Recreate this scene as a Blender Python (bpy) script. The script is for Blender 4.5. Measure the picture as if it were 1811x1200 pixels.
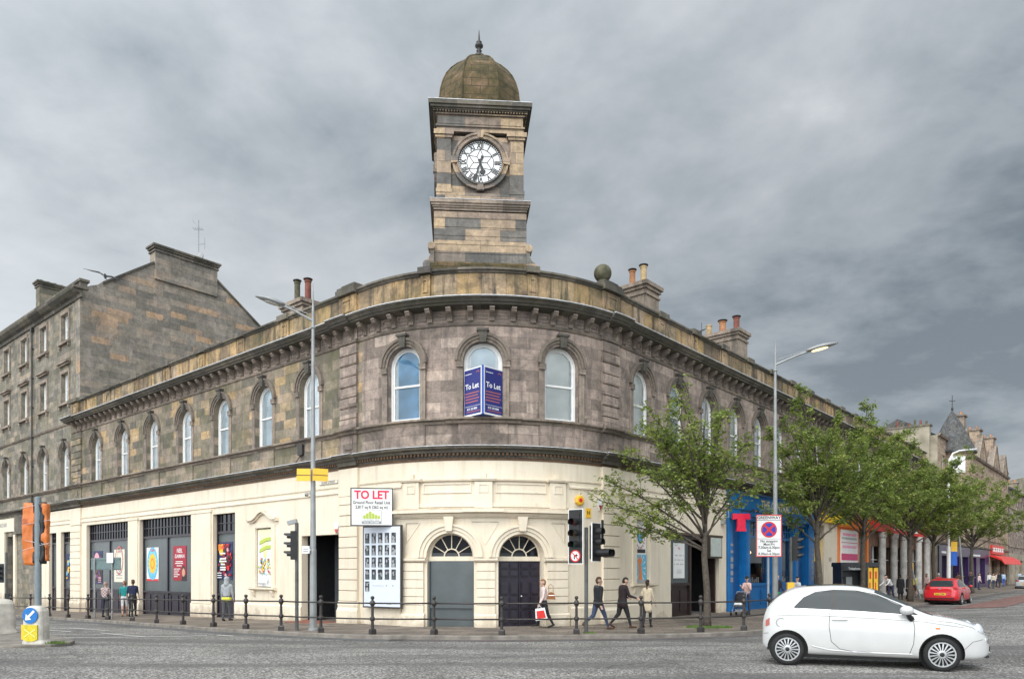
import bpy, math, random
from mathutils import Vector, Matrix, noise
random.seed(7)
PI=math.pi; rad=math.radians
for o in list(bpy.data.objects): bpy.data.objects.remove(o)
SC=bpy.context.scene
COL=SC.collection
# ------------------------------------------------------------------ camera
cam_d=bpy.data.cameras.new('camera'); cam=bpy.data.objects.new('camera',cam_d); COL.objects.link(cam)
cam.location=(0,0,1.95); cam.rotation_euler=(rad(90),0,0)
cam_d.sensor_width=36; cam_d.lens=1313/1811*36; cam_d.shift_y=408/1811
cam_d.clip_start=.1; cam_d.clip_end=6000
SC.camera=cam
# ------------------------------------------------------------------ light
SUN_EL=rad(48); SUN_AZ=rad(200)      # azimuth from +Y clockwise; behind the camera, a little to the left
sd=Vector((math.sin(SUN_AZ)*math.cos(SUN_EL),math.cos(SUN_AZ)*math.cos(SUN_EL),math.sin(SUN_EL)))
sun_d=bpy.data.lights.new('sun','SUN'); sun=bpy.data.objects.new('sun',sun_d); COL.objects.link(sun)
sun_d.energy=1.5; sun_d.angle=rad(50); sun_d.color=(1,.965,.91)
sun.rotation_euler=sd.to_track_quat('Z','Y').to_euler()
W=bpy.data.worlds.new('World'); SC.world=W; W.use_nodes=True
def world():
    nt=W.node_tree; n=nt.nodes; n.clear(); L=nt.links.new
    out=n.new('ShaderNodeOutputWorld'); bg=n.new('ShaderNodeBackground'); bg.inputs[1].default_value=.1
    sky=n.new('ShaderNodeTexSky'); sky.sky_type='NISHITA'; sky.sun_disc=False; sky.sun_elevation=SUN_EL; sky.sun_rotation=SUN_AZ
    tc=n.new('ShaderNodeTexCoord')
    sp=n.new('ShaderNodeSeparateXYZ'); L(tc.outputs['Generated'],sp.inputs[0])
    def M(op,a,b=None,c=None):
        m=n.new('ShaderNodeMath'); m.operation=op
        for i,x in enumerate((a,b,c)):
            if x is None: continue
            if isinstance(x,(int,float)): m.inputs[i].default_value=x
            else: L(x,m.inputs[i])
        return m.outputs[0]
    # cloud sheet: project the direction on a flat layer overhead
    den=M('ADD',M('MAXIMUM',sp.outputs[2],0.0),.22)
    u=M('DIVIDE',sp.outputs[0],den); v=M('DIVIDE',sp.outputs[1],den)
    cb=n.new('ShaderNodeCombineXYZ'); L(u,cb.inputs[0]); L(v,cb.inputs[1])
    def noi(scale,det,dist,off,rough=.55):
        mp=n.new('ShaderNodeMapping'); mp.inputs['Location'].default_value=off; mp.inputs['Scale'].default_value=(.95,.95,1); mp.inputs['Rotation'].default_value=(0,0,rad(12))
        L(cb.outputs[0],mp.inputs[0])
        t=n.new('ShaderNodeTexNoise'); t.inputs['Scale'].default_value=scale; t.inputs['Detail'].default_value=det; t.inputs['Distortion'].default_value=dist; t.inputs['Roughness'].default_value=rough
        L(mp.outputs[0],t.inputs[0]); return t.outputs[0]
    n1=noi(.8,6,.15,(1.3,7.7,0),.58); n2=noi(3.4,7,.2,(9,2,0),.6)
    mx=M('ADD',M('MULTIPLY',n1,.72),M('MULTIPLY',n2,.28))
    cr=n.new('ShaderNodeValToRGB'); L(mx,cr.inputs[0])
    e=cr.color_ramp.elements
    e[0].position=.39; e[0].color=(.17,.205,.235,1)
    e[1].position=.66; e[1].color=(.72,.74,.755,1)
    a=cr.color_ramp.elements.new(.47); a.color=(.33,.365,.395,1)
    a=cr.color_ramp.elements.new(.56); a.color=(.47,.50,.525,1)
    # brighter towards the low left sky, and round the veiled sun behind the camera
    d=n.new('ShaderNodeVectorMath'); d.operation='DOT_PRODUCT'; L(tc.outputs['Generated'],d.inputs[0]); d.inputs[1].default_value=sd
    glow=M('MULTIPLY',M('POWER',M('MAXIMUM',M('ADD',M('MULTIPLY',d.outputs['Value'],.5),.5),0),3.0),3.3)
    low=n.new('ShaderNodeMapRange'); low.interpolation_type='SMOOTHSTEP'; L(sp.outputs[2],low.inputs[0]); low.inputs[1].default_value=.5; low.inputs[2].default_value=.0; low.inputs[3].default_value=0; low.inputs[4].default_value=.42
    lf=n.new('ShaderNodeMapRange'); lf.interpolation_type='SMOOTHSTEP'; L(sp.outputs[0],lf.inputs[0]); lf.inputs[1].default_value=.45; lf.inputs[2].default_value=-.25; lf.inputs[3].default_value=.12; lf.inputs[4].default_value=1
    k=M('ADD',.70,glow)
    wm=n.new('ShaderNodeMix'); wm.data_type='RGBA'; L(M('MULTIPLY',M('MULTIPLY',low.outputs[0],lf.outputs[0]),2.5),wm.inputs[0]); L(cr.outputs[0],wm.inputs[6]); wm.inputs[7].default_value=(.84,.88,.90,1)
    vm=n.new('ShaderNodeVectorMath'); vm.operation='SCALE'; L(wm.outputs[2],vm.inputs[0]); L(M('MULTIPLY',k,10),vm.inputs['Scale'])
    mix=n.new('ShaderNodeMix'); mix.data_type='RGBA'; mix.inputs[0].default_value=.94
    L(sky.outputs[0],mix.inputs[6]); L(vm.outputs[0],mix.inputs[7]); L(mix.outputs[2],bg.inputs[0]); L(bg.outputs[0],out.inputs[0])
world()
SC.view_settings.view_transform='Standard'; SC.view_settings.look='None'; SC.view_settings.exposure=0.4; SC.view_settings.gamma=1
SC.render.engine='CYCLES'; SC.render.resolution_x=1024; SC.render.resolution_y=678
# ------------------------------------------------------------------ helpers
def tag(o,label=None,cat=None,group=None,kind=None):
    if label: o['label']=label
    if cat: o['category']=cat
    if group: o['group']=group
    if kind: o['kind']=kind
    return o
def root(name,label,cat,loc=(0,0,0),rz=0,group=None):
    o=bpy.data.objects.new(name,None); COL.objects.link(o); o.location=loc; o.rotation_euler=(0,0,rz); o.empty_display_size=.2
    return tag(o,label,cat,group)
def unit(v): 
    l=math.sqrt(sum(c*c for c in v)) or 1; return tuple(c/l for c in v)
class MB:
    def __init__(s): s.v=[]; s.f=[]; s.m=[]; s.uvs={}
    def add(s,vs,fs,m=0,T=None):
        b=len(s.v)
        if T is not None: vs=[tuple(T@Vector(q)) for q in vs]
        s.v+= [tuple(q) for q in vs]
        for f in fs: s.f.append(tuple(i+b for i in f)); s.m.append(m)
        return s
    def quad(s,a,b,c,d,m=0): return s.add([a,b,c,d],[(0,1,2,3)],m)
    def box(s,x0,x1,y0,y1,z0,z1,m=0,T=None,taper=0):
        t=taper
        vs=[(x0,y0,z0),(x1,y0,z0),(x1,y1,z0),(x0,y1,z0),(x0+t,y0+t,z1),(x1-t,y0+t,z1),(x1-t,y1-t,z1),(x0+t,y1-t,z1)]
        return s.add(vs,[(3,2,1,0),(4,5,6,7),(0,1,5,4),(1,2,6,5),(2,3,7,6),(3,0,4,7)],m,T)
    def sweep(s,prof,sl,m=0,caps=True):
        # closed profile [(y,z)] swept along x values; profile anticlockwise seen from +x looking to -x
        n=len(prof); vs=[(x,y,z) for x in sl for (y,z) in prof]; fs=[]
        for i in range(len(sl)-1):
            for j in range(n):
                a=i*n+j; b=i*n+(j+1)%n; fs.append((a,b,b+n,a+n))
        if caps: fs.append(tuple(range(n))[::-1]); fs.append(tuple((len(sl)-1)*n+j for j in range(n)))
        return s.add(vs,fs,m)
    def prism(s,pts,z0,z1,m=0,T=None):
        n=len(pts); vs=[(x,y,z0) for x,y in pts]+[(x,y,z1) for x,y in pts]
        fs=[tuple(range(n))[::-1],tuple(range(n,2*n))]+[(i,(i+1)%n,n+(i+1)%n,n+i) for i in range(n)]
        return s.add(vs,fs,m,T)
    def xz(s,pts,y0,y1,m=0,T=None):
        # polygon in x,z (anticlockwise seen from -y) extruded from y0 (front) to y1
        n=len(pts); vs=[(x,y0,z) for x,z in pts]+[(x,y1,z) for x,z in pts]
        fs=[tuple(range(n)),tuple(range(n,2*n))[::-1]]+[((i+1)%n,i,n+i,n+(i+1)%n) for i in range(n)]
        return s.add(vs,fs,m,T)
    def tube(s,pts,r,n=8,m=0,T=None,caps=True):
        # pts 3d polyline, r radius or list
        rs=r if isinstance(r,(list,tuple)) else [r]*len(pts)
        P_=[Vector(p) for p in pts]; vs=[]; fs=[]
        up=None
        for i,p in enumerate(P_):
            d=(P_[min(i+1,len(P_)-1)]-P_[max(i-1,0)]).normalized()
            if up is None: up=Vector((0,0,1)) if abs(d.z)<.9 else Vector((1,0,0))
            a=d.cross(up).normalized(); b=a.cross(d).normalized(); up=b
            for k in range(n):
                t=2*PI*k/n; vs.append(tuple(p+a*(math.cos(t)*rs[i])+b*(math.sin(t)*rs[i])))
        for i in range(len(P_)-1):
            for k in range(n):
                fs.append((i*n+k,(i+1)*n+k,(i+1)*n+(k+1)%n,i*n+(k+1)%n))
        if caps: fs.append(tuple(range(n))); fs.append(tuple((len(P_)-1)*n+k for k in range(n))[::-1])
        return s.add(vs,fs,m,T)
    def lathe(s,prof,n=16,m=0,T=None,sx=1,sy=1,ph=0):
        # prof [(r,z)] bottom to top
        vs=[];fs=[]
        for r,z in prof:
            for k in range(n):
                t=2*PI*k/n+ph; vs.append((math.cos(t)*r*sx,math.sin(t)*r*sy,z))
        for i in range(len(prof)-1):
            for k in range(n): fs.append((i*n+k,i*n+(k+1)%n,(i+1)*n+(k+1)%n,(i+1)*n+k))
        fs.append(tuple(range(n))[::-1]); fs.append(tuple((len(prof)-1)*n+k for k in range(n)))
        return s.add(vs,fs,m,T)
    def ball(s,c,r,m=0,n=12,sz=1,T=None):
        k=max(4,n//2)
        prof=[(max(.001,math.sin(PI*i/k))*r,-math.cos(PI*i/k)*r*sz) for i in range(k+1)]
        Tr=Matrix.Translation(c)
        return s.lathe(prof,n,m,Tr if T is None else T@Tr)
    def text(s,body,size,x=0,z=0,y=0,m=0,bold=0,align='CENTER',T=None,sx=1):
        # letters standing in the x,z plane facing -y, thin
        cu=bpy.data.curves.new('t','FONT'); cu.body=body; cu.size=size; cu.align_x=align; cu.align_y='CENTER'; cu.offset=bold*size; cu.resolution_u=3
        ob=bpy.data.objects.new('t',cu); COL.objects.link(ob)
        dg=bpy.context.evaluated_depsgraph_get(); me=bpy.data.meshes.new_from_object(ob.evaluated_get(dg))
        vs=[(x+q.co.x*sx,y,z+q.co.y) for q in me.vertices]; fs=[tuple(p.vertices) for p in me.polygons]
        bpy.data.objects.remove(ob); bpy.data.curves.remove(cu); bpy.data.meshes.remove(me)
        return s.add(vs,fs,m,T)
    def build(s,name,mats,parent=None,warp=None,smooth=False,T=None,bevel=0,autouv=True):
        me=bpy.data.meshes.new(name)
        V=s.v
        W_=[warp(*q) for q in V] if warp else V
        if T is not None: W_=[tuple(T@Vector(q)) for q in W_]
        me.from_pydata(W_,[],s.f)
        if not isinstance(mats,(list,tuple)): mats=[mats]
        for q in mats: me.materials.append(q)
        me.polygons.foreach_set('material_index',s.m)
        if autouv:
            uv=me.uv_layers.new(name='UVMap').data; k=0; co=[0.0]*(2*sum(len(f) for f in s.f))
            for f in s.f:
                a,b,c=V[f[0]],V[f[1]],V[f[2]]
                nx=(b[1]-a[1])*(c[2]-a[2])-(b[2]-a[2])*(c[1]-a[1]); ny=(b[2]-a[2])*(c[0]-a[0])-(b[0]-a[0])*(c[2]-a[2]); nz=(b[0]-a[0])*(c[1]-a[1])-(b[1]-a[1])*(c[0]-a[0])
                l=math.sqrt(nx*nx+ny*ny+nz*nz) or 1; nx/=l;ny/=l;nz/=l
                h=math.hypot(nx,ny)
                if h<.5: tx,ty=1,0
                else: tx,ty=-ny/h,nx/h
                for i in f:
                    q=V[i]
                    if h<.5: co[k]=q[0];co[k+1]=q[1]
                    else: co[k]=q[0]*tx+q[1]*ty; co[k+1]=q[2]
                    k+=2
            uv.foreach_set('uv',co)
        if smooth: me.polygons.foreach_set('use_smooth',[True]*len(me.polygons))
        me.update()
        o=bpy.data.objects.new(name,me); COL.objects.link(o)
        if parent: o.parent=parent
        if bevel:
            b=o.modifiers.new('b','BEVEL'); b.width=bevel; b.segments=2; b.limit_method='ANGLE'
        return o
def copy_tree(o,parent=None):
    c=o.copy(); COL.objects.link(c); c.parent=parent
    for ch in list(o.children): copy_tree(ch,c)
    return c
# ------------------------------------------------------------------ materials
def mk(name,build):
    m=bpy.data.materials.new(name); m.use_nodes=True; nt=m.node_tree; b=nt.nodes['Principled BSDF']
    build(nt,b); return m
def N(nt,t,**k):
    n=nt.nodes.new(t)
    for a,v in k.items():
        if a.startswith('i_'):
            n.inputs[a[2:].replace('_',' ')].default_value=v
        else: setattr(n,a,v)
    return n
def ramp(nt,src,stops,interp='LINEAR'):
    r=nt.nodes.new('ShaderNodeValToRGB'); r.color_ramp.interpolation=interp; e=r.color_ramp.elements
    while len(e)<len(stops): e.new(.5)
    for i,(p,c) in enumerate(stops): e[i].position=p; e[i].color=(*c,1) if len(c)==3 else c
    nt.links.new(src,r.inputs[0]); return r.outputs[0]
def mixc(nt,f,a,b,mode='MIX'):
    m=nt.nodes.new('ShaderNodeMix'); m.data_type='RGBA'; m.blend_type=mode
    for i,x in ((0,f),(6,a),(7,b)):
        if hasattr(x,'links'): nt.links.new(x,m.inputs[i])
        elif isinstance(x,(int,float)): m.inputs[i].default_value=x
        else: m.inputs[i].default_value=(*x,1)
    return m.outputs[2]
def noisef(nt,scale,detail=4,coord='Object',dist=0,rough=.5,sc=None):
    tc=nt.nodes.new('ShaderNodeTexCoord'); t=N(nt,'ShaderNodeTexNoise',i_Scale=scale,i_Detail=detail,i_Distortion=dist,i_Roughness=rough)
    if sc:
        mp=nt.nodes.new('ShaderNodeMapping'); mp.inputs['Scale'].default_value=sc; nt.links.new(tc.outputs[coord],mp.inputs[0]); nt.links.new(mp.outputs[0],t.inputs[0])
    else: nt.links.new(tc.outputs[coord],t.inputs[0])
    return t.outputs[0]
def bump(nt,b,h,strength=.3,dist=.01):
    n=N(nt,'ShaderNodeBump'); n.inputs['Strength'].default_value=strength; n.inputs['Distance'].default_value=dist
    nt.links.new(h,n.inputs['Height']); nt.links.new(n.outputs[0],b.inputs['Normal'])
def plain(name,c,rough=.6,metal=0,var=.12,scale=6,spec=.5,coat=0,bmp=0):
    def f(nt,b):
        b.inputs['Roughness'].default_value=rough; b.inputs['Metallic'].default_value=metal; b.inputs['Specular IOR Level'].default_value=spec; b.inputs['Coat Weight'].default_value=coat
        h=noisef(nt,scale,5)
        d=tuple(x*(1-var) for x in c); u=tuple(min(1,x*(1+var)) for x in c)
        nt.links.new(ramp(nt,h,[(.3,d),(.7,u)]),b.inputs['Base Color'])
        if bmp: bump(nt,b,noisef(nt,scale*6,4),bmp,.01)
    return mk(name,f)
def emit(name,c,s):
    def f(nt,b):
        b.inputs['Base Color'].default_value=(*c,1); b.inputs['Emission Color'].default_value=(*c,1); b.inputs['Emission Strength'].default_value=s
    return mk(name,f)
def stone(name,cols,bw=.95,rh=.36,stain=.5,green=.0,streak=.35,mort=.45,bmp=.5,squash=1.4):
    # ashlar: each block takes its own tone from the ramp `cols`; soot and moss in irregular patches
    def f(nt,b):
        b.inputs['Roughness'].default_value=.9; b.inputs['Specular IOR Level'].default_value=.25
        tc=nt.nodes.new('ShaderNodeTexCoord')
        br=N(nt,'ShaderNodeTexBrick',i_Scale=1,i_Mortar_Size=.007,i_Mortar_Smooth=.3,i_Brick_Width=bw,i_Row_Height=rh,i_Bias=0.0)
        br.offset=.43; br.squash=squash; br.squash_frequency=3
        br.inputs['Color1'].default_value=(0,0,0,1); br.inputs['Color2'].default_value=(1,1,1,1); br.inputs['Mortar'].default_value=(.5,.5,.5,1)
        nt.links.new(tc.outputs['UV'],br.inputs[0])
        base=ramp(nt,br.outputs['Color'],cols)
        fine=noisef(nt,14,5,'Object'); base=mixc(nt,.35,base,mixc(nt,1,base,ramp(nt,fine,[(.3,(.55,.55,.55)),(.7,(1.35,1.35,1.35))]),'MULTIPLY'))
        big=noisef(nt,.55,7,'Object',.6,.68); base=mixc(nt,ramp(nt,big,[(.48,(0,0,0)),(.68,(min(1,stain*1.1),)*3)]),base,(.062,.056,.052))
        pat=noisef(nt,2.6,5,'Object',.8,.6); base=mixc(nt,.75,base,mixc(nt,1,base,ramp(nt,pat,[(.32,(.66,.66,.67)),(.5,(1,1,1)),(.68,(1.38,1.33,1.27))]),'MULTIPLY'))
        if streak:
            st=noisef(nt,1.6,5,'UV',0,.65,(2.2,.2,1)); base=mixc(nt,ramp(nt,st,[(.5,(0,0,0)),(.66,(streak,)*3)]),base,(.06,.055,.05))
        if green:
            g=noisef(nt,.8,4,'Object',.3,.6,(1,1,1.4)); base=mixc(nt,ramp(nt,g,[(.42,(0,0,0)),(.62,(green,)*3)]),base,(.115,.115,.05))
        base=mixc(nt,br.outputs['Fac'],base,mixc(nt,mort,base,(.05,.045,.04)))
        nt.links.new(base,b.inputs['Base Color'])
        inv=N(nt,'ShaderNodeMath',operation='SUBTRACT'); inv.inputs[0].default_value=1; nt.links.new(br.outputs['Fac'],inv.inputs[1])
        ad=N(nt,'ShaderNodeMath',operation='MULTIPLY_ADD'); nt.links.new(fine,ad.inputs[0]); ad.inputs[1].default_value=.5; nt.links.new(inv.outputs[0],ad.inputs[2])
        bump(nt,b,ad.outputs[0],bmp,.015)
    return mk(name,f)
M={}
M['stone']=stone('mauve_grey_ashlar',[(0,(0.204,0.168,0.144)),(0.3,(0.282,0.228,0.194)),(0.6,(0.348,0.278,0.238)),(0.85,(0.39,0.312,0.264)),(1,(0.456,0.372,0.312))],1.0,.37,.6,.0,.45)
M['stoneL']=stone('mossy_mixed_ashlar',[(0,(0.156,0.142,0.12)),(0.3,(0.252,0.218,0.17)),(0.55,(0.3,0.252,0.198)),(0.75,(0.36,0.288,0.228)),(0.92,(0.456,0.336,0.21)),(1,(0.504,0.348,0.192))],.8,.37,.5,.45,.3)
M['buff']=stone('buff_parapet_stone',[(0,(.17,.13,.10)),(.3,(.33,.24,.15)),(.55,(.50,.34,.17)),(.8,(.42,.33,.24)),(1,(.52,.36,.2))],.85,2.2,.75,.35,.95,.9)
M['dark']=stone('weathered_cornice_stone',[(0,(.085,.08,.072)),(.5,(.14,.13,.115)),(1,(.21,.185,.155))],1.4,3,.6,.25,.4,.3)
M['mid']=stone('worn_string_course_stone',[(0,(0.18,0.15,0.126)),(0.5,(0.258,0.214,0.18)),(1,(0.348,0.282,0.228))],1.4,3,.5,.1,.4,.3)
M['tower']=stone('banded_tower_ashlar',[(0,(.13,.125,.12)),(.3,(.19,.18,.165)),(.5,(.32,.25,.20)),(.8,(.46,.35,.24)),(1,(.52,.39,.25))],1.25,.40,.45,.05,.3,.6,squash=1.5)
M['old']=stone('grey_tenement_ashlar',[(0,(0.168,0.156,0.138)),(0.4,(0.246,0.226,0.19)),(0.8,(0.3,0.266,0.218)),(1,(0.384,0.312,0.24))],.8,.34,.35,.35,.3)
M['gable']=stone('patched_gable_stone',[(0,(0.204,0.186,0.162)),(0.35,(0.294,0.264,0.228)),(0.7,(0.342,0.3,0.252)),(0.86,(0.384,0.306,0.24)),(0.94,(0.48,0.336,0.228)),(1,(0.528,0.36,0.228))],1.1,.40,.4,.15,.2,.4)
M['tan']=stone('tan_tenement_stone',[(0,(0.264,0.192,0.144)),(0.5,(0.36,0.276,0.204)),(1,(0.456,0.348,0.252))],.9,.35,.3,.0,.3)
M['render']=plain('stained_render',(.33,.29,.22),.9,var=.3,scale=1.2)
def creamf(nt,b):
    b.inputs['Roughness'].default_value=.62; b.inputs['Specular IOR Level'].default_value=.35
    a=noisef(nt,.7,5,'Object',.3,.6); base=ramp(nt,a,[(.3,(.735,.64,.50)),(.7,(.82,.73,.585))])
    tc=nt.nodes.new('ShaderNodeTexCoord'); sp=nt.nodes.new('ShaderNodeSeparateXYZ'); nt.links.new(tc.outputs['UV'],sp.inputs[0])
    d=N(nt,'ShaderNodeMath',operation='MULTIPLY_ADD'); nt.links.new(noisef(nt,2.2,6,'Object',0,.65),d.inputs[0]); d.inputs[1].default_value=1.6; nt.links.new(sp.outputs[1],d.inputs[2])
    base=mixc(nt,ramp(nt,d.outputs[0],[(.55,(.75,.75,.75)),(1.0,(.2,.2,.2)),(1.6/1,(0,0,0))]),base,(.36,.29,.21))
    s=noisef(nt,1.5,5,'UV',0,.65,(2.4,.2,1)); base=mixc(nt,ramp(nt,s,[(.50,(0,0,0)),(.78,(.5,.5,.5))]),base,(.47,.39,.28))
    sp2=noisef(nt,18,4); base=mixc(nt,ramp(nt,sp2,[(.64,(0,0,0)),(.72,(.4,.4,.4))]),base,(.48,.40,.28))
    nt.links.new(base,b.inputs['Base Color']); bump(nt,b,noisef(nt,9,5),.12,.01)
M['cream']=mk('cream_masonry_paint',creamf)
M['lead']=plain('pale_lead_flashing',(.62,.63,.65),.5,var=.25)
M['white']=plain('white_sash_paint',(.78,.78,.76),.4,var=.05)
def glassf(nt,b):
    nt.nodes.remove(b); out=nt.nodes['Material Output']
    t=nt.nodes.new('ShaderNodeBsdfTransparent'); t.inputs[0].default_value=(.97,.99,1,1)
    g=nt.nodes.new('ShaderNodeBsdfGlossy'); g.inputs['Roughness'].default_value=.03; g.inputs[0].default_value=(.9,.95,1,1)
    bm=nt.nodes.new('ShaderNodeBump'); bm.inputs['Strength'].default_value=.03; bm.inputs['Distance'].default_value=.05; nt.links.new(noisef(nt,.9,2),bm.inputs['Height']); nt.links.new(bm.outputs[0],g.inputs['Normal'])
    lw=nt.nodes.new('ShaderNodeFresnel'); lw.inputs[0].default_value=1.7
    mx=nt.nodes.new('ShaderNodeMixShader'); nt.links.new(lw.outputs[0],mx.inputs[0]); nt.links.new(t.outputs[0],mx.inputs[1]); nt.links.new(g.outputs[0],mx.inputs[2]); nt.links.new(mx.outputs[0],out.inputs[0])
M['glass']=mk('window_glass',glassf)
M['blind']=plain('pale_window_blind',(.90,.92,.92),.8,var=.12,scale=1.2)
M['blindwarm']=plain('cream_window_blind',(.84,.83,.77),.8,var=.12,scale=1.2)
M['blinddim']=plain('grey_room_behind_glass',(.58,.64,.66),.8,var=.25,scale=.9)
M['blindblue']=plain('blue_glimpse_of_room',(.13,.30,.45),.6,var=.4,scale=1.2)
M['roomdark']=plain('dim_room',(.06,.07,.08),.9,var=.5,scale=1)
M['iron']=plain('dark_bronze_iron_paint',(.035,.03,.028),.45,var=.35,scale=20)
M['grey_metal']=plain('grey_galvanised_paint',(.30,.31,.31),.45,.2,.15,3)
M['black']=plain('black_plastic',(.012,.012,.013),.4,var=.3)
M['shopdark']=plain('charcoal_shopfront_paint',(.035,.038,.042),.35,var=.25,scale=3)
M['shopgrey']=plain('slate_grey_window_board',(.085,.10,.105),.25,var=.12,scale=1.5)
M['purpleblack']=plain('aubergine_black_gloss',(.022,.017,.028),.3,var=.3,scale=4)
M['slate']=stone('slate_roofing',[(0,(.07,.075,.08)),(1,(.14,.14,.14))],.35,.22,.4,.1,.2,.6,.6)
M['clay']=plain('orange_clay_pot',(.42,.20,.095),.85,var=.3,scale=4)
M['claybuff']=plain('buff_clay_pot',(.45,.33,.18),.85,var=.3,scale=4)
M['claydark']=plain('dark_red_clay_pot',(.20,.07,.05),.85,var=.3,scale=4)
M['mossy']=plain('mossy_stone',(.10,.095,.06),.95,var=.5,scale=5,bmp=.4)
def domef(nt,b):
    b.inputs['Roughness'].default_value=.95
    a=noisef(nt,2.2,6,'Object',.5,.65); base=ramp(nt,a,[(.32,(.03,.028,.016)),(.45,(.075,.06,.025)),(.56,(.115,.082,.04)),(.68,(.20,.13,.08))])
    tc=nt.nodes.new('ShaderNodeTexCoord')
    br=N(nt,'ShaderNodeTexBrick',i_Scale=1,i_Mortar_Size=.012,i_Brick_Width=.6,i_Row_Height=.3); nt.links.new(tc.outputs['UV'],br.inputs[0])
    nt.links.new(mixc(nt,br.outputs['Fac'],base,(.04,.035,.02)),b.inputs['Base Color']); bump(nt,b,noisef(nt,12,5),.4,.02)
M['dome']=mk('moss_covered_dome_stone',domef)
# ------------------------------------------------------------------ the street line: arc at the corner, two straight wings
OC=(-1.05,32.05); RR=6.5
aL=-math.atan2(.6525,.758); aR=math.atan2(.757,.654); sL=RR*aL; sR=RR*aR
def P(s,off=0):
    if s<sL:
        d=sL-s; return (OC[0]+(RR+off)*math.sin(aL)-math.cos(aL)*d, OC[1]-(RR+off)*math.cos(aL)-math.sin(aL)*d)
    if s>sR:
        d=s-sR; return (OC[0]+(RR+off)*math.sin(aR)+math.cos(aR)*d, OC[1]-(RR+off)*math.cos(aR)+math.sin(aR)*d)
    a=s/RR; return (OC[0]+(RR+off)*math.sin(a),OC[1]-(RR+off)*math.cos(a))
def fw(x,y,z): q=P(x,-y); return (q[0],q[1],z)
def ang(s): return max(aL,min(aR,s/RR))
def FM(s,off=0,z=0):
    q=P(s,off); return Matrix.Translation((q[0],q[1],z))@Matrix.Rotation(ang(s),4,'Z')
def sl(a,b,step=.45):
    # sample values of s, fine round the corner
    out=[a]
    for e in (sL,sR):
        if a<e<b: out.append(e)
    out.append(b); res=[out[0]]
    for i in range(len(out)-1):
        u,v=out[i],out[i+1]; mid=(u+v)/2
        n=max(1,math.ceil((v-u)/step)) if sL<mid<sR else 1
        res+=[u+(v-u)*k/n for k in range(1,n+1)]
    return res
def band(mb,s0,s1,y0,y1,z0,z1,m=0):
    return mb.sweep([(y0,z0),(y0,z1),(y1,z1),(y1,z0)],sl(s0,s1),m)
def gh(x,y):
    # the pavement falls gently away along the left street
    q=P(sL); return -.02*max(0,(x-q[0])*-.758+(y-q[1])*.6525)
def gs(s): return -.02*max(0,sL-s)
def archwall(mb,s0,s1,z0,z1,ops,depth=.32,m=0,mr=None,y=0,NA=14):
    # wall face with openings: (centre, width, bottom, springing or top, arched)
    mr=m if mr is None else mr
    cur=s0
    def rect(a,b,c,d):
        if b-a<1e-4 or d-c<1e-4: return
        xs=sl(a,b)
        for i in range(len(xs)-1): mb.quad((xs[i],y,c),(xs[i+1],y,c),(xs[i+1],y,d),(xs[i],y,d),m)
    for (c,w,zb,zt,ar) in sorted(ops):
        a,b=c-w/2,c+w/2; rect(cur,a,z0,z1); rect(a,b,z0,zb)
        if ar:
            r=w/2; pts=[(c-r*math.cos(PI*i/NA),zt+r*math.sin(PI*i/NA)) for i in range(NA+1)]
        else:
            xs=sl(a,b); pts=[(x,zt) for x in xs]
        for i in range(len(pts)-1):
            p,q=pts[i],pts[i+1]
            mb.quad((p[0],y,p[1]),(q[0],y,q[1]),(q[0],y,z1),(p[0],y,z1),m)
            mb.quad((p[0],y,p[1]),(p[0],y+depth,p[1]),(q[0],y+depth,q[1]),(q[0],y,q[1]),mr)
        mb.quad((a,y,zb),(a,y+depth,zb),(a,y+depth,zt),(a,y,zt),mr); mb.quad((b,y,zb),(b,y,zt),(b,y+depth,zt),(b,y+depth,zb),mr)
        mb.quad((a,y,zb),(b,y,zb),(b,y+depth,zb),(a,y+depth,zb),mr)
        cur=b
    rect(cur,s1,z0,z1)
def archring(mb,c,z,r0,r1,y0,y1,m=0,n=16,a0=0,a1=PI):
    pr=[]
    for i in range(n+1):
        t=a0+(a1-a0)*i/n; pr.append((math.cos(t),math.sin(t)))
    for i in range(n):
        (ca,sa),(cb,sb)=pr[i],pr[i+1]
        A=[(c+r0*ca,y0,z+r0*sa),(c+r1*ca,y0,z+r1*sa),(c+r1*cb,y0,z+r1*sb),(c+r0*cb,y0,z+r0*sb)]
        B=[(q[0],y1,q[2]) for q in A]
        mb.add(A+B,[(0,1,2,3),(1,5,6,2),(0,3,7,4)],m)
    for i in (0,n):
        ca,sa=pr[i]; mb.quad((c+r0*ca,y0,z+r0*sa),(c+r0*ca,y1,z+r0*sa),(c+r1*ca,y1,z+r1*sa),(c+r1*ca,y0,z+r1*sa),m)
# ================================================================== ground, pavement, road paint
def kerbline():
    pts=[(s,5.6) for s in (-160,-90,-60)]
    pts+=[(-40,4.3),(-33,4.0),(-26.4,3.85),(-21,3.85),(-16.5,3.8),(-13.4,4.05),(-11,4.05),(-8.5,4.2),(-6.3,4.2)]
    pts+=[(-4.46,4.05),(-3.38,3.85),(-2.15,3.75),(-.91,3.4),(.5,3.5),(2.07,3.6),(3.29,4.25),(4.46,4.95),(5.3,5.4),(6.4,5.6),(8,5.4),(10,5.0),(13,4.9),(20,4.9),(60,4.9),(140,4.9),(300,4.9)]
    return [P(s,o) for s,o in pts]
KL=kerbline()
def smoothline(pts,it=2):
    for _ in range(it):
        q=[pts[0]]
        for i in range(len(pts)-1):
            a,b=pts[i],pts[i+1]; q.append((a[0]*.75+b[0]*.25,a[1]*.75+b[1]*.25)); q.append((a[0]*.25+b[0]*.75,a[1]*.25+b[1]*.75))
        q.append(pts[-1]); pts=q
    return pts
KL=smoothline(KL)
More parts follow.
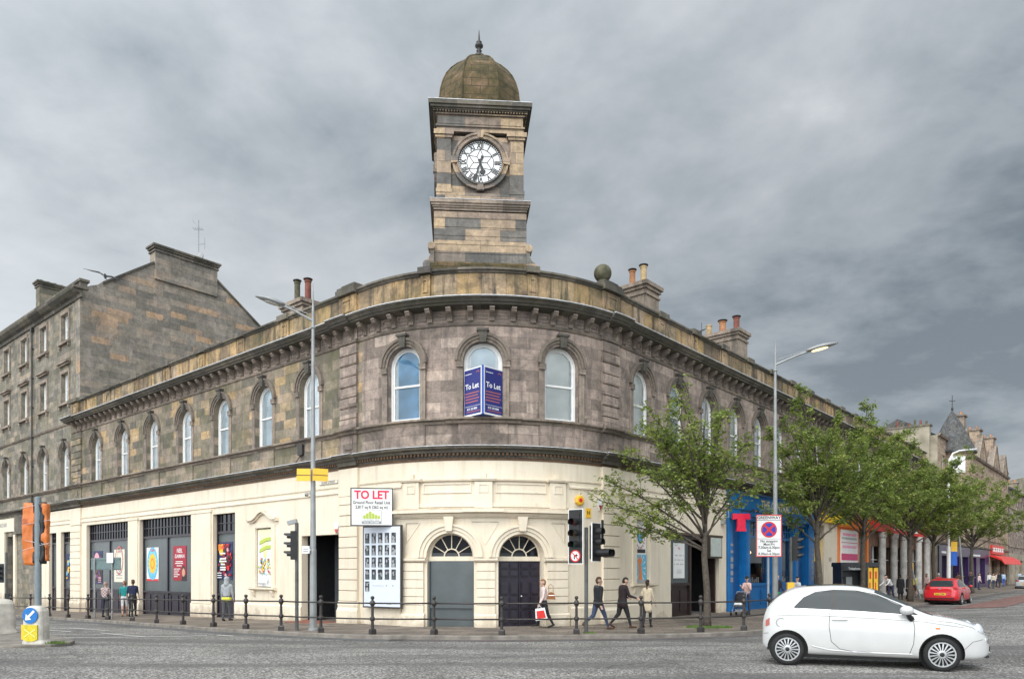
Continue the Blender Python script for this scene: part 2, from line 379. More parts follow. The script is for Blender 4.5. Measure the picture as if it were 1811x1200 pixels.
def kdist(x,y):
    best=1e9
    for i in range(len(KL)-1):
        ax,ay=KL[i]; bx,by=KL[i+1]; dx,dy=bx-ax,by-ay
        t=max(0,min(1,((x-ax)*dx+(y-ay)*dy)/(dx*dx+dy*dy))); d=math.hypot(x-ax-dx*t,y-ay-dy*t)
        if d<best: best=d
    return best
def road_h(x,y):
    d=min(1,kdist(x,y)/9); return gh(x,y)-.125+.2*d*d*(3-2*d)
def asphf(nt,b):
    b.inputs['Roughness'].default_value=.85; b.inputs['Specular IOR Level'].default_value=.3
    tc=nt.nodes.new('ShaderNodeTexCoord')
    vo=N(nt,'ShaderNodeTexVoronoi',i_Scale=34); nt.links.new(tc.outputs['Object'],vo.inputs[0])
    sp=nt.nodes.new('ShaderNodeSeparateColor'); nt.links.new(vo.outputs['Color'],sp.inputs[0])
    chips=ramp(nt,sp.outputs[0],[(0,(.065,.062,.058)),(.4,(.15,.143,.135)),(.72,(.26,.248,.23)),(1,(.55,.52,.48))])
    big=noisef(nt,.22,6,'Object',.4,.6,(1,1,1)); base=mixc(nt,1,chips,ramp(nt,big,[(.35,(.62,.62,.62)),(.5,(.95,.95,.95)),(.65,(1.15,1.15,1.15))]),'MULTIPLY')
    # tyre-polished and patched stretches
    w=noisef(nt,.42,4,'Object',.3,.55,(.22,1.5,1)); base=mixc(nt,ramp(nt,w,[(.47,(0,0,0)),(.60,(.7,.7,.7))]),base,(.10,.097,.092))
    oi=noisef(nt,1.9,3,'Object',.6,.5); base=mixc(nt,ramp(nt,oi,[(.64,(0,0,0)),(.72,(.5,.5,.5))]),base,(.045,.043,.04))
    cr=N(nt,'ShaderNodeTexVoronoi',feature='DISTANCE_TO_EDGE',i_Scale=.23); mp=N(nt,'ShaderNodeMapping'); 
    nz=N(nt,'ShaderNodeTexNoise',i_Scale=.8,i_Detail=4); nt.links.new(tc.outputs['Object'],nz.inputs[0])
    av=N(nt,'ShaderNodeVectorMath',operation='ADD'); nt.links.new(tc.outputs['Object'],av.inputs[0]); nt.links.new(nz.outputs[1],av.inputs[1]); nt.links.new(av.outputs[0],cr.inputs[0])
    base=mixc(nt,ramp(nt,cr.outputs[0],[(0,(.6,.6,.6)),(.006,(0,0,0))]),base,(.03,.03,.03))
    nt.links.new(base,b.inputs['Base Color']); bump(nt,b,sp.outputs[0],.5,.012)
M['asphalt']=mk('chipped_asphalt',asphf)
M['smooth_asphalt']=plain('smooth_dark_asphalt',(.10,.10,.10),.8,var=.3,scale=1.2,bmp=.3)
M['redasphalt']=plain('red_bus_lane_surface',(.185,.10,.085),.85,var=.5,scale=3,bmp=.3)
def pavef(nt,b):
    b.inputs['Roughness'].default_value=.9; b.inputs['Specular IOR Level'].default_value=.25
    tc=nt.nodes.new('ShaderNodeTexCoord')
    br=N(nt,'ShaderNodeTexBrick',i_Scale=1,i_Mortar_Size=.008,i_Brick_Width=.75,i_Row_Height=.6); br.inputs['Color1'].default_value=(0,0,0,1); br.inputs['Color2'].default_value=(1,1,1,1)
    mp=N(nt,'ShaderNodeMapping'); mp.inputs['Rotation'].default_value=(0,0,rad(8)); nt.links.new(tc.outputs['Object'],mp.inputs[0]); nt.links.new(mp.outputs[0],br.inputs[0])
    base=ramp(nt,br.outputs['Color'],[(0,(.15,.13,.11)),(.5,(.19,.165,.14)),(1,(.23,.195,.165))])
    base=mixc(nt,1,base,ramp(nt,noisef(nt,.8,6,'Object',0,.65),[(.3,(.65,.65,.65)),(.7,(1.25,1.2,1.15))]),'MULTIPLY')
    base=mixc(nt,ramp(nt,noisef(nt,3,2),[(.68,(0,0,0)),(.72,(.5,.5,.5))]),base,(.06,.055,.05))
    base=mixc(nt,br.outputs['Fac'],base,(.06,.055,.05)); nt.links.new(base,b.inputs['Base Color']); bump(nt,b,noisef(nt,20,4),.2,.01)
M['paving']=mk('worn_paving_slabs',pavef)
M['kerb']=plain('stone_kerb',(.20,.18,.155),.9,var=.35,scale=3,bmp=.4)
def paintf(nt,b):
    b.inputs['Roughness'].default_value=.7
    nt.links.new(ramp(nt,noisef(nt,9,6,'Object',0,.7),[(.30,(.16,.155,.15)),(.43,(.66,.65,.62))]),b.inputs['Base Color'])
M['roadpaint']=mk('worn_white_road_paint',paintf)
def redpf(nt,b):
    b.inputs['Roughness'].default_value=.8
    nt.links.new(ramp(nt,noisef(nt,7,6,'Object',0,.7),[(.42,(.12,.11,.105)),(.58,(.30,.15,.12))]),b.inputs['Base Color'])
M['redpaint']=mk('worn_red_line_paint',redpf)
def sheet(pts_rows,name,mat,kind='structure',hfun=None,dz=0,parent=None):
    mb=MB(); n=len(pts_rows[0])
    vs=[(x,y,(hfun(x,y) if hfun else 0)+dz) for r in pts_rows for (x,y) in r]
    fs=[(i*n+j,i*n+j+1,(i+1)*n+j+1,(i+1)*n+j) for i in range(len(pts_rows)-1) for j in range(n-1)]
    mb.add(vs,fs); o=mb.build(name,mat,parent); 
    return tag(o,kind=kind) if kind else o
# one ground sheet to the horizon; fine grid near the junction
def axis(lo,hi,fine0,fine1,st):
    a=[]; x=fine0
    while x<=fine1+1e-6: a.append(x); x+=st
    k=st
    while a[-1]<hi: k*=1.35; a.append(min(hi,a[-1]+k))
    k=st
    while a[0]>lo: k*=1.35; a.insert(0,max(lo,a[0]-k))
    return a
XS=axis(-2500,2500,-34,48,1.0); YS=axis(-400,4000,4,60,1.0)
g=sheet([[(x,y) for x in XS] for y in YS],'road',M['asphalt'],hfun=road_h); g['label']='worn chipped asphalt road across the junction'
# pavement slab: kerb top strip, kerb face, paving back to the walls
def offl(line,d):
    out=[]
    for i,p in enumerate(line):
        a=line[max(0,i-1)]; b=line[min(len(line)-1,i+1)]; dx,dy=b[0]-a[0],b[1]-a[1]; l=math.hypot(dx,dy); out.append((p[0]-dy/l*d,p[1]+dx/l*d))
    return out
K0=KL; K1=offl(KL,.14)
mb=MB()
for i in range(len(KL)-1):
    a,b=K0[i],K0[i+1]; c,d=K1[i],K1[i+1]
    za,zb=gh(*a),gh(*b)
    mb.quad((*a,za-.4),(*b,zb-.4),(*b,zb-.015),(*a,za-.015)); 
    a2=(a[0]*.8+c[0]*.2,a[1]*.8+c[1]*.2); b2=(b[0]*.8+d[0]*.2,b[1]*.8+d[1]*.2)
    mb.quad((*a,za-.015),(*b,zb-.015),(*b2,zb+.002),(*a2,za+.002)); mb.quad((*a2,za+.002),(*b2,zb+.002),(*d,gh(*d)+.002),(*c,gh(*c)+.002))
tag(mb.build('kerb',M['kerb']),kind='structure')
mb=MB(); 
def inner(p):
    # nearest point well behind the wall line
    return (p[0],p[1])
bl=[]
for i,(x,y) in enumerate(K1):
    dx,dy=x-OC[0],y-OC[1]; a=math.atan2(dx,-dy); a=max(aL,min(aR,a)) 
    bl.append((a,x,y))
ins=[]
for i,(x,y) in enumerate(K1):
    # inward direction: to the wall line
    a=bl[i][0]; nx,ny=math.sin(a),-math.cos(a); 
    ins.append((x-nx*5.2,y-ny*5.2))
for i in range(len(K1)-1):
    rows=6
    for k in range(rows):
        t0,t1=k/rows,(k+1)/rows
        q=[(K1[i][0]+(ins[i][0]-K1[i][0])*t,K1[i][1]+(ins[i][1]-K1[i][1])*t) for t in (t0,t1)]; r=[(K1[i+1][0]+(ins[i+1][0]-K1[i+1][0])*t,K1[i+1][1]+(ins[i+1][1]-K1[i+1][1])*t) for t in (t0,t1)]
        mb.quad((*q[0],gh(*q[0])),(*r[0],gh(*r[0])),(*r[1],gh(*r[1])),(*q[1],gh(*q[1])))
tag(mb.build('pavement',M['paving']),kind='structure')
def roadpoly(name,pts,mat,dz=.004,n=8):
    # a strip between two edges given as point lists
    A,B=pts; rows=[]
    def res(L_):
        out=[]
        for k in range(n+1):
            t=k/n*(len(L_)-1); i=min(len(L_)-2,int(t)); f=t-i; out.append((L_[i][0]*(1-f)+L_[i+1][0]*f,L_[i][1]*(1-f)+L_[i+1][1]*f))
        return out
    return sheet([res(A),res(B)],name,mat,hfun=lambda x,y:road_h(x,y),dz=dz)
# smooth dark channel beside the kerb, red edge line, red bus lane
def kstrip(name,i0,i1,d0,d1,mat,dz):
    A=offl(KL,-d0); B=offl(KL,-d1); rows=[B[i0:i1],A[i0:i1]]
    return sheet(rows,name,mat,hfun=road_h,dz=dz)
nK=len(KL)
kstrip('road_channel',8,nK-6,.0,.55,M['smooth_asphalt'],.008)
kstrip('red_edge_line',60,nK-6,.22,.30,M['redpaint'],.014)
def mark(name,a,b,w,mat=None,dz=.022,n=10):
    dx,dy=b[0]-a[0],b[1]-a[1]; l=math.hypot(dx,dy); nx,ny=-dy/l*w/2,dx/l*w/2
    rows=[[(a[0]+dx*k/n-nx,a[1]+dy*k/n-ny) for k in range(n+1)],[(a[0]+dx*k/n+nx,a[1]+dy*k/n+ny) for k in range(n+1)]]
    return sheet(rows,name,mat or M['roadpaint'],hfun=road_h,dz=dz)
for a,b,w in [((-13.9,21.7),(-12.0,22.6),.12),((-12.0,22.6),(-9.7,23.6),.12),((-17.6,27.4),(-15.4,25.9),.12),((-13.9,25.1),(-12.7,24.0),.10),((-12.7,24.0),(-11.3,22.9),.10),((-9.4,23.7),(-8.7,23.2),.12)]:
    mark('lane_line',a,b,w)
sheet([[(-17.2,28.6),(-14.1,26.4),(-14.1,26.39)],[(-16.4,28.2),(-14.9,26.9),(-14.1,26.38)]],'lane_arrow',M['roadpaint'],hfun=road_h,dz=.022)
# red bus lane beyond the corner
lane=[P(s,7.0) for s in (27,34,45,70,120,200)]; lane2=[P(s,9.2) for s in (29.5,35,45,70,120,200)]
roadpoly('bus_lane',(lane2,lane),M['redasphalt'],.02,24)
for s in (30,38,46,60,75): mark('lane_line',P(s,10.2),P(s+3,10.2),.12)
# traffic island in the left foreground
isl=[(-40,17.2),(-13.5,17.95),(-12.2,18.1),(-11.5,18.5),(-11.3,19.0),(-11.6,19.7),(-12.8,20.9),(-15.5,22.9),(-40,25)]
mb=MB(); mb.prism(isl,-.3,.11); o=mb.build('traffic_island',M['kerb'],bevel=.02); tag(o,kind='structure'); o['label']='low kerbed traffic island at the left edge'
# ================================================================== corner building
B=root('corner_building','long two storey stone corner building with clock tower and cream painted ground floor','building',(0,0,0))
S_L0,S_L1=-33.2,55.5
WL=[-8.25,-11.62,-15.2,-18.75,-22.38,-26.07,-29.8]; WC=[-2.85,.05,2.9]; WR=[7.5+2.875*k for k in range(17)]
WW=1.36; ZS,ZT=7.2,9.15
def slab(name,mat,s0,s1,y0,y1,z0,z1,parent=None):
    mb=MB(); band(mb,s0,s1,y0,y1,z0,z1); return mb.build(name,mat,parent or B,warp=fw)
# solid core behind the walls so no daylight leaks through
def corepoly(a,b,off,depth):
    out=[P(s,off) for s in sl(a,b,1)]
    back=[P(b,off-depth)]
    q=(OC[0]+.45,OC[1]+3.2)
    back+=[q,P(a,off-depth)]
    return out+back
mb=MB(); mb.prism(corepoly(S_L0,S_L1,-1.6,9),-1,11.2); mb.build('core_wall',M['roomdark'],B)
mb=MB(); mb.prism(corepoly(S_L0,S_L1,-.1,10.5),11.15,11.45); mb.build('flat_roof',M['slate'],B)
# upper walls
for nm,a,b,mt,ws in (('upper_wall',S_L0,-4.9,'stoneL',WL),('upper_wall',-4.9,S_L1,'stone',WC+WR)):
    mb=MB(); archwall(mb,a,b,7.0,10.38,[(c,WW,ZS,ZT,True) for c in ws],.34)
    mb.build(nm,M[mt],B,warp=fw)
# apron below the windows, with a slightly proud panel under each
mb=MB(); band(mb,S_L0,-4.9,0,.35,6.2,7.0); 
for c in WL: band(mb,c-.85,c+.85,-.05,0.0,6.27,7.0)
mb.build('window_apron',M['stoneL'],B,warp=fw)
mb=MB(); band(mb,-4.9,S_L1,0,.35,6.2,7.0)
for c in WC+WR: band(mb,c-.85,c+.85,-.05,0.0,6.27,7.0)
mb.build('window_apron',M['stone'],B,warp=fw)
def course(name,mat,s0,s1,prof,parent=None,extra=()):
    mb=MB(); mb.sweep(prof,sl(s0,s1)); 
    return mb.build(name,mat,parent or B,warp=fw)
def prof(*p): return list(p)
# profiles go (y,z), outward is -y ; clockwise from the inner bottom
sill=[(0,6.98),(-.06,7.0),(-.08,7.08),(-.2,7.12),(-.2,7.185),(0,7.2)]
ledge=[(.02,5.82),(-.03,5.84),(-.05,5.98),(-.13,6.0),(-.16,6.08),(-.3,6.12),(-.33,6.2),(-.05,6.235),(.02,6.24)]
strg=[(0,10.37),(-.04,10.38),(-.07,10.46),(-.02,10.5),(0,10.5)]
corn=[(0,10.92),(-.12,10.93),(-.42,10.97),(-.45,11.03),(-.5,11.04),(-.56,11.12),(-.62,11.15),(-.62,11.19),(-.1,11.28),(0,11.28)]
def flip(p): return [(a,b) for a,b in p][::-1]
QU=[(-6.15,-5.15),(4.72,5.72),(S_L0-.35,-32.0)]
def runs(base,proj,a=S_L0,b=S_L1):
    # the same profile steps forward over each quoin strip
    cuts=[]; cur=a
    for q0,q1 in sorted(QU):
        q0=max(q0,a)
        if q0>cur: cuts.append((cur,q0-.06,0))
        cuts.append((q0-.06 if q0>a else a-.35,q1+.06,proj)); cur=q1+.06
    cuts.append((cur,b,0)); return cuts
def coursestep(name,mat,p,proj,parent=None):
    mb=MB()
    for a,b,d in runs(p,proj):
        if b-a<.05: continue
        mb.sweep([(y-d if y<-.001 else y,z) for y,z in p],sl(a,b))
    return mb.build(name,M[mat] if isinstance(mat,str) else mat,parent or B,warp=fw)
coursestep('sill_course','mid',sill,.12)
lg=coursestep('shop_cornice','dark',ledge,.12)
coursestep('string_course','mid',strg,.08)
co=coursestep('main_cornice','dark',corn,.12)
coursestep('lead_capping',M['lead'],[(-.58,11.192),(-.64,11.19),(-.64,11.215),(-.58,11.222)],.12,co)
coursestep('lead_capping',M['lead'],[(-.27,6.213),(-.355,6.2),(-.355,6.222),(-.27,6.236)],.12,lg)
# centre bay of the sill breaks forward
course('sill_course',M['mid'],-1.2,1.35,[(y-.1 if y<-.01 else y,z+.004) for y,z in sill])
# dentils under the shop cornice
mb=MB(); s=-32.9
while s<40: 
    mb.box(s,s+.07,-.135,-.02,5.9,5.985); s+=.14
band(mb,S_L0,S_L1,-.02,.3,5.74,5.83); mb.build('brown_bed_mould',plain('brown_bed_mould',(.12,.07,.04),.8,var=.3),lg,warp=fw)
# frieze with brackets and sunk panels
mb=MB(); band(mb,S_L0,S_L1,.0,.3,10.49,10.93)
bk=[]
s=-32.76
while s<54.6: bk.append(round(s,3)); s+=.72
for i,s in enumerate(bk[:-1]):
    m=s+.36; w=.2
    for (a,b,c,d) in ((m-w,m+w,10.60,10.635),(m-w,m+w,10.82,10.855),(m-w,m-w+.035,10.635,10.82),(m+w-.035,m+w,10.635,10.82)): mb.box(a,b,-.025,.0,c,d)
mb.build('frieze',M['stone'],B,warp=fw)
def bracket(name):
    mb=MB(); pr=[(0,10.50),(-.05,10.5),(-.09,10.53),(-.08,10.58),(-.1,10.64),(-.2,10.72),(-.3,10.76),(-.34,10.8),(-.35,10.85),(-.38,10.86),(-.38,10.925),(0,10.925)]
    pr=[(y,z-10.5) for y,z in pr]
    mb.sweep(pr,[-.085,.085]); mb.sweep([(y*1.02-.012 if y<-.03 else y,z) for y,z in pr[:8]]+[(0,.3)],[-.03,.03])
    return mb.build(name,M['mid'],B)
vis=[s for s in bk if s<38.5][:100]; rest=[s for s in bk if s not in vis]
b0=bracket('cornice_bracket')
for i,s in enumerate(vis):
    o=b0 if i==0 else b0.copy()
    if i: COL.objects.link(o); o.parent=B
    o.matrix_world=FM(s,0,10.5)
mb=MB()
for s in rest:
    T=FM(s,0,10.5); mb.box(-.085,.085,-.36,0,.25,.42,0,T); mb.box(-.085,.085,-.15,0,0,.25,0,T)
tag(mb.build('cornice_bracket_row',M['mid'],B),kind='stuff')
# parapet with pedestals
paraY=-.02
for a,b in ((S_L0,-1.95),(-1.95,1.85),(1.85,S_L1)):
    pass
pw=slab('parapet_wall',M['buff'],S_L0,S_L1,paraY,.32,11.2,12.2)
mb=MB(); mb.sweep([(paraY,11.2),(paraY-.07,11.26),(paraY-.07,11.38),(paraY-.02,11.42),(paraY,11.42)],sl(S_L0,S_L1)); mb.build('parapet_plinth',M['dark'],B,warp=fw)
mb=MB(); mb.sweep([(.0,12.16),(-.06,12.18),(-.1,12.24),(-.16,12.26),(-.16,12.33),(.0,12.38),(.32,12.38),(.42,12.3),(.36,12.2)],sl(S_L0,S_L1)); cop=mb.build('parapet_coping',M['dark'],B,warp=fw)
dies=[(a+b)/2 for a,b in zip(WL[:-1],WL[1:])]+[(a+b)/2 for a,b in zip(WR[:-1],WR[1:])]+[-31.6]
def die(s,w,dy=.06,tall=False):
    mb=MB(); mc=MB()
    band(mb,s-w/2,s+w/2,paraY-dy,paraY,11.42,12.17)
    for (a,b,c,d) in ((s-w*.28,s+w*.28,11.56,11.6),(s-w*.28,s+w*.28,11.98,12.02),(s-w*.28,s-w*.28+.04,11.6,11.98),(s+w*.28-.04,s+w*.28,11.6,11.98)): band(mb,a,b,paraY-dy-.03,paraY-dy,c,d)
    band(mc,s-w/2-.06,s+w/2+.06,-.16-dy,.4,12.2,12.42)
    if tall: band(mc,s-.55,s+.55,-.2,.55,12.42,12.52); band(mc,s-.4,s+.4,-.1,.45,12.52,12.62)
    p=mb.build('parapet_pedestal',M['buff'],B,warp=fw); mc.build('pedestal_cap',M['dark'],p,warp=fw)
for s in dies: die(s,.62)
for s in (-5.65,5.22): die(s,1.0,.1,True)
die(S_L0+.35,1.1,.12)
for s in (-1.95,1.75): die(s,.34,.1)
# stone ball on the right-hand corner pedestal
mb=MB(); mb.lathe([(.34,0),(.34,.1),(.2,.16),(.14,.26),(.2,.32)],20); mb.ball((0,0,.6),.33,0,24)
o=mb.build('stone_ball',M['mossy'],B,smooth=True); o.matrix_world=FM(5.05,-.2,12.36)
# quoin strips of rusticated blocks
for q0,q1 in QU:
    mb=MB(); z=7.2; k=0
    while z<10.3:
        zz=min(10.36,z+.395); mb.sweep([(-.09,z+.02),(-.09,zz-.02),(0,zz),(0,z)],sl(q0,q1))
        if k%2==0: band(mb,q0-.02,q1+.02,-.11,-.09,z+.05,zz-.05)
        z=zz; k+=1
    band(mb,q0+.02,q1-.02,-.06,0,6.24,6.98); band(mb,(q0+q1)/2-.25,(q0+q1)/2+.25,-.09,-.06,6.45,6.8)
    band(mb,q0,q1,-.06,.0,10.49,10.93)
    mb.build('quoin_strip',M['stone'] if q0>-20 else M['stoneL'],B,warp=fw)
# window surrounds: hood mould, jamb strips, keystone
def surround():
    mb=MB(); archring(mb,0,ZT,WW/2+.0,WW/2+.1,-.035,0,0); archring(mb,0,ZT,WW/2+.1,WW/2+.24,-.075,0,0); archring(mb,0,ZT,WW/2+.2,WW/2+.29,-.12,0,0)
    for sgn in (-1,1):
        a=sgn*(WW/2+.012); b=sgn*(WW/2+.22); x0,x1=min(a,b),max(a,b)
        mb.box(x0,x1,-.04,0,7.21,ZT-.22); mb.box(x0-.02,x1+.03 if sgn>0 else x1+.02,-.1,0,ZT-.22,ZT-.02)
    return mb
def keystone():
    mb=MB(); z0=ZT+WW/2-.06
    mb.add([(-.1,-.14,z0),(.1,-.14,z0),(.16,-.18,z0+.38),(-.16,-.18,z0+.38),(-.1,0,z0),(.1,0,z0),(.16,0,z0+.38),(-.16,0,z0+.38)],[(0,1,2,3),(4,0,3,7),(1,5,6,2),(3,2,6,7),(5,4,7,6),(4,5,1,0)])
    mb.box(-.21,.21,-.22,0,z0+.38,z0+.46); return mb
def sash(w,zb,zs,yf,arched=True,mull=False):
    # white timber frame; local x across, z up
    mb=MB(); r=w/2; t=.085
    if arched:
        archring(mb,0,zs,r-t,r,yf,yf+.1,0,18); archring(mb,0,zs,r-t-.055,r-t,yf+.03,yf+.1,0,18)
    else: mb.box(-r,r,yf,yf+.1,zs-t,zs); mb.box(-r+t,r-t,yf+.03,yf+.1,zs-t-.05,zs-t)
    zt=zs if arched else zs-t
    for sg in (-1,1):
        x=sorted((sg*r,sg*(r-t))); mb.box(x[0],x[1],yf,yf+.1,zb,zt)
        x=sorted((sg*(r-t),sg*(r-t-.055))); mb.box(x[0],x[1],yf+.03,yf+.1,zb+.07,zt)
    mb.box(-r+t,r-t,yf-.02,yf+.1,zb,zb+.11); zm=zb+(zs+ (r if arched else 0)-zb)*.47
    mb.box(-r+t,r-t,yf+.02,yf+.1,zm,zm+.07)
    return mb
def archpoly(w,zb,zs,n=16,arched=True):
    r=w/2
    if not arched: return [(-r,zb),(r,zb),(r,zs),(-r,zs)]
    return [(-r,zb),(r,zb)]+[(r*math.cos(PI*i/n),zs+r*math.sin(PI*i/n)) for i in range(n+1)]
def window_proto(w,zb,zs,yf,parent,arched=True,blind='blind',curt=True):
    f=sash(w,zb,zs,yf,arched).build('window',M['white'],parent)
    p=MB(); pp=archpoly(w-.2,zb+.08,zs,14,arched) if arched else archpoly(w-.2,zb+.08,zs-.1,14,False); p.add([(x,yf+.06,z) for x,z in pp],[tuple(range(len(pp)))]); p.build('pane',M['glass'],f)
    b=MB(); ztop=zs+(w/2 if arched else 0); yb=yf+.10; b.quad((-w/2-.1,yb,zb-.05),(w/2+.1,yb,zb-.05),(w/2+.1,yb,ztop),(-w/2-.1,yb,ztop))
    b.build('blind',M[blind],f)
    if curt:
        c=MB()
        for sg in (-1,1):
            for k in range(4):
                x=sg*(w/2-.03-.055*k); c.box(min(x,x-sg*.05),max(x,x-sg*.05),yf+.08+.015*(k%2),yf+.1+.015*(k%2),zb+.02,ztop-.02)
        c.build('curtain',M['white'],f)
    return f
YF=.2
w0=window_proto(WW-.02,ZS,ZT,YF,B); w0b=window_proto(WW-.02,ZS,ZT,YF,B,blind='blindblue')
s0=surround().build('window_surround',M['mid'],B); keystone().build('keystone',M['dark'],s0)
def place(o,T,parent=None):
    o.matrix_world=T
used=set()
for c in WL+WC+WR:
    src=w0b if c in (-2.85,) else w0
    if id(src) in used: o=copy_tree(src,B)
    else: o=src; used.add(id(src))
    o.matrix_basis=FM(c)
    vary=random.Random(int(c*10)).random()
    for ch in o.children:
        if ch.name.startswith('blind') and src is w0 and vary>.45:
            ch.material_slots[0].link='OBJECT'; ch.material_slots[0].material=M['blindwarm'] if vary<.72 else M['blinddim']
        if ch.name.startswith('curtain') and .3<vary<.5: ch.location.x=.03
    if s0 in used: h=copy_tree(s0,B)
    else: h=s0; used.add(s0)
    h.matrix_basis=FM(c)
# ------------------------------------------------------------------ clock tower (front plane turned with the corner axis)
TW=Matrix.Translation((-1.12,26.3,0))@Matrix.Rotation(math.atan2(.104,1.41),4,'Z')
TZ=[(0,0),(15.3,15.3),(17.0,17.25),(17.2,17.48),(17.5,17.7),(17.98,18.05),(18.2,18.2),(99,99)]
def tzmap(z):
    for (a,va),(b,vb) in zip(TZ[:-1],TZ[1:]):
        if z<=b: return va+(vb-va)*(z-a)/(b-a)
    return z
def tw(mb,name,mat,parent,**k): 
    mb.v=[(x,y,tzmap(z)) for x,y,z in mb.v]
    o=mb.build(name,mat,parent,**k); o.matrix_basis=TW if parent is B else Matrix.Identity(4); return o
hw=1.62; D=3.24  # local: x -hw..hw, y 0..D
def ring(mb,p,z0,z1,m=0,t=0):
    # box expanded by p round the shaft
    mb.box(-hw-p,hw+p,-p,D+p,z0,z1,m,taper=t)
def molding(mb,steps):
    for p,z0,z1 in steps: ring(mb,p,z0,z1)
mb=MB(); mb.box(-hw,hw,0,D,11.3,14.62)
tower=tw(mb,'clock_tower',M['tower'],B)
mb=MB(); z=12.83
while z<14.5:
    mb.box(-hw-.018,hw+.018,-.018,D+.018,z+.012,min(14.6,z+.296)); z+=.308
tw(mb,'banded_course',M['tower'],tower)
mb=MB(); mb.box(-hw-.34,hw+.34,-.36,D+.3,12.3,12.47); mb.box(-hw-.16,hw+.16,-.2,D+.2,12.47,12.72,taper=.0); mb.box(-hw-.14,hw+.14,-.14,D+.14,12.72,12.83,taper=.1); tw(mb,'tower_plinth',M['dome'],tower)
# scrolls at the foot
for sg in (-1,1):
    mb=MB(); pts=[(0,12.47),(.36,12.47),(.4,12.6),(.34,12.78),(.2,12.9),(.12,13.05),(.13,13.2),(.2,13.26),(.22,13.36),(.14,13.45),(.03,13.46),(0,13.4)]
    q=[(sg*(hw+.01+x),z) for x,z in pts]
    if sg<0: q=q[::-1]
    mb.xz(q,-.12,.3); 
    for (cx,cz,r) in ((.1,13.34,.13),(.24,12.66,.17)):
        mb.lathe([(r,-.16),(r,-.12)],14,0,Matrix.Translation((sg*(hw+cx),0,cz))@Matrix.Rotation(rad(90),4,'X')@Matrix.Translation((0,0,.28)))
    tw(mb,'scroll_bracket',M['tower'],tower)
mb=MB(); molding(mb,[(.03,14.66,14.74),(.07,14.74,14.8),(.11,14.8,14.88),(.15,14.88,15.0)]); tw(mb,'tower_cornice',M['mid'],tower)
mb=MB(); ring(mb,.16,15.0,15.015); tw(mb,'lead_capping',M['lead'],tower)
# belfry stage
hb=hw-.08
mb=MB(); mb.box(-hb+.1,hb-.1,.14,D-.14,15.0,17.1); tw(mb,'belfry_wall',M['tower'],tower)
mb=MB(); mb.box(-hb-.02,hb+.02,.02,D-.02,15.012,15.3)
for sx in (-1,1):
    for y0,y1 in ((.03,.5),(D-.5,D-.03)):
        x=sorted((sx*hb,sx*(hb-.5))); mb.box(x[0],x[1],y0,y1,15.3,17.02); mb.box(x[0]-.03,x[1]+.03,y0-.03,y1+.03,15.3,15.42)
        mb.box(x[0]-.05,x[1]+.05,y0-.05,y1+.05,16.98,17.06); mb.box(x[0]-.1,x[1]+.1,y0-.1,y1+.1,17.06,17.2)
tw(mb,'corner_pilaster',M['tower'],tower)
mb=MB(); mb.box(-hb,hb,.05,D-.05,17.2,17.42); mb.box(-hb-.04,hb+.04,.0,D,17.42,17.5); mb.box(-hb+.02,hb-.02,.06,D-.06,17.5,17.98)
mb.box(-hb+.06,-.02+hb-.06,.035,.06,17.56,17.9)
mb.box(-hb-.04,hb+.04,-.02,D+.02,17.98,18.05)
x=-hb-.1
while x<hb+.05: mb.box(x,x+.05,-.1,-.02,18.06,18.13); x+=.1
y=-.1
while y<D+.05: mb.box(-hb-.12,-hb-.04,y,y+.05,18.06,18.13); mb.box(hb+.04,hb+.12,y,y+.05,18.06,18.13); y+=.1
tw(mb,'entablature',M['tower'],tower)
mb=MB(); molding(mb,[(.0,18.05,18.13)]); mb.box(-hb-.14,hb+.14,-.13,D+.13,18.13,18.2); mb.box(-hb-.22,hb+.22,-.2,D+.2,18.2,18.28); mb.box(-hb-.28,hb+.28,-.26,D+.26,18.28,18.42); tw(mb,'top_cornice',M['dark'],tower)
mb=MB(); mb.box(-hb-.29,hb+.29,-.27,D+.27,18.42,18.44); tw(mb,'lead_capping',M['lead'],tower)
# dome: octagon with broad faces, bell profile
mb=MB(); T=Matrix.Translation((0,D/2,0))
dp=[(1.56,18.44),(1.56,18.66),(1.46,18.7),(1.46,19.2),(1.42,19.58),(1.33,19.92),(1.2,20.22),(1.02,20.48),(.8,20.71),(.56,20.9),(.37,21.02),(.26,21.1),(.2,21.2)]
def octa(r):
    c=r*.44; return [(-c,-r),(c,-r),(r,-c),(r,c),(c,r),(-c,r),(-r,c),(-r,-c)]
vs=[];
for r,z in dp: vs+=[(x,y,z) for x,y in octa(r)]
fs=[(i*8+j,i*8+(j+1)%8,(i+1)*8+(j+1)%8,(i+1)*8+j) for i in range(len(dp)-1) for j in range(8)]+[tuple((len(dp)-1)*8+j for j in range(8))]
mb.add(vs,fs,0,T); 
for j in range(8):
    mb.tube([tuple(T@Vector(vs[i*8+j])) for i in range(2,len(dp))],[.035]*(len(dp)-2),6)
dome=tw(mb,'dome',M['dome'],tower)
mb=MB(); mb.lathe([(z1*.9,21.14+(z2-20.16)*.92) for z1,z2 in [(.26,20.16),(.28,20.24),(.2,20.32),(.1,20.38),(.06,20.44),(.12,20.5),(.06,20.55),(.1,20.62),(.17,20.68),(.17,20.74),(.08,20.8),(.12,20.86),(.05,20.92),(.035,21.1),(.008,21.36)]],12,0,T)
tw(mb,'finial',M['iron'],tower,smooth=True)
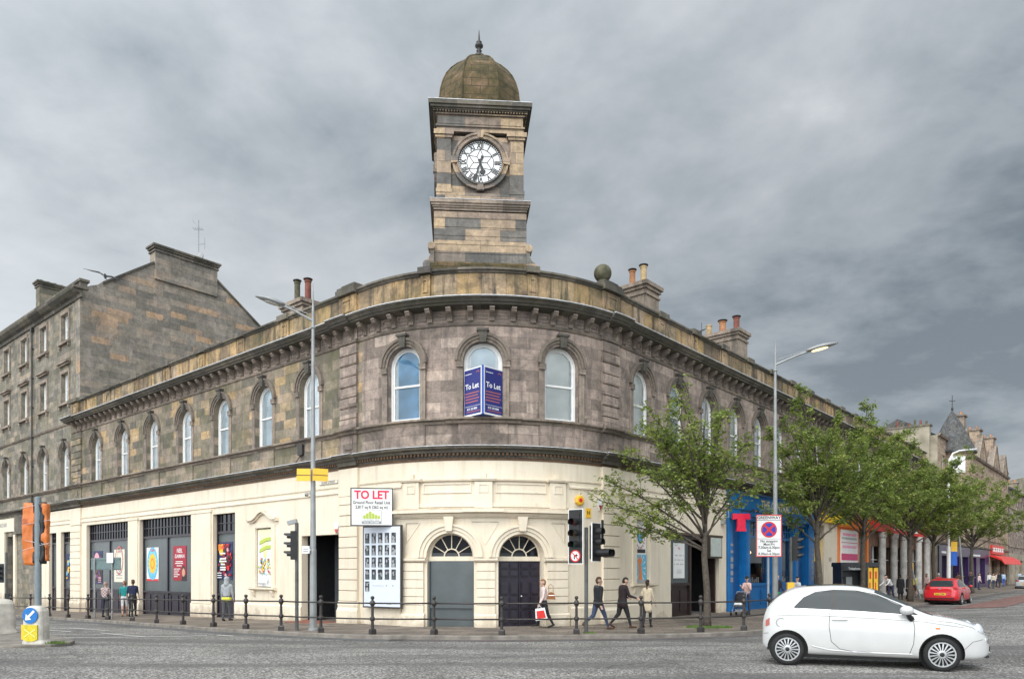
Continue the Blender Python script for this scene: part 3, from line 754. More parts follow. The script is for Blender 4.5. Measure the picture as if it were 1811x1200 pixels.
# clock
def clock(face_y,parent,Tc,name='clock_face'):
    R_=.78; cz=16.44
    def frot(mb): return mb
    mb=MB(); mb.lathe([(R_,0),(R_,.02)],64,0,Matrix.Translation((0,face_y,cz))@Matrix.Rotation(rad(90),4,'X'))
    face=mb.build(name,M['clockwhite'],parent); face.matrix_basis=Tc
    mb=MB(); y=face_y-.025
    def bar(a,r0,r1,w,y_=y,w2=None):
        w2=w if w2 is None else w2
        ca,sa=math.sin(a),math.cos(a); px,pz=sa,-ca
        A=[(ca*r0+px*w/2,sa*r0+pz*w/2),(ca*r0-px*w/2,sa*r0-pz*w/2),(ca*r1-px*w2/2,sa*r1-pz*w2/2),(ca*r1+px*w2/2,sa*r1+pz*w2/2)]
        pts=[(u,cz+v) for u,v in A][::-1]
        mb.xz(pts,y_-.008,y_)
    def cir(r0,r1): 
        archring(mb,0,cz,r0,r1,y-.006,y+.006,0,64,0,2*PI)
    cir(.765,.785); cir(.465,.49); cir(.70,.712)
    for k in range(60): bar(2*PI*k/60,.712,.765,.03 if k%5==0 else .022)
    # twelve numeral groups of strokes
    strokes={1:1,2:2,3:3,4:4,5:2,6:3,7:4,8:5,9:3,10:2,11:3,12:4}
    for k in range(1,13):
        a=2*PI*k/12; n=strokes[k]
        txt=['I','II','III','IIII','V','VI','VII','VIII','IX','X','XI','XII'][k-1]
        T=Matrix.Translation((math.sin(a)*.595,y-.004,cz+math.cos(a)*.595))@Matrix.Rotation(a,4,'Y')
        mb.text(txt,.27,0,0,0,0,.035,T=T,sx=.72)
    # glazing star inside
    for k in range(6):
        a=PI*k/3+PI/6; 
        for sg in (-1,1):
            p0=(0+math.sin(a)*.24,math.cos(a)*.24); b=a+sg*PI/6; p1=(math.sin(b)*.47,math.cos(b)*.47)
            dx,dz=p1[0]-p0[0],p1[1]-p0[1]; l=math.hypot(dx,dz); nx,nz=-dz/l*.011,dx/l*.011
            mb.xz([(p0[0]-nx,cz+p0[1]-nz),(p1[0]-nx,cz+p1[1]-nz),(p1[0]+nx,cz+p1[1]+nz),(p0[0]+nx,cz+p0[1]+nz)],y-.003,y+.002)
        bar(a,.0,.24,.018)
    mb.build('clock_numerals',M['black'],face)
    mb=MB(); y2=y-.05
    def hand(a,L_,w,tail):
        def q(r,o): return (math.sin(a)*r+math.cos(a)*o, cz+math.cos(a)*r-math.sin(a)*o)
        pts=[q(-tail,-w*.8),q(-tail,w*.8),q(0,w*.35),q(L_*.6,w*.45),q(L_*.66,w*1.3),q(L_*.78,w*1.2),q(L_,0),q(L_*.78,-w*1.2),q(L_*.66,-w*1.3),q(L_*.6,-w*.45),q(0,-w*.35)]
        mb.xz(pts[::-1] if False else pts,y2,y2+.02)
    hand(rad(198),.74,.055,.24); 
    mb.build('minute_hand',M['black'],face)
    mb=MB(); y2=y-.03; hand(rad(166),.46,.085,.12); mb.build('hour_hand',M['black'],face)
    mb=MB(); archring(mb,0,cz,.8,.98,face_y-.12,face_y+.02,0,40,0,2*PI); archring(mb,0,cz,.785,.83,face_y-.17,face_y+.02,0,40,0,2*PI); archring(mb,0,cz,.93,1.0,face_y-.16,face_y+.02,0,40,0,2*PI)
    for a in (0,90,180,270):
        T=Matrix.Translation((0,0,cz))@Matrix.Rotation(rad(a),4,'Y'); mb.add([(-.09,face_y-.2,.8),(.09,face_y-.2,.8),(.13,face_y-.2,1.04),(-.13,face_y-.2,1.04),(-.09,face_y,.8),(.09,face_y,.8),(.13,face_y,1.04),(-.13,face_y,1.04)],[(0,1,2,3),(4,0,3,7),(1,5,6,2),(3,2,6,7),(5,4,0,1)],0,T)
    r=mb.build('clock_surround',M['tower'],parent); r.matrix_basis=Tc
M['clockwhite']=plain('opal_clock_glass',(.85,.86,.86),.25,var=.03)
clock(.135,tower,Matrix.Identity(4))
T4=Matrix.Translation((0,D/2,0))@Matrix.Rotation(rad(-90),4,'Z')@Matrix.Translation((0,-D/2,0)); clock(.135,tower,T4)
# ------------------------------------------------------------------ chimneys on the roof
def chimney(s,off,w,d,z0,z1,pots,mat='old',rz=0,parent=None,name='chimney',caph=.3):
    mb=MB(); mb.box(-w/2,w/2,-d/2,d/2,z0,z1-caph); mb.box(-w/2-.06,w/2+.06,-d/2-.06,d/2+.06,z1-caph-.25,z1-caph-.15); mb.box(-w/2-.08,w/2+.08,-d/2-.08,d/2+.08,z1-caph,z1-caph*.55); mb.box(-w/2-.16,w/2+.16,-d/2-.16,d/2+.16,z1-caph*.55,z1)
    c=mb.build(name,M[mat],parent or B); c.matrix_basis=FM(s,off)@Matrix.Rotation(rz,4,'Z')
    for (x,y,h,r,mt,cap) in pots:
        p=MB(); p.lathe([(r*1.15,z1),(r*1.1,z1+.08),(r,z1+.12),(r*.97,z1+h*.9),(r*1.12,z1+h*.92),(r*1.12,z1+h)],14,0,Matrix.Translation((x,y,0)))
        if cap: p.lathe([(r*1.45,z1+h+.03),(r*1.5,z1+h+.06),(r*.3,z1+h+.13)],14,1,Matrix.Translation((x,y,0))); p.box(x-.02,x+.02,y-.02,y+.02,z1+h,z1+h+.05,1)
        p.build('chimney_pot',[M[mt],M['iron']],c,smooth=False)
    return c
chimney(-11.9,-2.1,1.5,1.0,11.4,13.9,[(-.42,0,1.15,.13,'mossy',1),(.42,0,1.0,.14,'claydark',1)],'mid')
chimney(10.6,-2.2,1.15,1.7,11.4,14.45,[(0,.15,.85,.13,'clay',1),(0,-.42,.9,.14,'claybuff',1)],'mid')
chimney(20.3,-2.6,1.2,2.3,11.4,14.8,[(0,.8,.7,.16,'claybuff',0),(0,.0,.75,.18,'clay',1),(0,-.8,.8,.16,'claydark',1)],'mid')
chimney(31,-2.9,1.0,1.3,11.4,13.5,[(0,-.3,.7,.2,'claybuff',0),(0,.3,.7,.2,'clay',0)],'mid')
# thin aerial on the right wing roof
mb=MB(); mb.tube([(0,0,0),(0,0,1.6)],.015,5); mb.tube([(-.3,0,1.1),(.35,0,1.4)],.01,4)
for k in range(6): mb.tube([(-.25+.11*k,-.15,1.12+.05*k),(-.25+.11*k,.15,1.12+.05*k)],.008,4)
o=mb.build('roof_aerial',M['iron']); tag(o,'thin television aerial behind the right hand parapet between two chimneys','aerial'); o.matrix_world=FM(14.6,-1.0,12.1)
# ================================================================== cream ground floor
CR=M['cream']
ops=[(-37.07,1.35,-.9,4.38,False),(-34.77,1.66,-.9,4.38,False),(-28.37,5.93,-.8,4.66,False),(-21.05,5.82,-.6,4.66,False),(-15.0,2.0,-.5,4.55,False),(-11.6,1.2,1.24,3.75,False),(-7.5,2.6,-.3,3.33,False)]
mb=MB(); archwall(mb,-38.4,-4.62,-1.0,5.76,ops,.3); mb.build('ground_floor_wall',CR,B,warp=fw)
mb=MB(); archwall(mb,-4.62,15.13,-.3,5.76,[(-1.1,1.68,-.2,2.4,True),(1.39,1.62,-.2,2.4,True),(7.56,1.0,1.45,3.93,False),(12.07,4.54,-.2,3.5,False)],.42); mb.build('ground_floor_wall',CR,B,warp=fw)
# long cream mouldings and plinths
mb=MB()
for a,b in ((-38.4,-2.95),(3.2,15.13)):
    mb.sweep([(0,4.84),(-.05,4.86),(-.05,4.92),(0,4.95)],sl(a,b)); mb.sweep([(0,5.08),(-.03,5.09),(-.04,5.13),(0,5.15)],sl(a,b))
mb.build('painted_moulding',CR,B,warp=fw)
for a,b in ((-25.4,-23.96),(-18.14,-16.0),(-14.0,-8.8),(-33.9,-31.4),(-4.6,-2.95),(3.25,9.8)):
    mb=MB(); g0=gs((a+b)/2); mb.sweep([(0,g0-.3),(-.05,g0-.3),(-.05,g0+.6),(0,g0+.66)],sl(a,b))
    mb.build('painted_plinth',CR,B,warp=fw)
# capitals of the broad piers
for a,b in ((-25.4,-23.96),(-18.14,-16.0)):
    mb=MB(); band(mb,a+.12,b-.12,-.06,0,gs(a)+.66,4.66); band(mb,a+.05,b-.05,-.09,0,4.66,4.78); mb.build('painted_pilaster',CR,B,warp=fw)
# rusticated corner piers
for (a,b,gz_) in ((-6.2,-5.1,-.05),(4.75,5.75,-.02),(-33.7,-32.1,-.55)):
    mb=MB(); z=gz_+.85; band(mb,a-.08,b+.08,-.16,0,gz_-.3,gz_+.5); mb.sweep([(-.16,gz_+.5),(-.1,gz_+.62),(-.12,gz_+.72),(-.08,gz_+.85),(0,gz_+.85),(0,gz_+.5)],sl(a-.06,b+.06))
    while z<4.6:
        zz=min(4.72,z+.40); mb.sweep([(-.1,z+.018),(-.1,zz-.018),(-.06,zz),(0,zz),(0,z),(-.06,z)],sl(a,b)); z=zz
    band(mb,a-.03,b+.03,-.1,0,4.72,5.74); mb.build('rusticated_pier',CR,B,warp=fw)
# frame unit round the two arched doorways
mb=MB()
band(mb,-2.95,3.2,-.1,0,3.78,3.82); mb.sweep([(0,3.82),(-.14,3.82),(-.2,3.9),(-.3,3.93),(-.3,4.02),(-.1,4.1),(0,4.1)],sl(-3.15,3.35)); 
band(mb,-.6,.75,-.36,-.3,3.94,4.05)
for c,w in ((-2.5,.6),(.07,.6),(2.7,.6)):
    band(mb,c-w/2,c+w/2,-.12,0,4.1,5.0)
    for (a,b,e,f) in ((c-.16,c+.16,4.62,4.65),(c-.16,c+.16,4.88,4.91),(c-.16,c-.13,4.65,4.88),(c+.13,c+.16,4.65,4.88)): band(mb,a,b,-.14,-.12,e,f)
    mb.sweep([(0,5.0),(-.16,5.02),(-.2,5.08),(-.2,5.12),(0,5.14)],sl(c-w/2-.1,c+w/2+.1))
    band(mb,c-.08,c+.08,-.1,0,5.14,5.3)
for a,b in ((-2.2,-.23),(.37,2.4)):
    for (x0,x1,z0,z1) in ((a+.12,b-.12,4.62,4.66),(a+.12,b-.12,4.92,4.96),(a+.12,a+.16,4.66,4.92),(b-.16,b-.12,4.66,4.92)): band(mb,x0,x1,-.035,0,z0,z1)
mb.sweep([(0,5.02),(-.08,5.03),(-.1,5.08),(0,5.1)],sl(-2.2,2.4)); band(mb,-2.9,3.15,-.05,0,4.14,4.28)
mb.build('doorway_entablature',CR,B,warp=fw)
for c,w in ((-1.1,1.68),(1.39,1.62)):
    mb=MB(); r=w/2; archring(mb,c,2.4,r+.001,r+.12,-.06,0,0,20); archring(mb,c,2.4,r+.12,r+.26,-.1,0,0,20); archring(mb,c,2.4,r+.24,r+.31,-.15,0,0,20)
    mb.add([(c-.11,-.2,3.3),(c+.11,-.2,3.3),(c+.17,-.24,3.8),(c-.17,-.24,3.8),(c-.11,0,3.3),(c+.11,0,3.3),(c+.17,0,3.8),(c-.17,0,3.8)],[(0,1,2,3),(4,0,3,7),(1,5,6,2),(3,2,6,7),(5,4,0,1)])
    mb.build('arch_moulding',CR,B,warp=fw)
for a,b in ((-2.9,-2.0),(-.2,.5),(2.26,3.15)):
    mb=MB(); z=.45
    while z<2.2:
        zz=min(2.22,z+.295); mb.sweep([(-.09,z+.014),(-.09,zz-.014),(-.06,zz),(0,zz),(0,z),(-.06,z)],sl(a+.04,b-.04)); z=zz
    band(mb,a,b,-.14,0,-.2,.4); mb.sweep([(0,.4),(-.14,.4),(-.08,.46),(0,.46)],sl(a,b))
    mb.sweep([(0,2.24),(-.1,2.25),(-.15,2.3),(-.15,2.36),(0,2.4)],sl(a-.05,b+.05)); mb.build('doorway_pier',CR,B,warp=fw)
# sunk spandrel outlines
mb=MB()
for pts in ([(-2.75,3.6),(-2.2,3.6),(-2.75,2.9)],[(-.35,3.62),(.6,3.62),(.13,2.85)],[(3.02,3.6),(2.5,3.6),(3.02,2.9)]):
    for i in range(3):
        (x0,z0),(x1,z1)=pts[i],pts[(i+1)%3]; l=math.hypot(x1-x0,z1-z0); nx,nz=-(z1-z0)/l*.012,(x1-x0)/l*.012
        mb.xz([(x0-nx,z0-nz),(x1-nx,z1-nz),(x1+nx,z1+nz),(x0+nx,z0+nz)],-.022,0); mb.xz([(x0-nx,z0-nz),(x1-nx,z1-nz),(x1+nx,z1+nz),(x0+nx,z0+nz)][::-1],-.022,0)
mb.build('spandrel_moulding',CR,B,warp=fw)
def fanlight(c,w,y):
    r=w/2; mb=MB(); archring(mb,c,2.42,r-.06,r,y-.04,y+.04,0,22); archring(mb,c,2.42,.26,.30,y-.03,y+.03,0,14); mb.box(c-r,c+r,y-.08,y+.06,2.28,2.44)
    for k in range(1,6):
        if k==0: continue
        a=PI*k/6; ca,sa=math.cos(a),math.sin(a); nx,nz=-sa*.014,ca*.014
        q=[(c+.28*ca-nx,2.42+.28*sa-nz),(c+(r-.03)*ca-nx,2.42+(r-.03)*sa-nz),(c+(r-.03)*ca+nx,2.42+(r-.03)*sa+nz),(c+.28*ca+nx,2.42+.28*sa+nz)]
        mb.xz(q,y-.025,y+.02)
    f=mb.build('fanlight',CR,B,warp=fw)
    g_=MB(); pts=[(c+r*.97*math.cos(PI*i/18),2.42+r*.97*math.sin(PI*i/18)) for i in range(19)]; g_.xz(pts,y,y+.012); g_.build('pane',M['darkglass'],f,warp=fw)
def dgf(nt,b):
    b.inputs['Base Color'].default_value=(.012,.014,.018,1); b.inputs['Roughness'].default_value=.06; b.inputs['IOR'].default_value=1.5
    bump(nt,b,noisef(nt,1.2,2),.06,.05)
M['darkglass']=mk('dark_shop_glass',dgf)
fanlight(-1.1,1.66,.26); fanlight(1.39,1.60,.38)
# boarded left arch
mb=MB(); mb.box(-1.93,-.27,.2,.24,.72,2.29); mb.box(-1.93,-.27,.14,.22,.64,.74); mb.box(-1.9,-.3,.22,.25,-.1,.64); mb.box(-1.94,-1.88,.12,.2,-.1,2.28); mb.box(-.32,-.26,.12,.2,-.1,2.28); mb.build('boarded_doorway',M['shopgrey'],B,warp=fw)
# panelled double door in the right arch
mb=MB(); mb.box(.6,2.18,.36,.42,-.08,2.29)
for i in range(2):
    x0=.63+i*.78
    for (px0,px1) in ((x0+.06,x0+.34),(x0+.42,x0+.70)):
        for (z0,z1) in ((.12,.55),(.62,1.05),(1.12,1.55),(1.75,1.95),(2.02,2.2)):
            mb.box(px0,px1,.335,.36,z0,z1,taper=.0)
            mb.box(px0+.04,px1-.04,.315,.335,z0+.04,z1-.04)
mb.box(1.385,1.415,.32,.36,-.06,2.27); dr=mb.build('double_door',M['purpleblack'],B,warp=fw)
mb=MB(); mb.ball((1.46,.3,1.05),.03,0,8); mb.build('handle',M['lead'],dr,warp=fw)
# shopfront bays on the left street
def shopbay(s0,s1,top,nv,g0,name='shopfront'):
    y=.24; mb=MB(); z1=3.7; z2=.84
    fr=MB(); fr.box(s0,s0+.1,y-.06,y+.05,g0-.2,top); fr.box(s1-.1,s1,y-.06,y+.05,g0-.2,top); fr.box(s0+.1,s1-.1,y-.08,y+.05,z1-.06,z1+.06); fr.box(s0+.1,s1-.1,y-.09,y+.05,z2-.05,z2+.05)
    for k in range(1,nv): x=s0+(s1-s0)*k/nv; fr.box(x-.05,x+.05,y-.07,y+.05,z2+.05,z1-.06); fr.box(x-.06,x+.06,y-.06,y+.05,g0-.2,z2-.05)
    # small-paned clerestory bars
    n=int((s1-s0)/.36)
    for k in range(1,n): x=s0+(s1-s0)*k/n; fr.box(x-.015,x+.015,y-.04,y+.03,z1+.06,top)
    fr.box(s0+.1,s1-.1,y-.045,y+.03,(z1+top)/2-.02,(z1+top)/2+.02)
    # stallriser panels
    n=max(2,int((s1-s0)/.75))
    for k in range(n):
        a=s0+.12+(s1-s0-.24)*k/n; b=s0+.12+(s1-s0-.24)*(k+1)/n; fr.box(a+.08,b-.08,y-.03,y,g0+.14,z2-.14)
    f=fr.build(name,M['purpleblack'],B,warp=fw)
    mb.box(s0+.05,s1-.05,y,y+.03,z2,z1); mb.build('window_board',M['shopgrey'],f,warp=fw)
    m2=MB(); m2.box(s0+.05,s1-.05,y+.005,y+.02,z1,top); m2.build('pane',M['darkglass'],f,warp=fw)
    m3=MB(); m3.box(s0+.05,s1-.05,y,y+.03,g0-.25,z2); m3.build('stallriser',M['purpleblack'],f,warp=fw)
    return f
for a,b,t,n,g0 in ((-37.75,-36.4,4.38,1,-.65),(-35.6,-33.94,4.38,1,-.6),(-31.33,-25.4,4.66,2,-.48),(-23.96,-18.14,4.66,2,-.33),(-16.0,-14.0,4.55,1,-.2)): shopbay(a,b,t,n,g0)
# dark open entrance with lit strips inside
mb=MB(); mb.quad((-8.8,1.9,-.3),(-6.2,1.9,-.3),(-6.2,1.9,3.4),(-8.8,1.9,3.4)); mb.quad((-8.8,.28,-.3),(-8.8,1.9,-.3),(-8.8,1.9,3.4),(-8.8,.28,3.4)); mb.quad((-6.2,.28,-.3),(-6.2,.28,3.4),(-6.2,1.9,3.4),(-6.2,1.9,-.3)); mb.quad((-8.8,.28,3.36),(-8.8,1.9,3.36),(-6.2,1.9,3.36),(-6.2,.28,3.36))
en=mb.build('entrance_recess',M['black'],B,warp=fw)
mb=MB(); mb.box(-7.3,-7.05,1.6,1.62,1.25,1.45); mb.box(-6.95,-6.75,1.6,1.62,1.28,1.42); mb.box(-6.6,-6.22,1.2,1.22,1.28,1.5); mb.box(-6.6,-6.22,1.2,1.22,.22,.4); mb.build('lime_strip',emit('lime_glass_strip',(.45,.6,.03),.35),en,warp=fw)
mb=MB(); mb.box(-6.6,-6.22,1.1,1.12,.5,1.0); mb.build('purple_panel',plain('purple_panel',(.08,.02,.12),.4),en,warp=fw)
mb=MB(); mb.box(-8.8,-6.2,.02,.26,-.3,gs(-7)+.012); mb.box(-8.6,-6.3,-.9,.02,-.3,gs(-7)+.01); mb.build('red_tiled_threshold',plain('red_quarry_tile',(.25,.09,.06),.7,var=.3),B,warp=fw)
# two framed openings that carry posters
def framedpanel(s0,s1,z0,z1,swan=False):
    mb=MB(); y=-.05
    band(mb,s0-.3,s0-.02,y,0,z0-.02,z1+.14); band(mb,s1+.02,s1+.3,y,0,z0-.02,z1+.14); band(mb,s0-.02,s1+.02,y,0,z1+.02,z1+.14)
    mb.sweep([(0,z0-.14),(-.12,z0-.12),(-.18,z0-.08),(-.18,z0-.02),(0,z0)],sl(s0-.42,s1+.42))
    for x in (s0-.22,s1+.04): mb.sweep([(0,z0-.4),(-.06,z0-.38),(-.13,z0-.2),(-.13,z0-.14),(0,z0-.14)],sl(x,x+.18))
    if swan:
        c=(s0+s1)/2; n=20; pts=[]
        for i in range(n+1):
            u=-1+2*i/n; pts.append((c+u*1.15,z1+.32+.34*(math.cos(min(1,abs(u)/.75)*PI)*.5+.5)))
        for i in range(n):
            (xa,za),(xb,zb)=pts[i],pts[i+1]
            for (dz0,dz1,yy) in ((-.06,.02,-.08),(.02,.10,-.17)):
                A=[(xa,yy,za+dz0),(xb,yy,zb+dz0),(xb,yy,zb+dz1),(xa,yy,za+dz1)]; Bk=[(p[0],0,p[2]) for p in A]
                mb.add(A+Bk,[(0,1,2,3),(3,2,6,7),(1,0,4,5)])
        mb.box(c-1.15,c-1.1,-.17,0,z1+.26,z1+.42); mb.box(c+1.1,c+1.15,-.17,0,z1+.26,z1+.42)
    return mb.build('window_architrave',CR,B,warp=fw)
framedpanel(-12.2,-11.0,1.24,3.75,True); framedpanel(7.06,8.06,1.45,3.93)
# right-hand side shop recess
mb=MB(); mb.box(9.85,11.6,.14,.2,1.42,3.4); sf=mb.build('shopfront',M['shopgrey'],B,warp=fw)
mb=MB(); mb.box(9.8,9.95,.08,.2,-.1,3.46); mb.box(9.95,14.34,.06,.2,3.3,3.46); mb.box(9.95,11.6,.06,.22,1.3,1.42); mb.box(9.95,11.6,.16,.22,-.1,1.3); mb.box(11.6,11.75,.06,.2,-.1,3.3); mb.box(14.1,14.2,.1,.4,-.1,3.3)
for (a,b) in ((10.1,10.65),(10.85,11.45)): mb.box(a,b,.12,.16,.2,1.1)
mb.build('panelled_stallriser',plain('brown_black_timber',(.03,.018,.016),.4,var=.3),sf,warp=fw)
mb=MB(); mb.quad((11.6,1.5,-.2),(14.34,1.5,-.2),(14.34,1.5,3.5),(11.6,1.5,3.5)); mb.quad((11.62,.2,-.2),(11.62,1.5,-.2),(11.62,1.5,3.5),(11.62,.2,3.5)); mb.quad((14.3,.42,-.2),(14.3,.42,3.5),(14.3,1.5,3.5),(14.3,1.5,-.2)); mb.quad((11.6,.2,3.45),(11.6,1.5,3.45),(14.34,1.5,3.45),(14.34,.4,3.45)); mb.build('dark_recess',M['black'],sf,warp=fw)
mb=MB(); mb.box(9.75,14.6,-.08,0,3.46,3.56); mb.build('lintel_board',plain('weathered_board',(.10,.07,.05),.8),sf,warp=fw)
# ================================================================== shops under the right wing
M['blue']=plain('royal_blue_gloss_paint',(.01,.155,.42),.28,var=.12,scale=2)
M['bluedark']=plain('deep_blue_door_paint',(.006,.085,.27),.3,var=.15)
M['gold']=plain('cream_gold_lettering',(.78,.62,.32),.4)
M['yellow']=plain('yellow_fascia',(.85,.55,.03),.4,var=.06)
M['orange']=plain('orange_fascia',(.85,.22,.03),.4,var=.08)
M['red']=plain('red_fascia',(.68,.03,.025),.4,var=.1)
M['magenta']=plain('magenta_panel',(.60,.03,.16),.4)
M['signwhite']=plain('white_sign_face',(.82,.82,.80),.35,var=.04)
M['greytext']=plain('grey_sign_text',(.30,.31,.33),.5)
M['pinktext']=plain('pink_sign_text',(.75,.25,.4),.5)
M['warm']=emit('warm_lamp',(1,.55,.2),3.0)
M['brownroom']=plain('warm_brown_bar_room',(.14,.075,.03),.7,var=.6,scale=3)
def G0(s): return gs(s)-.1
def shopwall(s0,s1,mat,ops,y=0,z0=-.3,z1=5.76,depth=.3):
    mb=MB(); archwall(mb,s0,s1,z0,z1,ops,depth,y=y); return mb.build('shopfront',mat,B,warp=fw)
pub=shopwall(15.13,26.79,M['blue'],[(16.36,1.48,0,4.5,False),(19.0,2.7,1.3,4.42,False),(22.75,1.9,1.3,4.42,False),(24.98,1.5,0,4.45,False)],-.02)
mb=MB(); mb.box(15.16,26.77,-.12,-.02,4.9,5.68); mb.sweep([(-.02,5.68),(-.2,5.7),(-.26,5.76),(-.02,5.78)],sl(15.16,26.77)); mb.box(15.16,26.77,-.2,-.02,4.62,4.74); mb.box(15.16,26.77,-.1,-.02,4.74,4.88)
for a,b in ((15.2,15.58),(17.15,17.6),(20.4,21.75),(23.75,24.18),(25.78,26.75)):
    mb.box(a,b,-.12,-.02,0,4.62); mb.box(a-.03,b+.03,-.16,-.12,0,.5); mb.box(a-.04,b+.04,-.18,-.12,4.4,4.62); mb.box(a+.08,b-.08,-.14,-.12,.7,4.2)
for a,b in ((17.7,20.3),(21.9,23.65)):
    mb.box(a,b,-.1,-.02,1.18,1.32); 
    for k in range(2): w=(b-a)/2; mb.box(a+.08+w*k,a+w*(k+1)-.08,-.06,-.02,.25,1.05)
    for k in range(12): mb.box((a+b)/2-.18,(a+b)/2+.18,-.085,-.06,.3+.06*k,.33+.06*k)
pj=mb.build('fascia_and_pilasters',M['blue'],pub,warp=fw)
mb=MB()
for a,b in ((15.62,17.1),(24.23,25.73)): mb.box(a,b,.25,.3,0,4.5); mb.box(a+.15,b-.15,.22,.25,.3,1.9); mb.box(a+.15,b-.15,.22,.25,2.1,3.9)
mb.build('door',M['bluedark'],pub,warp=fw)
for a,b in ((17.65,20.35),(21.8,23.7)):
    mb=MB(); mb.box(a,b,.14,.2,3.6,3.7); mb.box(a,a+.07,.12,.2,1.3,4.42); mb.box(b-.07,b,.12,.2,1.3,4.42); n=5
    for k in range(1,n): x=a+(b-a)*k/n; mb.box(x-.02,x+.02,.14,.19,3.7,4.42)
    mb.box(a,b,.14,.19,4.04,4.08); f=mb.build('window',M['blue'],pub,warp=fw)
    mb=MB(); mb.quad((a,.17,1.3),(b,.17,1.3),(b,.17,4.42),(a,.17,4.42)); mb.build('pane',M['glass'],f,warp=fw)
    mb=MB(); mb.quad((a-.3,1.2,1.0),(b+.3,1.2,1.0),(b+.3,1.2,2.1),(a-.3,1.2,2.1)); mb.box(a+.1,b-.1,.7,1.0,1.0,1.75); mb.build('bar_room',M['brownroom'],f,warp=fw)
    mb=MB(); mb.quad((a-.3,1.25,2.1),(b+.3,1.25,2.1),(b+.3,1.25,4.5),(a-.3,1.25,4.5)); mb.build('dark_room',M['roomdark'],f,warp=fw)
    mb=MB(); mb.ball((a+.8,.8,3.0),.12,0,10); mb.ball((b-.5,.9,2.9),.1,0,10); mb.build('lamp',M['warm'],f,warp=fw)
    mb=MB(); 
    for k in range(9): mb.box(a+.15+k*.25,a+.27+k*.25,.4,.5,1.3,1.45+.08*((k*7)%3))
    mb.build('cups',M['signwhite'],f,warp=fw)
mb=MB(); mb.text('THE CENTRAL BAR',.62,21.6,5.28,-.13,0,.02); mb.text('7',.5,16.3,5.28,-.13,0,.03); mb.text('7',.4,26.2,5.28,-.13,0,.02); mb.build('sign_lettering',M['gold'],pub,warp=fw)
mb=MB()
for a in (15.24,26.2):
    for k in range(6): mb.box(a+.02,a+.28,-.165,-.15,1.4+.32*k+ (0 if k<4 else .1),1.62+.32*k)
mb.build('small_notices',M['greytext'],pub,warp=fw)
mb=MB(); mb.tube([(17.35,-.18,4.8),(17.35,-.4,4.95),(17.35,-.5,4.9)],.02,6); mb.lathe([(.16,-.08),(.13,.0),(.05,.05)],10,0,Matrix.Translation((17.35,-.52,4.88))); mb.build('fascia_lantern',M['iron'],pub,warp=fw)
# yellow-signed shop with cream front
ysh=shopwall(26.79,31.35,CR,[(27.9,1.9,1.0,4.7,False),(30.0,.55,.9,2.5,False),(30.0,.55,2.75,4.3,False)],0)
mb=MB(); mb.box(26.85,33.0,-.25,-.02,4.88,5.72); f=mb.build('fascia_board',M['yellow'],ysh,warp=fw)
mb=MB(); mb.box(27.0,28.85,.2,.25,2.5,3.95); mb.build('yellow_window_bill',M['yellow'],ysh,warp=fw)
mb=MB()
for k in range(6): mb.box(27.15,28.7,.19,.2,3.75-.18*k-.05,3.75-.18*k)
mb.box(26.95,28.9,.3,.32,1.0,2.5); mb.build('window_print',M['greytext'],ysh,warp=fw)
mb=MB(); 
for c in (29.78,29.93,30.08,30.23): mb.box(c-.02,c+.02,.1,.14,.9,4.3)
mb.build('window_bars',M['white'],ysh,warp=fw); mb=MB(); mb.box(29.7,30.3,.2,.22,.9,4.3); mb.box(26.95,28.85,.28,.29,1.0,4.7); mb.build('pane',M['darkglass'],ysh,warp=fw)
# orange-framed shop with a stack of white notices
osh=shopwall(31.35,38.3,M['orange'],[(36.9,1.9,.3,4.6,False)],0)
mb=MB(); mb.box(31.4,38.2,-.2,-.02,4.75,5.4); mb.build('fascia_board',M['orange'],osh,warp=fw)
mb=MB(); mb.box(31.9,35.4,-.08,-.02,1.0,4.6); wb=mb.build('notice_board',M['signwhite'],osh,warp=fw)
mb=MB(); mb.box(31.95,35.35,-.095,-.08,2.62,3.05); mb.box(31.95,35.35,-.09,-.08,3.75,3.79); mb.build('magenta_band',M['magenta'],wb,warp=fw)
mb=MB()
for z,t in ((4.3,'l l l l l l'),(3.5,'ll lll ll l'),(2.4,'llll lllllll')):
    for k in range(11): mb.box(32.2+.27*k,32.2+.27*k+.18,-.092,-.08,z-.08,z+.08)
mb.build('notice_print',M['pinktext'],wb,warp=fw)
mb=MB()
for k in range(12): mb.box(32.1+.26*k,32.1+.26*k+.17,-.092,-.08,3.98,4.12)
mb.build('notice_print',M['greytext'],wb,warp=fw)
mb=MB(); mb.box(36.0,37.8,.2,.22,.3,4.6); mb.box(35.98,37.82,.12,.2,3.2,3.3); mb.build('pane',M['darkglass'],osh,warp=fw)
M['colgrey']=plain('grubby_white_column_paint',(.52,.50,.47),.6,var=.3,scale=2)
# brown shop with red fascia and white columns
rsh=shopwall(38.3,55.5,plain('brown_shopfront_timber',(.16,.085,.05),.6,var=.4,scale=1.5),[(c,2.2,.4,3.7,False) for c in (40,43.0,46,49,52,54.3)][:5],0)
mb=MB(); mb.box(37.9,55.3,-.35,-.02,4.78,5.7); rf=mb.build('fascia_board',M['red'],rsh,warp=fw)
mb=MB(); 
for k,(a,w) in enumerate(((43.6,.5),(44.6,1.2),(46.2,.5),(47,1.8),(49.5,1.6))): mb.box(a,a+w,-.37,-.35,5.0+.1*(k%2),5.45)
mb.build('fascia_print',M['signwhite'],rsh,warp=fw)
for c in (40.73,43.97,46.82,51.82,54.8):
    mb=MB(); T=Matrix.Translation((c,-.25,0)); mb.lathe([(.34,-.1),(.34,.25),(.26,.35),(.25,4.3),(.32,4.4),(.34,4.76)],14,0,T); mb.build('column',M['colgrey'],rsh,warp=fw,smooth=False)
mb=MB()
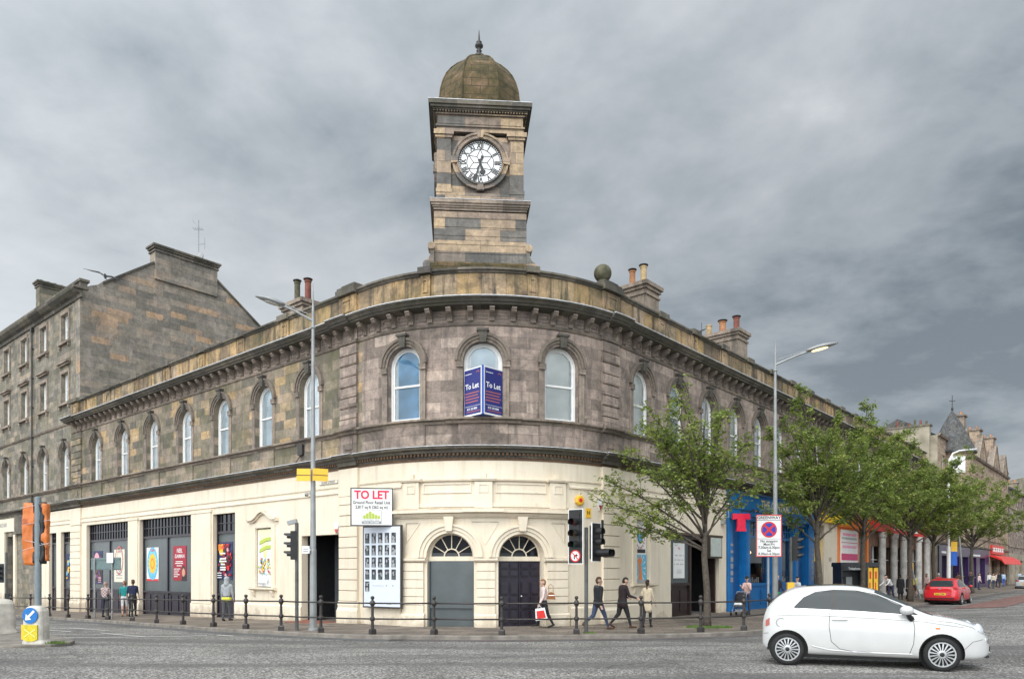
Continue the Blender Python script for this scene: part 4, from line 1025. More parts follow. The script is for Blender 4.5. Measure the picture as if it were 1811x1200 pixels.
for c in (40,43.0,46,49,52): mb.box(c-1.1,c+1.1,.22,.24,.4,3.7); 
mb.build('pane',M['darkglass'],rsh,warp=fw)
mb=MB()
for c in (40,43.0,46,49,52): mb.box(c-.03,c+.03,.14,.22,.4,3.7); mb.box(c-1.1,c+1.1,.14,.2,2.7,2.76)
mb.build('window_mullion',M['white'],rsh,warp=fw)
# ================================================================== things fixed to the building
def fx(mb,name,mat,s,off,z,parent=None,ry=0,**k):
    o=mb.build(name,mat,parent,**k); o.matrix_world=FM(s,off,z)@Matrix.Rotation(ry,4,'Z'); return o
def blobs(mb,x0,x1,z0,z1,n,r0,r1,y,ms,seed,seg=7):
    rn=random.Random(seed)
    for k in range(n):
        cx=rn.uniform(x0,x1); cz=rn.uniform(z0,z1); r=rn.uniform(r0,r1); e=rn.uniform(.5,1.6); ph=rn.random()*6
        pts=[(max(x0-r0,min(x1+r0,cx+math.cos(2*PI*i/seg+ph)*r*rn.uniform(.6,1.1))),max(z0,min(z1,cz+math.sin(2*PI*i/seg+ph)*r*e*rn.uniform(.6,1.1)))) for i in range(seg)]
        yy=y-.0012*(k+1)
        mb.add([(x,yy,z) for x,z in pts],[tuple(range(seg))],rn.choice(ms))
def colm(n,c): return plain(n,c,.45,var=.04)
PC={k:colm('print_'+k,c) for k,c in dict(white=(.8,.8,.78),cream=(.74,.68,.55),navy=(.02,.03,.10),black=(.02,.02,.02),crimson=(.34,.012,.03),red=(.65,.03,.03),orange=(.80,.22,.03),gold=(.85,.50,.04),sky=(.12,.45,.65),cyan=(.25,.65,.8),lime=(.45,.55,.08),green=(.15,.35,.05),lemon=(.8,.75,.25),pink=(.75,.35,.4),skin=(.6,.35,.22),brown=(.2,.08,.03),purple=(.15,.05,.2),grey=(.35,.35,.36),lightblue=(.62,.70,.80),dusty=(.45,.12,.10)).items()}
def cols(*n): return [PC[k] for k in n]
def poster(s,z0,w,h,off,label,mats,draw,group=None,th=.015,parts=True):
    mb=MB(); mb.box(-w/2,w/2,-th,0,0,h); 
    o=mb.build('poster',mats[0]); o.matrix_world=FM(s,off,z0); tag(o,label,'poster',group)
    d=MB(); draw(d,w,h,-th-.001); d.build('printed_picture',mats,o); return o
def arcs(mb,cx,cz,r0,r1,y,m,n=28,a0=0,a1=2*PI,sz=1):
    for i in range(n):
        a=a0+(a1-a0)*i/n; b=a0+(a1-a0)*(i+1)/n
        mb.add([(cx+r0*math.cos(a),y,cz+sz*r0*math.sin(a)),(cx+r1*math.cos(a),y,cz+sz*r1*math.sin(a)),(cx+r1*math.cos(b),y,cz+sz*r1*math.sin(b)),(cx+r0*math.cos(b),y,cz+sz*r0*math.sin(b))],[(0,1,2,3)],m)
def sun_poster(mb,w,h,y):
    mb.add([(-w/2,y,0),(w/2,y,0),(w/2,y,h*.06),(-w/2,y,h*.06)],[(0,1,2,3)],2)
    arcs(mb,0,h*.52,.0,w*.46,y-.001,1,24,sz=1.35)
    for k in range(18):
        a=2*PI*k/18; mb.add([(math.cos(a+.12)*w*.3,y-.002,h*.52+math.sin(a+.12)*w*.4),(math.cos(a)*w*.44,y-.002,h*.52+math.sin(a)*w*.58),(math.cos(a-.12)*w*.3,y-.002,h*.52+math.sin(a-.12)*w*.4)],[(0,1,2)],4)
    arcs(mb,0,h*.52,0,w*.31,y-.003,3,20,sz=1.2); arcs(mb,0,h*.52,w*.12,w*.17,y-.004,5,20,sz=1.2); mb.text('Taste',.22,0,h*.92,y-.003,2,.02); 
    for k in range(3): mb.box(-w*.3,w*.3,y-.003,y-.002,h*(.1+.04*k),h*(.12+.04*k),1)
poster(-22.87,1.4,1.4,1.76,-.235,'white poster with a yellow sun in a blue ring on the slate grey boards',cols('white','sky','red','gold','cyan','orange'),sun_poster)
def author_poster(mb,w,h,y):
    mb.text('NEIL',.30,-.0,h*.86,y-.001,1,.01); mb.text('GAIMAN',.27,-.0,h*.70,y-.001,1,.01)
    for k,(a,b) in enumerate(((.55,.3),(.50,.34),(.43,.22))): mb.box(-b*w,b*w*.8,y-.002,y-.001,h*a-.02,h*a+.02,1)
    for k in range(5): mb.box(-w*.44,-w*.44+w*(.5,.4,.32,.45,.3)[k],y-.002,y-.001,h*(.34-.055*k)-.02,h*(.34-.055*k)+.015,1)
    arcs(mb,w*.3,h*.24,0,w*.11,y-.003,2,16,sz=1.35); arcs(mb,w*.3,h*.30,0,w*.135,y-.002,3,16,sz=1.2); mb.add([(w*.12,y-.002,0),(w*.5,y-.002,0),(w*.5,y-.002,h*.16),(w*.33,y-.002,h*.2),(w*.17,y-.002,h*.1)],[(0,1,2,3,4)],3)
poster(-19.8,1.44,1.4,1.74,-.235,'dark red poster with white lettering and a small portrait at its lower right',cols('crimson','white','skin','black'),author_poster)
def red_cream(mb,w,h,y):
    arcs(mb,-.02,h*.66,w*.34,w*.40,y,1,28,sz=1.45); arcs(mb,.04,h*.66,w*.25,w*.28,y-.001,2,28,sz=1.6)
    blobs(mb,-w*.2,w*.2,h*.9,h*.95,5,.05,.1,y-.002,[1],3); mb.text('i',.4,0,h*.66,y-.002,3,.01)
    for k in range(3): mb.box(-w*.3,w*.3,y-.002,y-.001,h*(.27-.08*k),h*(.3-.08*k),2)
poster(-27.12,1.3,1.42,1.84,-.235,'tall cream poster with a thin red ring drawing on grey boards',cols('cream','dusty','grey','black'),red_cream)
def dark_face(mb,w,h,y):
    mb.box(-w/2+.05,w/2-.05,y-.001,y,h*.08,h*.46,1); arcs(mb,-.15,h*.74,0,w*.28,y-.002,2,18,sz=1.1); blobs(mb,-w*.3,w*.35,h*.15,h*.42,14,.05,.14,y-.002,[3,4,2],5); blobs(mb,w*.15,w*.4,h*.7,h*.9,4,.08,.15,y-.002,[1,4],8)
    for k in range(4): mb.box(w*.1,w*.42,y-.03,y-.029,h*(.05+.05*k),h*(.07+.05*k),2)
poster(-30.2,1.15,1.35,1.95,-.235,'dark poster with a pale face above brown figures on grey boards',cols('navy','black','pink','brown','purple'),dark_face)
def red_swirl(mb,w,h,y):
    blobs(mb,-w*.45,w*.0,h*.65,h*.95,12,.08,.2,y-.001,[1,2],3); blobs(mb,-w*.1,w*.45,h*.1,h*.95,46,.05,.16,y-.016,[3,4,5,3,6],4); blobs(mb,-w*.45,w*.1,h*.2,h*.6,16,.04,.13,y-.075,[5,7,3,2],6)
    for k,(a,b) in enumerate(((.70,.16),(.56,.2),(.49,.24),(.41,.14),(.33,.18),(.27,.18))): mb.box(-b*w-.02,b*w,y-.11,y-.1,h*a-.035,h*a+.03,8)
    for k in range(3): mb.box(-w*.4,-w*.1,y-.11,y-.1,h*(.05+.06*k),h*(.07+.06*k),8)
poster(-15.28,1.52,1.3,1.74,-.235,'orange and red collage poster with white lettering above the hooded man',cols('navy','orange','gold','crimson','red','black','pink','lime','white'),red_swirl)
def fair(mb,w,h,y):
    for k in range(9):
        a0=rad(200+k*16)*0; x=-w/2+w*k/9
        mb.add([(x,y,h),(x+w/18,y,h),(0+.02*(k-4)+.02,y,h*.5),(.02*(k-4),y,h*.5)],[(3,2,1,0)],1)
    for (cz,tilt,m) in ((h*.80,.06,2),(h*.66,.05,2)):
        pts=[(-w*.38,cz-.16),(w*.1,cz-.02),(w*.46,cz-.0),(w*.46,cz+.15),(w*.1,cz+.13),(-w*.36,cz+.0)]; mb.add([(x,y-.003,z) for x,z in pts],[tuple(range(6))],m)
        mb.add([(x*1.02-.01,y-.002,z-.025) for x,z in pts],[tuple(range(6))],7)
    blobs(mb,-w*.42,w*.42,h*.2,h*.5,70,.03,.085,y-.004,[3,4,5,6,1,7,8,2],11); blobs(mb,-w*.35,w*.35,h*.06,h*.16,8,.05,.12,y-.1,[4,9],2)
    mb.box(-w*.4,w*.1,y-.112,y-.111,h*.035,h*.06,8)
poster(-11.6,1.27,1.12,2.44,-.06,'tall white and lime illustrated poster in the framed recess left of the dark entrance',cols('white','lemon','lime','gold','lightblue','red','sky','black','grey','white'),fair)
def hand_post(mb,w,h,y):
    mb.add([(-w/2,y,0),(w/2,y,0),(w/2,y,h*.46),(-w/2,y,h*.46)],[(0,1,2,3)],1)
    for k in range(14):
        a=2*PI*k/14; mb.add([(math.cos(a)*w*.18,y-.001,h*.24+math.sin(a)*w*.3),(math.cos(a-.06)*w*.46,y-.001,max(.02,min(h*.45,h*.24+math.sin(a-.06)*w*.62))),(math.cos(a+.06)*w*.46,y-.001,max(.02,min(h*.45,h*.24+math.sin(a+.06)*w*.62)))],[(0,1,2)],4)
    pts=[(-.1,.12),(.16,.12),(.12,.45),(.05,.75),(.12,.82),(.16,.98),(.11,.99),(.05,.87),(.04,1.06),(-.01,1.06),(-.03,.9),(-.07,1.05),(-.12,1.04),(-.1,.87),(-.17,.95),(-.2,.92),(-.13,.76),(-.09,.5)]
    mb.add([(x,y-.003,z) for x,z in pts],[tuple(range(len(pts)))],2)
    mb.add([(-w/2,y-.002,0),(w/2,y-.002,0),(w/2,y-.002,.12),(-w/2,y-.002,.12)],[(0,1,2,3)],5)
    mb.box(-w*.42,w*.42,y-.003,y-.002,h*.485,h*.545,6); mb.box(-w*.42,-w*.2,y-.005,y-.003,h*.485,h*.545,3)
    pts=[(-.2,2.0),(-.2,1.75),(-.12,1.62),(0,1.54),(.12,1.62),(.2,1.75),(.2,2.0)]; mb.add([(x,y-.003,z) for x,z in pts],[tuple(range(7))],7); mb.add([(x*.75,y-.005,z*.75+.45) for x,z in pts],[tuple(range(7))],1)
    for k in range(18):
        a=2*PI*k/18; T=Matrix.Translation((math.sin(a)*.33,0,1.78+math.cos(a)*.40))@Matrix.Rotation(a,4,'Y'); mb.box(-.03,.03,y-.004,y-.003,-.045,.045,3,T)
poster(7.54,1.46,.96,2.44,-.13,'tall poster with a shield badge above a raised orange hand on blue',cols('white','sky','orange','dusty','lightblue','grey','black','navy'),hand_post)
def pale(mb,w,h,y):
    blobs(mb,-.1,.1,h*.82,h*.88,5,.04,.08,y-.001,[1],3)
    for k,(a,b) in enumerate(((.65,.36),(.52,.4),(.40,.42))): 
        for j in range(9): 
            if (j+k)%4!=3: mb.box(-b*w+j*.09*w,-b*w+j*.09*w+.05,y-.002,y-.001,h*a-.03,h*a+.03,2)
    for k in range(4): mb.box(-w*.22,w*.22,y-.002,y-.001,h*(.13+.035*k),h*(.14+.035*k),2)
poster(10.72,1.62,.98,1.5,-.125,'plain white notice with pale grey lettering on slate board behind the nearest tree',cols('white','pink','grey'),pale)
def win_small(mb,w,h,y): blobs(mb,-w*.4,w*.4,h*.08,h*.9,26,.06,.16,y-.001,[1,2,3,4],9)
poster(-34.75,1.3,1.1,1.7,-.235,'dark poster with warm lights in the narrow window left of the end pier',cols('navy','brown','gold','sky','black'),win_small)
# hoarding with 21 portraits
mb=MB(); w,h=1.80,2.92; mb.box(-w/2,w/2,-.08,0,0,h); hb_=mb.build('photo_board',M['iron']); hb_.matrix_world=FM(-3.63,.16,.62); tag(hb_,'tall pale board with rows of small black and white portraits','display board')
mb=MB(); mb.box(-w/2+.05,w/2-.05,-.086,-.08,.05,h-.05); mb.build('board_face',plain('pale_blue_white_board',(.66,.71,.80),.4,var=.03),hb_)
def portrait(mb,rn):
    mb.add([(0,0,0),(.2,0,0),(.2,0,.36),(0,0,.36)],[(0,1,2,3)],0)
    blobs(mb,.02,.18,.02,.34,5,.03,.09,-.001,[1,2,0],rn.randint(0,999))
    arcs(mb,.1+rn.uniform(-.03,.03),.22+rn.uniform(-.03,.03),0,.045,-.009,3,10,sz=1.25); mb.add([(.03,-.0085,.0),(.17,-.0085,.0),(.15,-.0085,.12),(.1,-.0085,.16),(.05,-.0085,.12)],[(0,1,2,3,4)],rn.choice([1,2,3]))
rn=random.Random(4)
for r in range(5):
    for c in range(5 if r<4 else 1):
        mb=MB(); portrait(mb,rn); o=mb.build('portrait_photo',[PC['black'],PC['grey'],M['shopgrey'],M['greytext']],hb_); o.matrix_basis=Matrix.Translation((-.78+c*.31,-.09,h-.62-r*.43))
mb=MB(); mb.box(-.45,.1,-.09,-.088,.78,.795); mb.box(.2,.25,-.09,-.088,.77,.82); mb.box(.5,.55,-.09,-.088,.77,.82); mb.box(.25,.45,-.09,-.088,.13,.16); mb.text('l',.05,.3,.8,-.09); mb.build('small_print',PC['grey'],hb_)
# TO LET board fixed on brackets
mb=MB(); mb.box(-.73,.73,-.06,.06,0,1.34); tl=mb.build('to_let_board',M['iron']); tag(tl,'white board reading TO LET in red, fixed above the board of portraits','sign'); tl.matrix_world=Matrix.Translation((-4.92,26.05,3.5))@Matrix.Rotation(rad(7),4,'Z')
mb=MB(); mb.box(-.69,.70,-.068,-.06,.04,1.30); mb.build('board_face',M['signwhite'],tl)
mb=MB(); mb.text('TO LET',.40,0,1.08,-.07,0,.035,sx=.9); mb.build('red_lettering',plain('red_letter',(.75,.015,.07),.4),tl)
mb=MB(); mb.text('Ground Floor Retail Unit',.15,0,.82,-.07,0,.022,sx=.84); mb.text('2,817 sq ft (262 sq m)',.15,0,.66,-.07,0,.022,sx=.84); mb.build('black_lettering',M['black'],tl)
mb=MB(); mb.box(-.34,.34,-.072,-.069,.08,.56); mb.box(-.325,.325,-.074,-.072,.17,.548,1)
for k,(x,hh) in enumerate(((-.25,.14),(-.15,.22),(-.05,.3),(.05,.22),(.15,.16),(.25,.12))): mb.box(x-.045,x+.045,-.077,-.074,.26,.26+hh*.85,2)
mb.text('LLLLLLL LLL',.1,0,.21,-.076,0,.01); mb.text('0131 344 3444',.085,0,.125,-.074,1,.02); mb.build('agent_mark',[M['greytext'],M['signwhite'],PC['lime']],tl)
mb=MB(); mb.tube([(-.5,.06,.3),(-.5,.9,.3)],.03,6); mb.tube([(.6,.06,.3),(.6,.55,.3)],.03,6); mb.build('bracket',M['iron'],tl)
# blue V-shaped board at the middle window
vb=root('v_board','blue V-shaped board reading To Let at the middle window above the doorways','sign',(0,0,0)); vb.matrix_world=Matrix.Translation((-.98,24.88,7.2))
M['vblue']=plain('deep_blue_board',(.012,.018,.17),.35,var=.1); M['vblue2']=plain('bright_blue_board_edge',(.01,.07,.38),.35)
for sg in (-1,1):
    mb=MB(); L_=.92; a=rad(36)
    T=Matrix.Rotation(-sg*a,4,'Z') if sg<0 else Matrix.Rotation(a,4,'Z')
    x0,x1=(0.0,L_) if sg>0 else (-L_,0.0)
    x0+= .03 if sg>0 else 0; x1-= .03 if sg<0 else 0
    mb.box(x0,x1,-.02,.02,0,1.62,0); 
    # facing front: text side is -y
    p=mb.build('board_panel',M['signwhite'],vb); p.matrix_basis=Matrix.Rotation(rad(46)*sg,4,'Z')
    m2=MB(); xa,xb=(x0+.05,x1-.01) if sg>0 else (x0+.01,x1-.05); cx=(xa+xb)/2
    m2.box(xa,xb,-.026,-.02,.06,1.58); m2.build('blue_panel',M['vblue'],p)
    m2=MB(); m2.text('To Let',.25,cx-.02,1.0,-.028,0,.022,sx=1.0); m2.box(xa+.02,xb-.02,-.028,-.026,.325,.335); m2.text('0131 255 8000',.10,cx-.02,.235,-.028,0,.03,sx=.85); m2.box(xa+.04,cx-.04,-.028,-.026,1.42,1.44); m2.build('white_lettering',M['signwhite'],p)
    m2=MB(); 
    for k in range(4): m2.box(xa+.04,xb-.08-.06*(k%2),-.028,-.026,.76-.1*k,.795-.1*k)
    m2.box(xa+.1,xb-.05,-.028,-.026,.13,.155); arcs(m2,xb-.14,1.42,.05,.075,-.029,0,16,0,PI); m2.build('orange_print',PC['dusty'],p)
mb=MB(); mb.box(-.035,.035,-.04,.03,0,1.63); mb.build('corner_post',M['vblue2'],vb)
mb=MB(); mb.add([(-.64,.65,-.005),(0,-.03,-.005),(.64,.65,-.005),(-.64,.65,.01),(0,-.03,.01),(.64,.65,.01)],[(2,1,0),(3,4,5),(0,1,4,3),(1,2,5,4),(2,0,3,5)]); mb.build('base_board',M['vblue2'],vb)
# street name plate, alarm boxes, cameras, floodlights, notice cabinet, T-shaped sign
mb=MB(); mb.box(-.6,.6,-.03,0,0,.13); o=fx(mb,'street_name_plate',M['greytext'],-6.95,.005,5.27); tag(o,'narrow street name plate on the cream wall right of the yellow signs','sign'); 
mb=MB(); mb.box(-.585,.585,-.034,-.03,.012,.118,0); mb.build('plate_face',PC['cream'],o); mb=MB(); mb.text('DUKE STREET',.125,0,.065,-.036,0,.02,sx=1.15); mb.build('plate_lettering',M['black'],o)
def alarm(s,z,body,base,label,hexa=False,group=None):
    mb=MB()
    if hexa: mb.lathe([(.19,0),(.19,.08),(.15,.11)],8,0,Matrix.Rotation(rad(90),4,'X'),ph=PI/8)
    else: mb.xz([(-.13,.0),(0,-.26),(.13,.0),(.15,.16),(-.15,.16)],-.1,0)
    o=fx(mb,'alarm_box',body,s,.01,z); tag(o,label,'alarm',group)
    mb=MB()
    if hexa: mb.lathe([(.08,.11),(.07,.13)],10,0,Matrix.Rotation(rad(90),4,'X'))
    else: mb.xz([(-.09,-.08),(0,-.27),(.09,-.08)],-.11,-.1)
    mb.build('alarm_lens',base,o); return o
alarm(-6.35,3.6,M['signwhite'],M['red'],'white alarm box with a red point over the dark entrance'); alarm(4.56,4.4,M['signwhite'],PC['crimson'],'white alarm box with a red point right of the traffic lights')
alarm(3.62,4.45,PC['gold'],PC['red'],'yellow octagonal alarm bell on the cream wall above the traffic lights',True)
mb=MB(); mb.box(-.12,.12,-.02,0,0,.34); o=fx(mb,'hydrant_plate',PC['gold'],4.05,.005,3.85); tag(o,'small yellow plate marked H on the cream wall beside the traffic lights','sign'); mb=MB(); mb.text('H',.2,0,.17,-.022,0,.02); mb.build('plate_letter',M['black'],o)
def cam_(s,z,label,T=None):
    mb=MB(); mb.tube([(0,0,0),(0,-.18,-.02)],.02,6); mb.ball((0,-.2,-.06),.085,0,10); mb.box(-.06,.06,-.02,0,-.08,.08); o=fx(mb,'security_camera',M['grey_metal'],s,.0,z); tag(o,label,'camera'); mb=MB(); mb.ball((0,-.24,-.09),.05,0,8); mb.build('camera_lens',M['darkglass'],o)
cam_(-8.15,5.0,'small round security camera on the cream wall left of the tall lamp post')
mb=MB(); mb.box(-.16,.16,-.14,0,0,.42); mb.tube([(0,-.1,0),(-.3,-.1,-.25),(-1.0,-.06,-.5),(-1.8,-.04,-.56),(-2.2,-.04,-.53)],.018,5); o=fx(mb,'junction_box',M['iron'],-8.7,.02,6.55); tag(o,'dark junction box with trailing cable on the stone band left of the lamp post','box')
mb=MB(); mb.box(-.62,.62,-.24,0,0,1.0); o=fx(mb,'notice_cabinet',plain('brown_cabinet',(.05,.035,.025),.5),13.5,.02,2.5); tag(o,'shallow glazed notice cabinet between the tree trunk and the blue bar','cabinet'); mb=MB(); mb.box(-.54,.54,-.25,-.24,.08,.92); mb.build('cabinet_pane',plain('pale_cabinet_glass',(.42,.46,.42),.15),o)
mb=MB(); pts=[(-.42,.0),(.42,.0),(.42,.28),(.2,.24),(.2,.62),(.24,.82),(-.24,.82),(-.2,.62),(-.2,.24),(-.42,.28)]; pts=[(x,.82-z) for x,z in pts][::-1]
mb.xz(pts[::-1] if False else pts,-.06,.06); o=mb.build('t_shaped_sign',plain('bright_red_sign',(.70,.008,.05),.35),None); o.matrix_world=FM(15.3,.65,3.78)@Matrix.Rotation(rad(-42),4,'Z'); tag(o,'bright red T-shaped hanging sign at the left end of the blue bar front','sign')
mb=MB(); mb.tube([(.0,0,.82),(.0,0,.95),(.7,.4,.95)],.02,6); mb.build('hanging_bracket',M['iron'],o)
mb=MB(); mb.tube([(0,0,0),(0,-.35,0),(0,-.35,.5)],.02,5); mb.ball((0,-.35,.6),.09,0,8); mb.box(-.1,.1,-.2,0,-.3,-.1); o=fx(mb,'wall_bracket',M['grey_metal'],14.6,0,4.4); tag(o,'grey pipe bracket on the cream wall above the red T sign','bracket')
# ================================================================== old tenement on the left
OB=root('stone_tenement','tall weathered grey stone tenement with bare side gable, at the far left','building')
oc=[-34.85-3.9*k for k in range(10)]
EW=-76
ops=[(c,1.36,7.2,9.15,True) for c in oc]
mb=MB(); archwall(mb,EW,-33.22,6.2,11.2,ops,.34,y=.01); 
mb.build('first_floor_wall',M['old'],OB,warp=fw)
ops=[]
for c in oc: ops+= [(c,1.2,12.5,14.38,False)]
mb=MB(); archwall(mb,EW,-32.35,11.2,15.6,ops,.36,y=.02); mb.build('upper_wall',M['old'],OB,warp=fw)
mb=MB(); archwall(mb,EW,-32.35,15.6,18.5,[(c,1.2,16.35,18.1,False) for c in oc],.36,y=.02); mb.build('upper_wall',M['old'],OB,warp=fw)
gf=[(-36.9,.01,0,0,False)]
mb=MB(); archwall(mb,EW,-38.4,-1.6,6.2,[(-45.6,1.7,-1.4,4.4,False),(-49.2,2.0,.2,4.3,False),(-54,2.5,.2,4.3,False)],.5,y=.01); mb.build('ground_floor_wall',M['old'],OB,warp=fw)
mb=MB(); band(mb,-39.9,-38.4,-.02,.0,-1.2,5.75); mb.build('painted_pier',CR,OB,warp=fw); mb=MB()
band(mb,-52,-44.5,-.12,0,4.75,5.7)
for a,b in ((-44.7,-44.2),(-47.9,-46.7),(-52,-50.4)): band(mb,a,b,-.12,0,-1.5,4.75)
mb.build('painted_shop_surround',CR,OB,warp=fw)
mb=MB(); band(mb,-44.2,-40.0,-.18,0,4.7,5.75); band(mb,-44.2,-40.0,-.3,-.18,4.5,4.7); mb.build('dark_stone_entablature',M['dark'],OB,warp=fw)
mb=MB(); mb.text('LOUNGE BAR',.42,-47.4,5.25,-.13,0,.01); mb.build('faded_lettering',M['greytext'],OB,warp=fw)
mb=MB(); mb.box(-46.4,-44.8,.3,.36,-1.4,4.4); mb.box(-50.2,-48.2,.3,.36,.2,4.3); mb.box(-55.2,-52.8,.3,.36,.2,4.3); mb.build('door',M['shopdark'],OB,warp=fw)
mb=MB(); mb.sweep([(0,6.98),(-.06,7.0),(-.2,7.12),(-.2,7.185),(0,7.2)],[EW,-33.2]); mb.build('sill_course',M['mid'],OB,warp=fw)
mb=MB(); mb.sweep([(0,5.85),(-.05,5.98),(-.16,6.08),(-.3,6.12),(-.33,6.2),(0,6.24)],[EW,-33.6]); mb.build('shop_cornice',M['dark'],OB,warp=fw)
mb=MB(); mb.sweep([(.01,11.0),(-.06,11.05),(-.1,11.15),(-.02,11.2),(.01,11.2)],[EW,-33.3]); mb.build('string_course',M['mid'],OB,warp=fw)
mb=MB(); mb.sweep([(.02,18.5),(-.08,18.52),(-.12,18.7),(-.3,18.78),(-.5,18.95),(-.55,19.08),(.02,19.12)],[EW,-31.95]); mb.sweep([(-.55+.0,18.95),(-.55,19.08),(.3,19.12),(.3,18.95)],[-31.96,-31.8]); band(mb,EW,-32.3,.0,.4,19.1,19.55); band(mb,EW,-32.2,-.08,.5,19.55,19.7); mb.build('wallhead_cornice',M['dark'],OB,warp=fw)
# windows
sr=None
w1=window_proto(WW-.02,ZS,ZT,YF,OB); s1=surround().build('window_surround',M['mid'],OB); keystone().build('keystone',M['dark'],s1)
for i,c in enumerate(oc[:7]):
    o=w1 if i==0 else copy_tree(w1,OB); o.matrix_basis=FM(c); h=s1 if i==0 else copy_tree(s1,OB); h.matrix_basis=FM(c)
w2=window_proto(1.2,12.5,14.38,.22,OB,arched=False,curt=False); w3=window_proto(1.2,16.35,18.1,.22,OB,arched=False,curt=False)
def rsur(zb,zt,hood):
    mb=MB(); mb.box(-.82,-.61,-.04,.02,zb,zt); mb.box(.61,.82,-.04,.02,zb,zt); mb.box(-.82,.82,-.05,.02,zt,zt+.2); mb.box(-.9,.9,-.16,.02,zb-.16,zb-.01); mb.box(-.85,-.7,-.12,.02,zb-.38,zb-.16); mb.box(.7,.85,-.12,.02,zb-.38,zb-.16)
    if hood: mb.box(-.95,.95,-.22,.02,zt+.58,zt+.7); mb.box(-.85,.85,-.12,.02,zt+.46,zt+.58)
    return mb
h2=rsur(12.5,14.38,True).build('window_surround',M['mid'],OB); h3=rsur(16.35,18.1,False).build('window_surround',M['mid'],OB)
for pr in (w2,w3,h2,h3):
    for i,c in enumerate(oc[:7]): o=pr if i==0 else copy_tree(pr,OB); o.matrix_basis=FM(c)
mb=MB()
for s in (-40.75,-52.4): mb.tube([(s,-.1,5.6),(s,-.1,18.4)],.055,8); mb.box(s-.12,s+.12,-.18,0,18.2,18.45)
for k in range(6): mb.box(-40.83,-40.67,-.16,0,7+2*k,7.06+2*k)
mb.build('downpipe',M['iron'],OB,warp=fw)
# gable wall, seen above the lower wing
mb=MB(); gp=[(.0,10.8),(12.6,10.8),(12.6,19.3),(11.72,19.95),(8.75,22.1),(4.4,22.0),(1.27,19.75),(.6,19.45),(.0,19.1)]
for y0,y1 in ((-32.35,-33.0),):
    n=len(gp); vs=[(y0,d,z) for d,z in gp]+[(y1,d,z) for d,z in gp]; mb.add(vs,[tuple(range(n)),tuple(range(n,2*n))[::-1]]+[((i+1)%n,i,n+i,n+(i+1)%n) for i in range(n)])
mb.build('gable_wall',M['gable'],OB,warp=fw)
mb=MB()
for a,b in (((1.27,19.75),(4.4,22.0)),((8.75,22.1),(12.6,19.3))):
    mb=MB(); vs=[(-32.25,a[0],a[1]),(-33.1,a[0],a[1]),(-33.1,b[0],b[1]),(-32.25,b[0],b[1])]; mb.add(vs+[(x,y,z+.14) for x,y,z in vs],[(0,1,2,3),(7,6,5,4),(0,4,5,1),(1,5,6,2),(2,6,7,3),(3,7,4,0)])
    mb.build('gable_skew',M['dark'],OB,warp=fw)
def stack(s0,s1,d0,d1,z0,z1,parent,mat,npots=8,capmat='dark'):
    mb=MB(); mb.box(s0,s1,d0,d1,z0,z1-.25); c=mb.build('chimney',M[mat],parent,warp=fw)
    mb=MB(); mb.box(s0-.08,s1+.08,d0-.08,d1+.08,z1-.45,z1-.35); mb.box(s0-.12,s1+.12,d0-.12,d1+.12,z1-.25,z1-.12); mb.box(s0-.2,s1+.2,d0-.2,d1+.2,z1-.12,z1); mb.build('chimney_cap',M[capmat],c,warp=fw)
    for k in range(npots):
        d=d0+.25+(d1-d0-.5)*k/max(1,npots-1); p=MB(); p.lathe([(.13,z1),(.11,z1+.1),(.1,z1+.16),(.12,z1+.2)],10,0,Matrix.Translation(((s0+s1)/2,d,0))); p.build('chimney_pot',M['claybuff' if k%2 else 'mossy'],c,warp=fw)
stack(-33.0,-32.2,4.45,8.7,21.0,23.25,OB,'gable',8)
stack(-49.0,-48.2,2.6,5.0,19.0,24.4,OB,'old',5)
mb=MB()
for (a,b) in (((.3,19.4),(6.5,22.2)),((6.5,22.2),(12.6,19.4))):
    mb.quad((EW,a[0],a[1]-.2),(-32.9,a[0],a[1]-.2),(-32.9,b[0],b[1]-.2),(EW,b[0],b[1]-.2))
mb.quad((EW,12.6,-1),(EW,12.6,19.2),(-33,12.6,19.2),(-33,12.6,-1)); mb.quad((-33.3,.02,-1),(-33.3,12.6,-1),(-33.3,12.6,11),(-33.3,.02,11))
mb.build('roof',M['slate'],OB,warp=fw)
mb=MB(); mb.box(EW,-33.4,1.2,12,-1,18.5); mb.build('core_wall',M['roomdark'],OB,warp=fw)
# aerial beside the gable stack
mb=MB(); mb.tube([(0,0,0),(0,0,2.9)],.03,6); mb.tube([(0,0,2.3),(-.45,0,2.9)],.02,5); mb.tube([(-.3,0,2.25),(.35,0,2.2)],.015,4); mb.tube([(.0,0,1.2),(.45,0,1.25)],.015,4); mb.tube([(.42,0,.85),(.42,0,1.65)],.015,4)
for k in range(5): mb.tube([(-.35+.15*k,-.18,2.3+.0*k),(-.35+.15*k,.18,2.3)],.012,4)
mb.lathe([(.3,0),(.25,.05),(.05,.12)],12,0,Matrix.Translation((.1,-.1,.35))@Matrix.Rotation(rad(75),4,'X'))
o=mb.build('roof_aerial',M['grey_metal']); o.matrix_world=Matrix.Translation(fw(-32.7,7.6,23.2)); tag(o,'tall television aerial on the big gable chimney at the left','aerial')
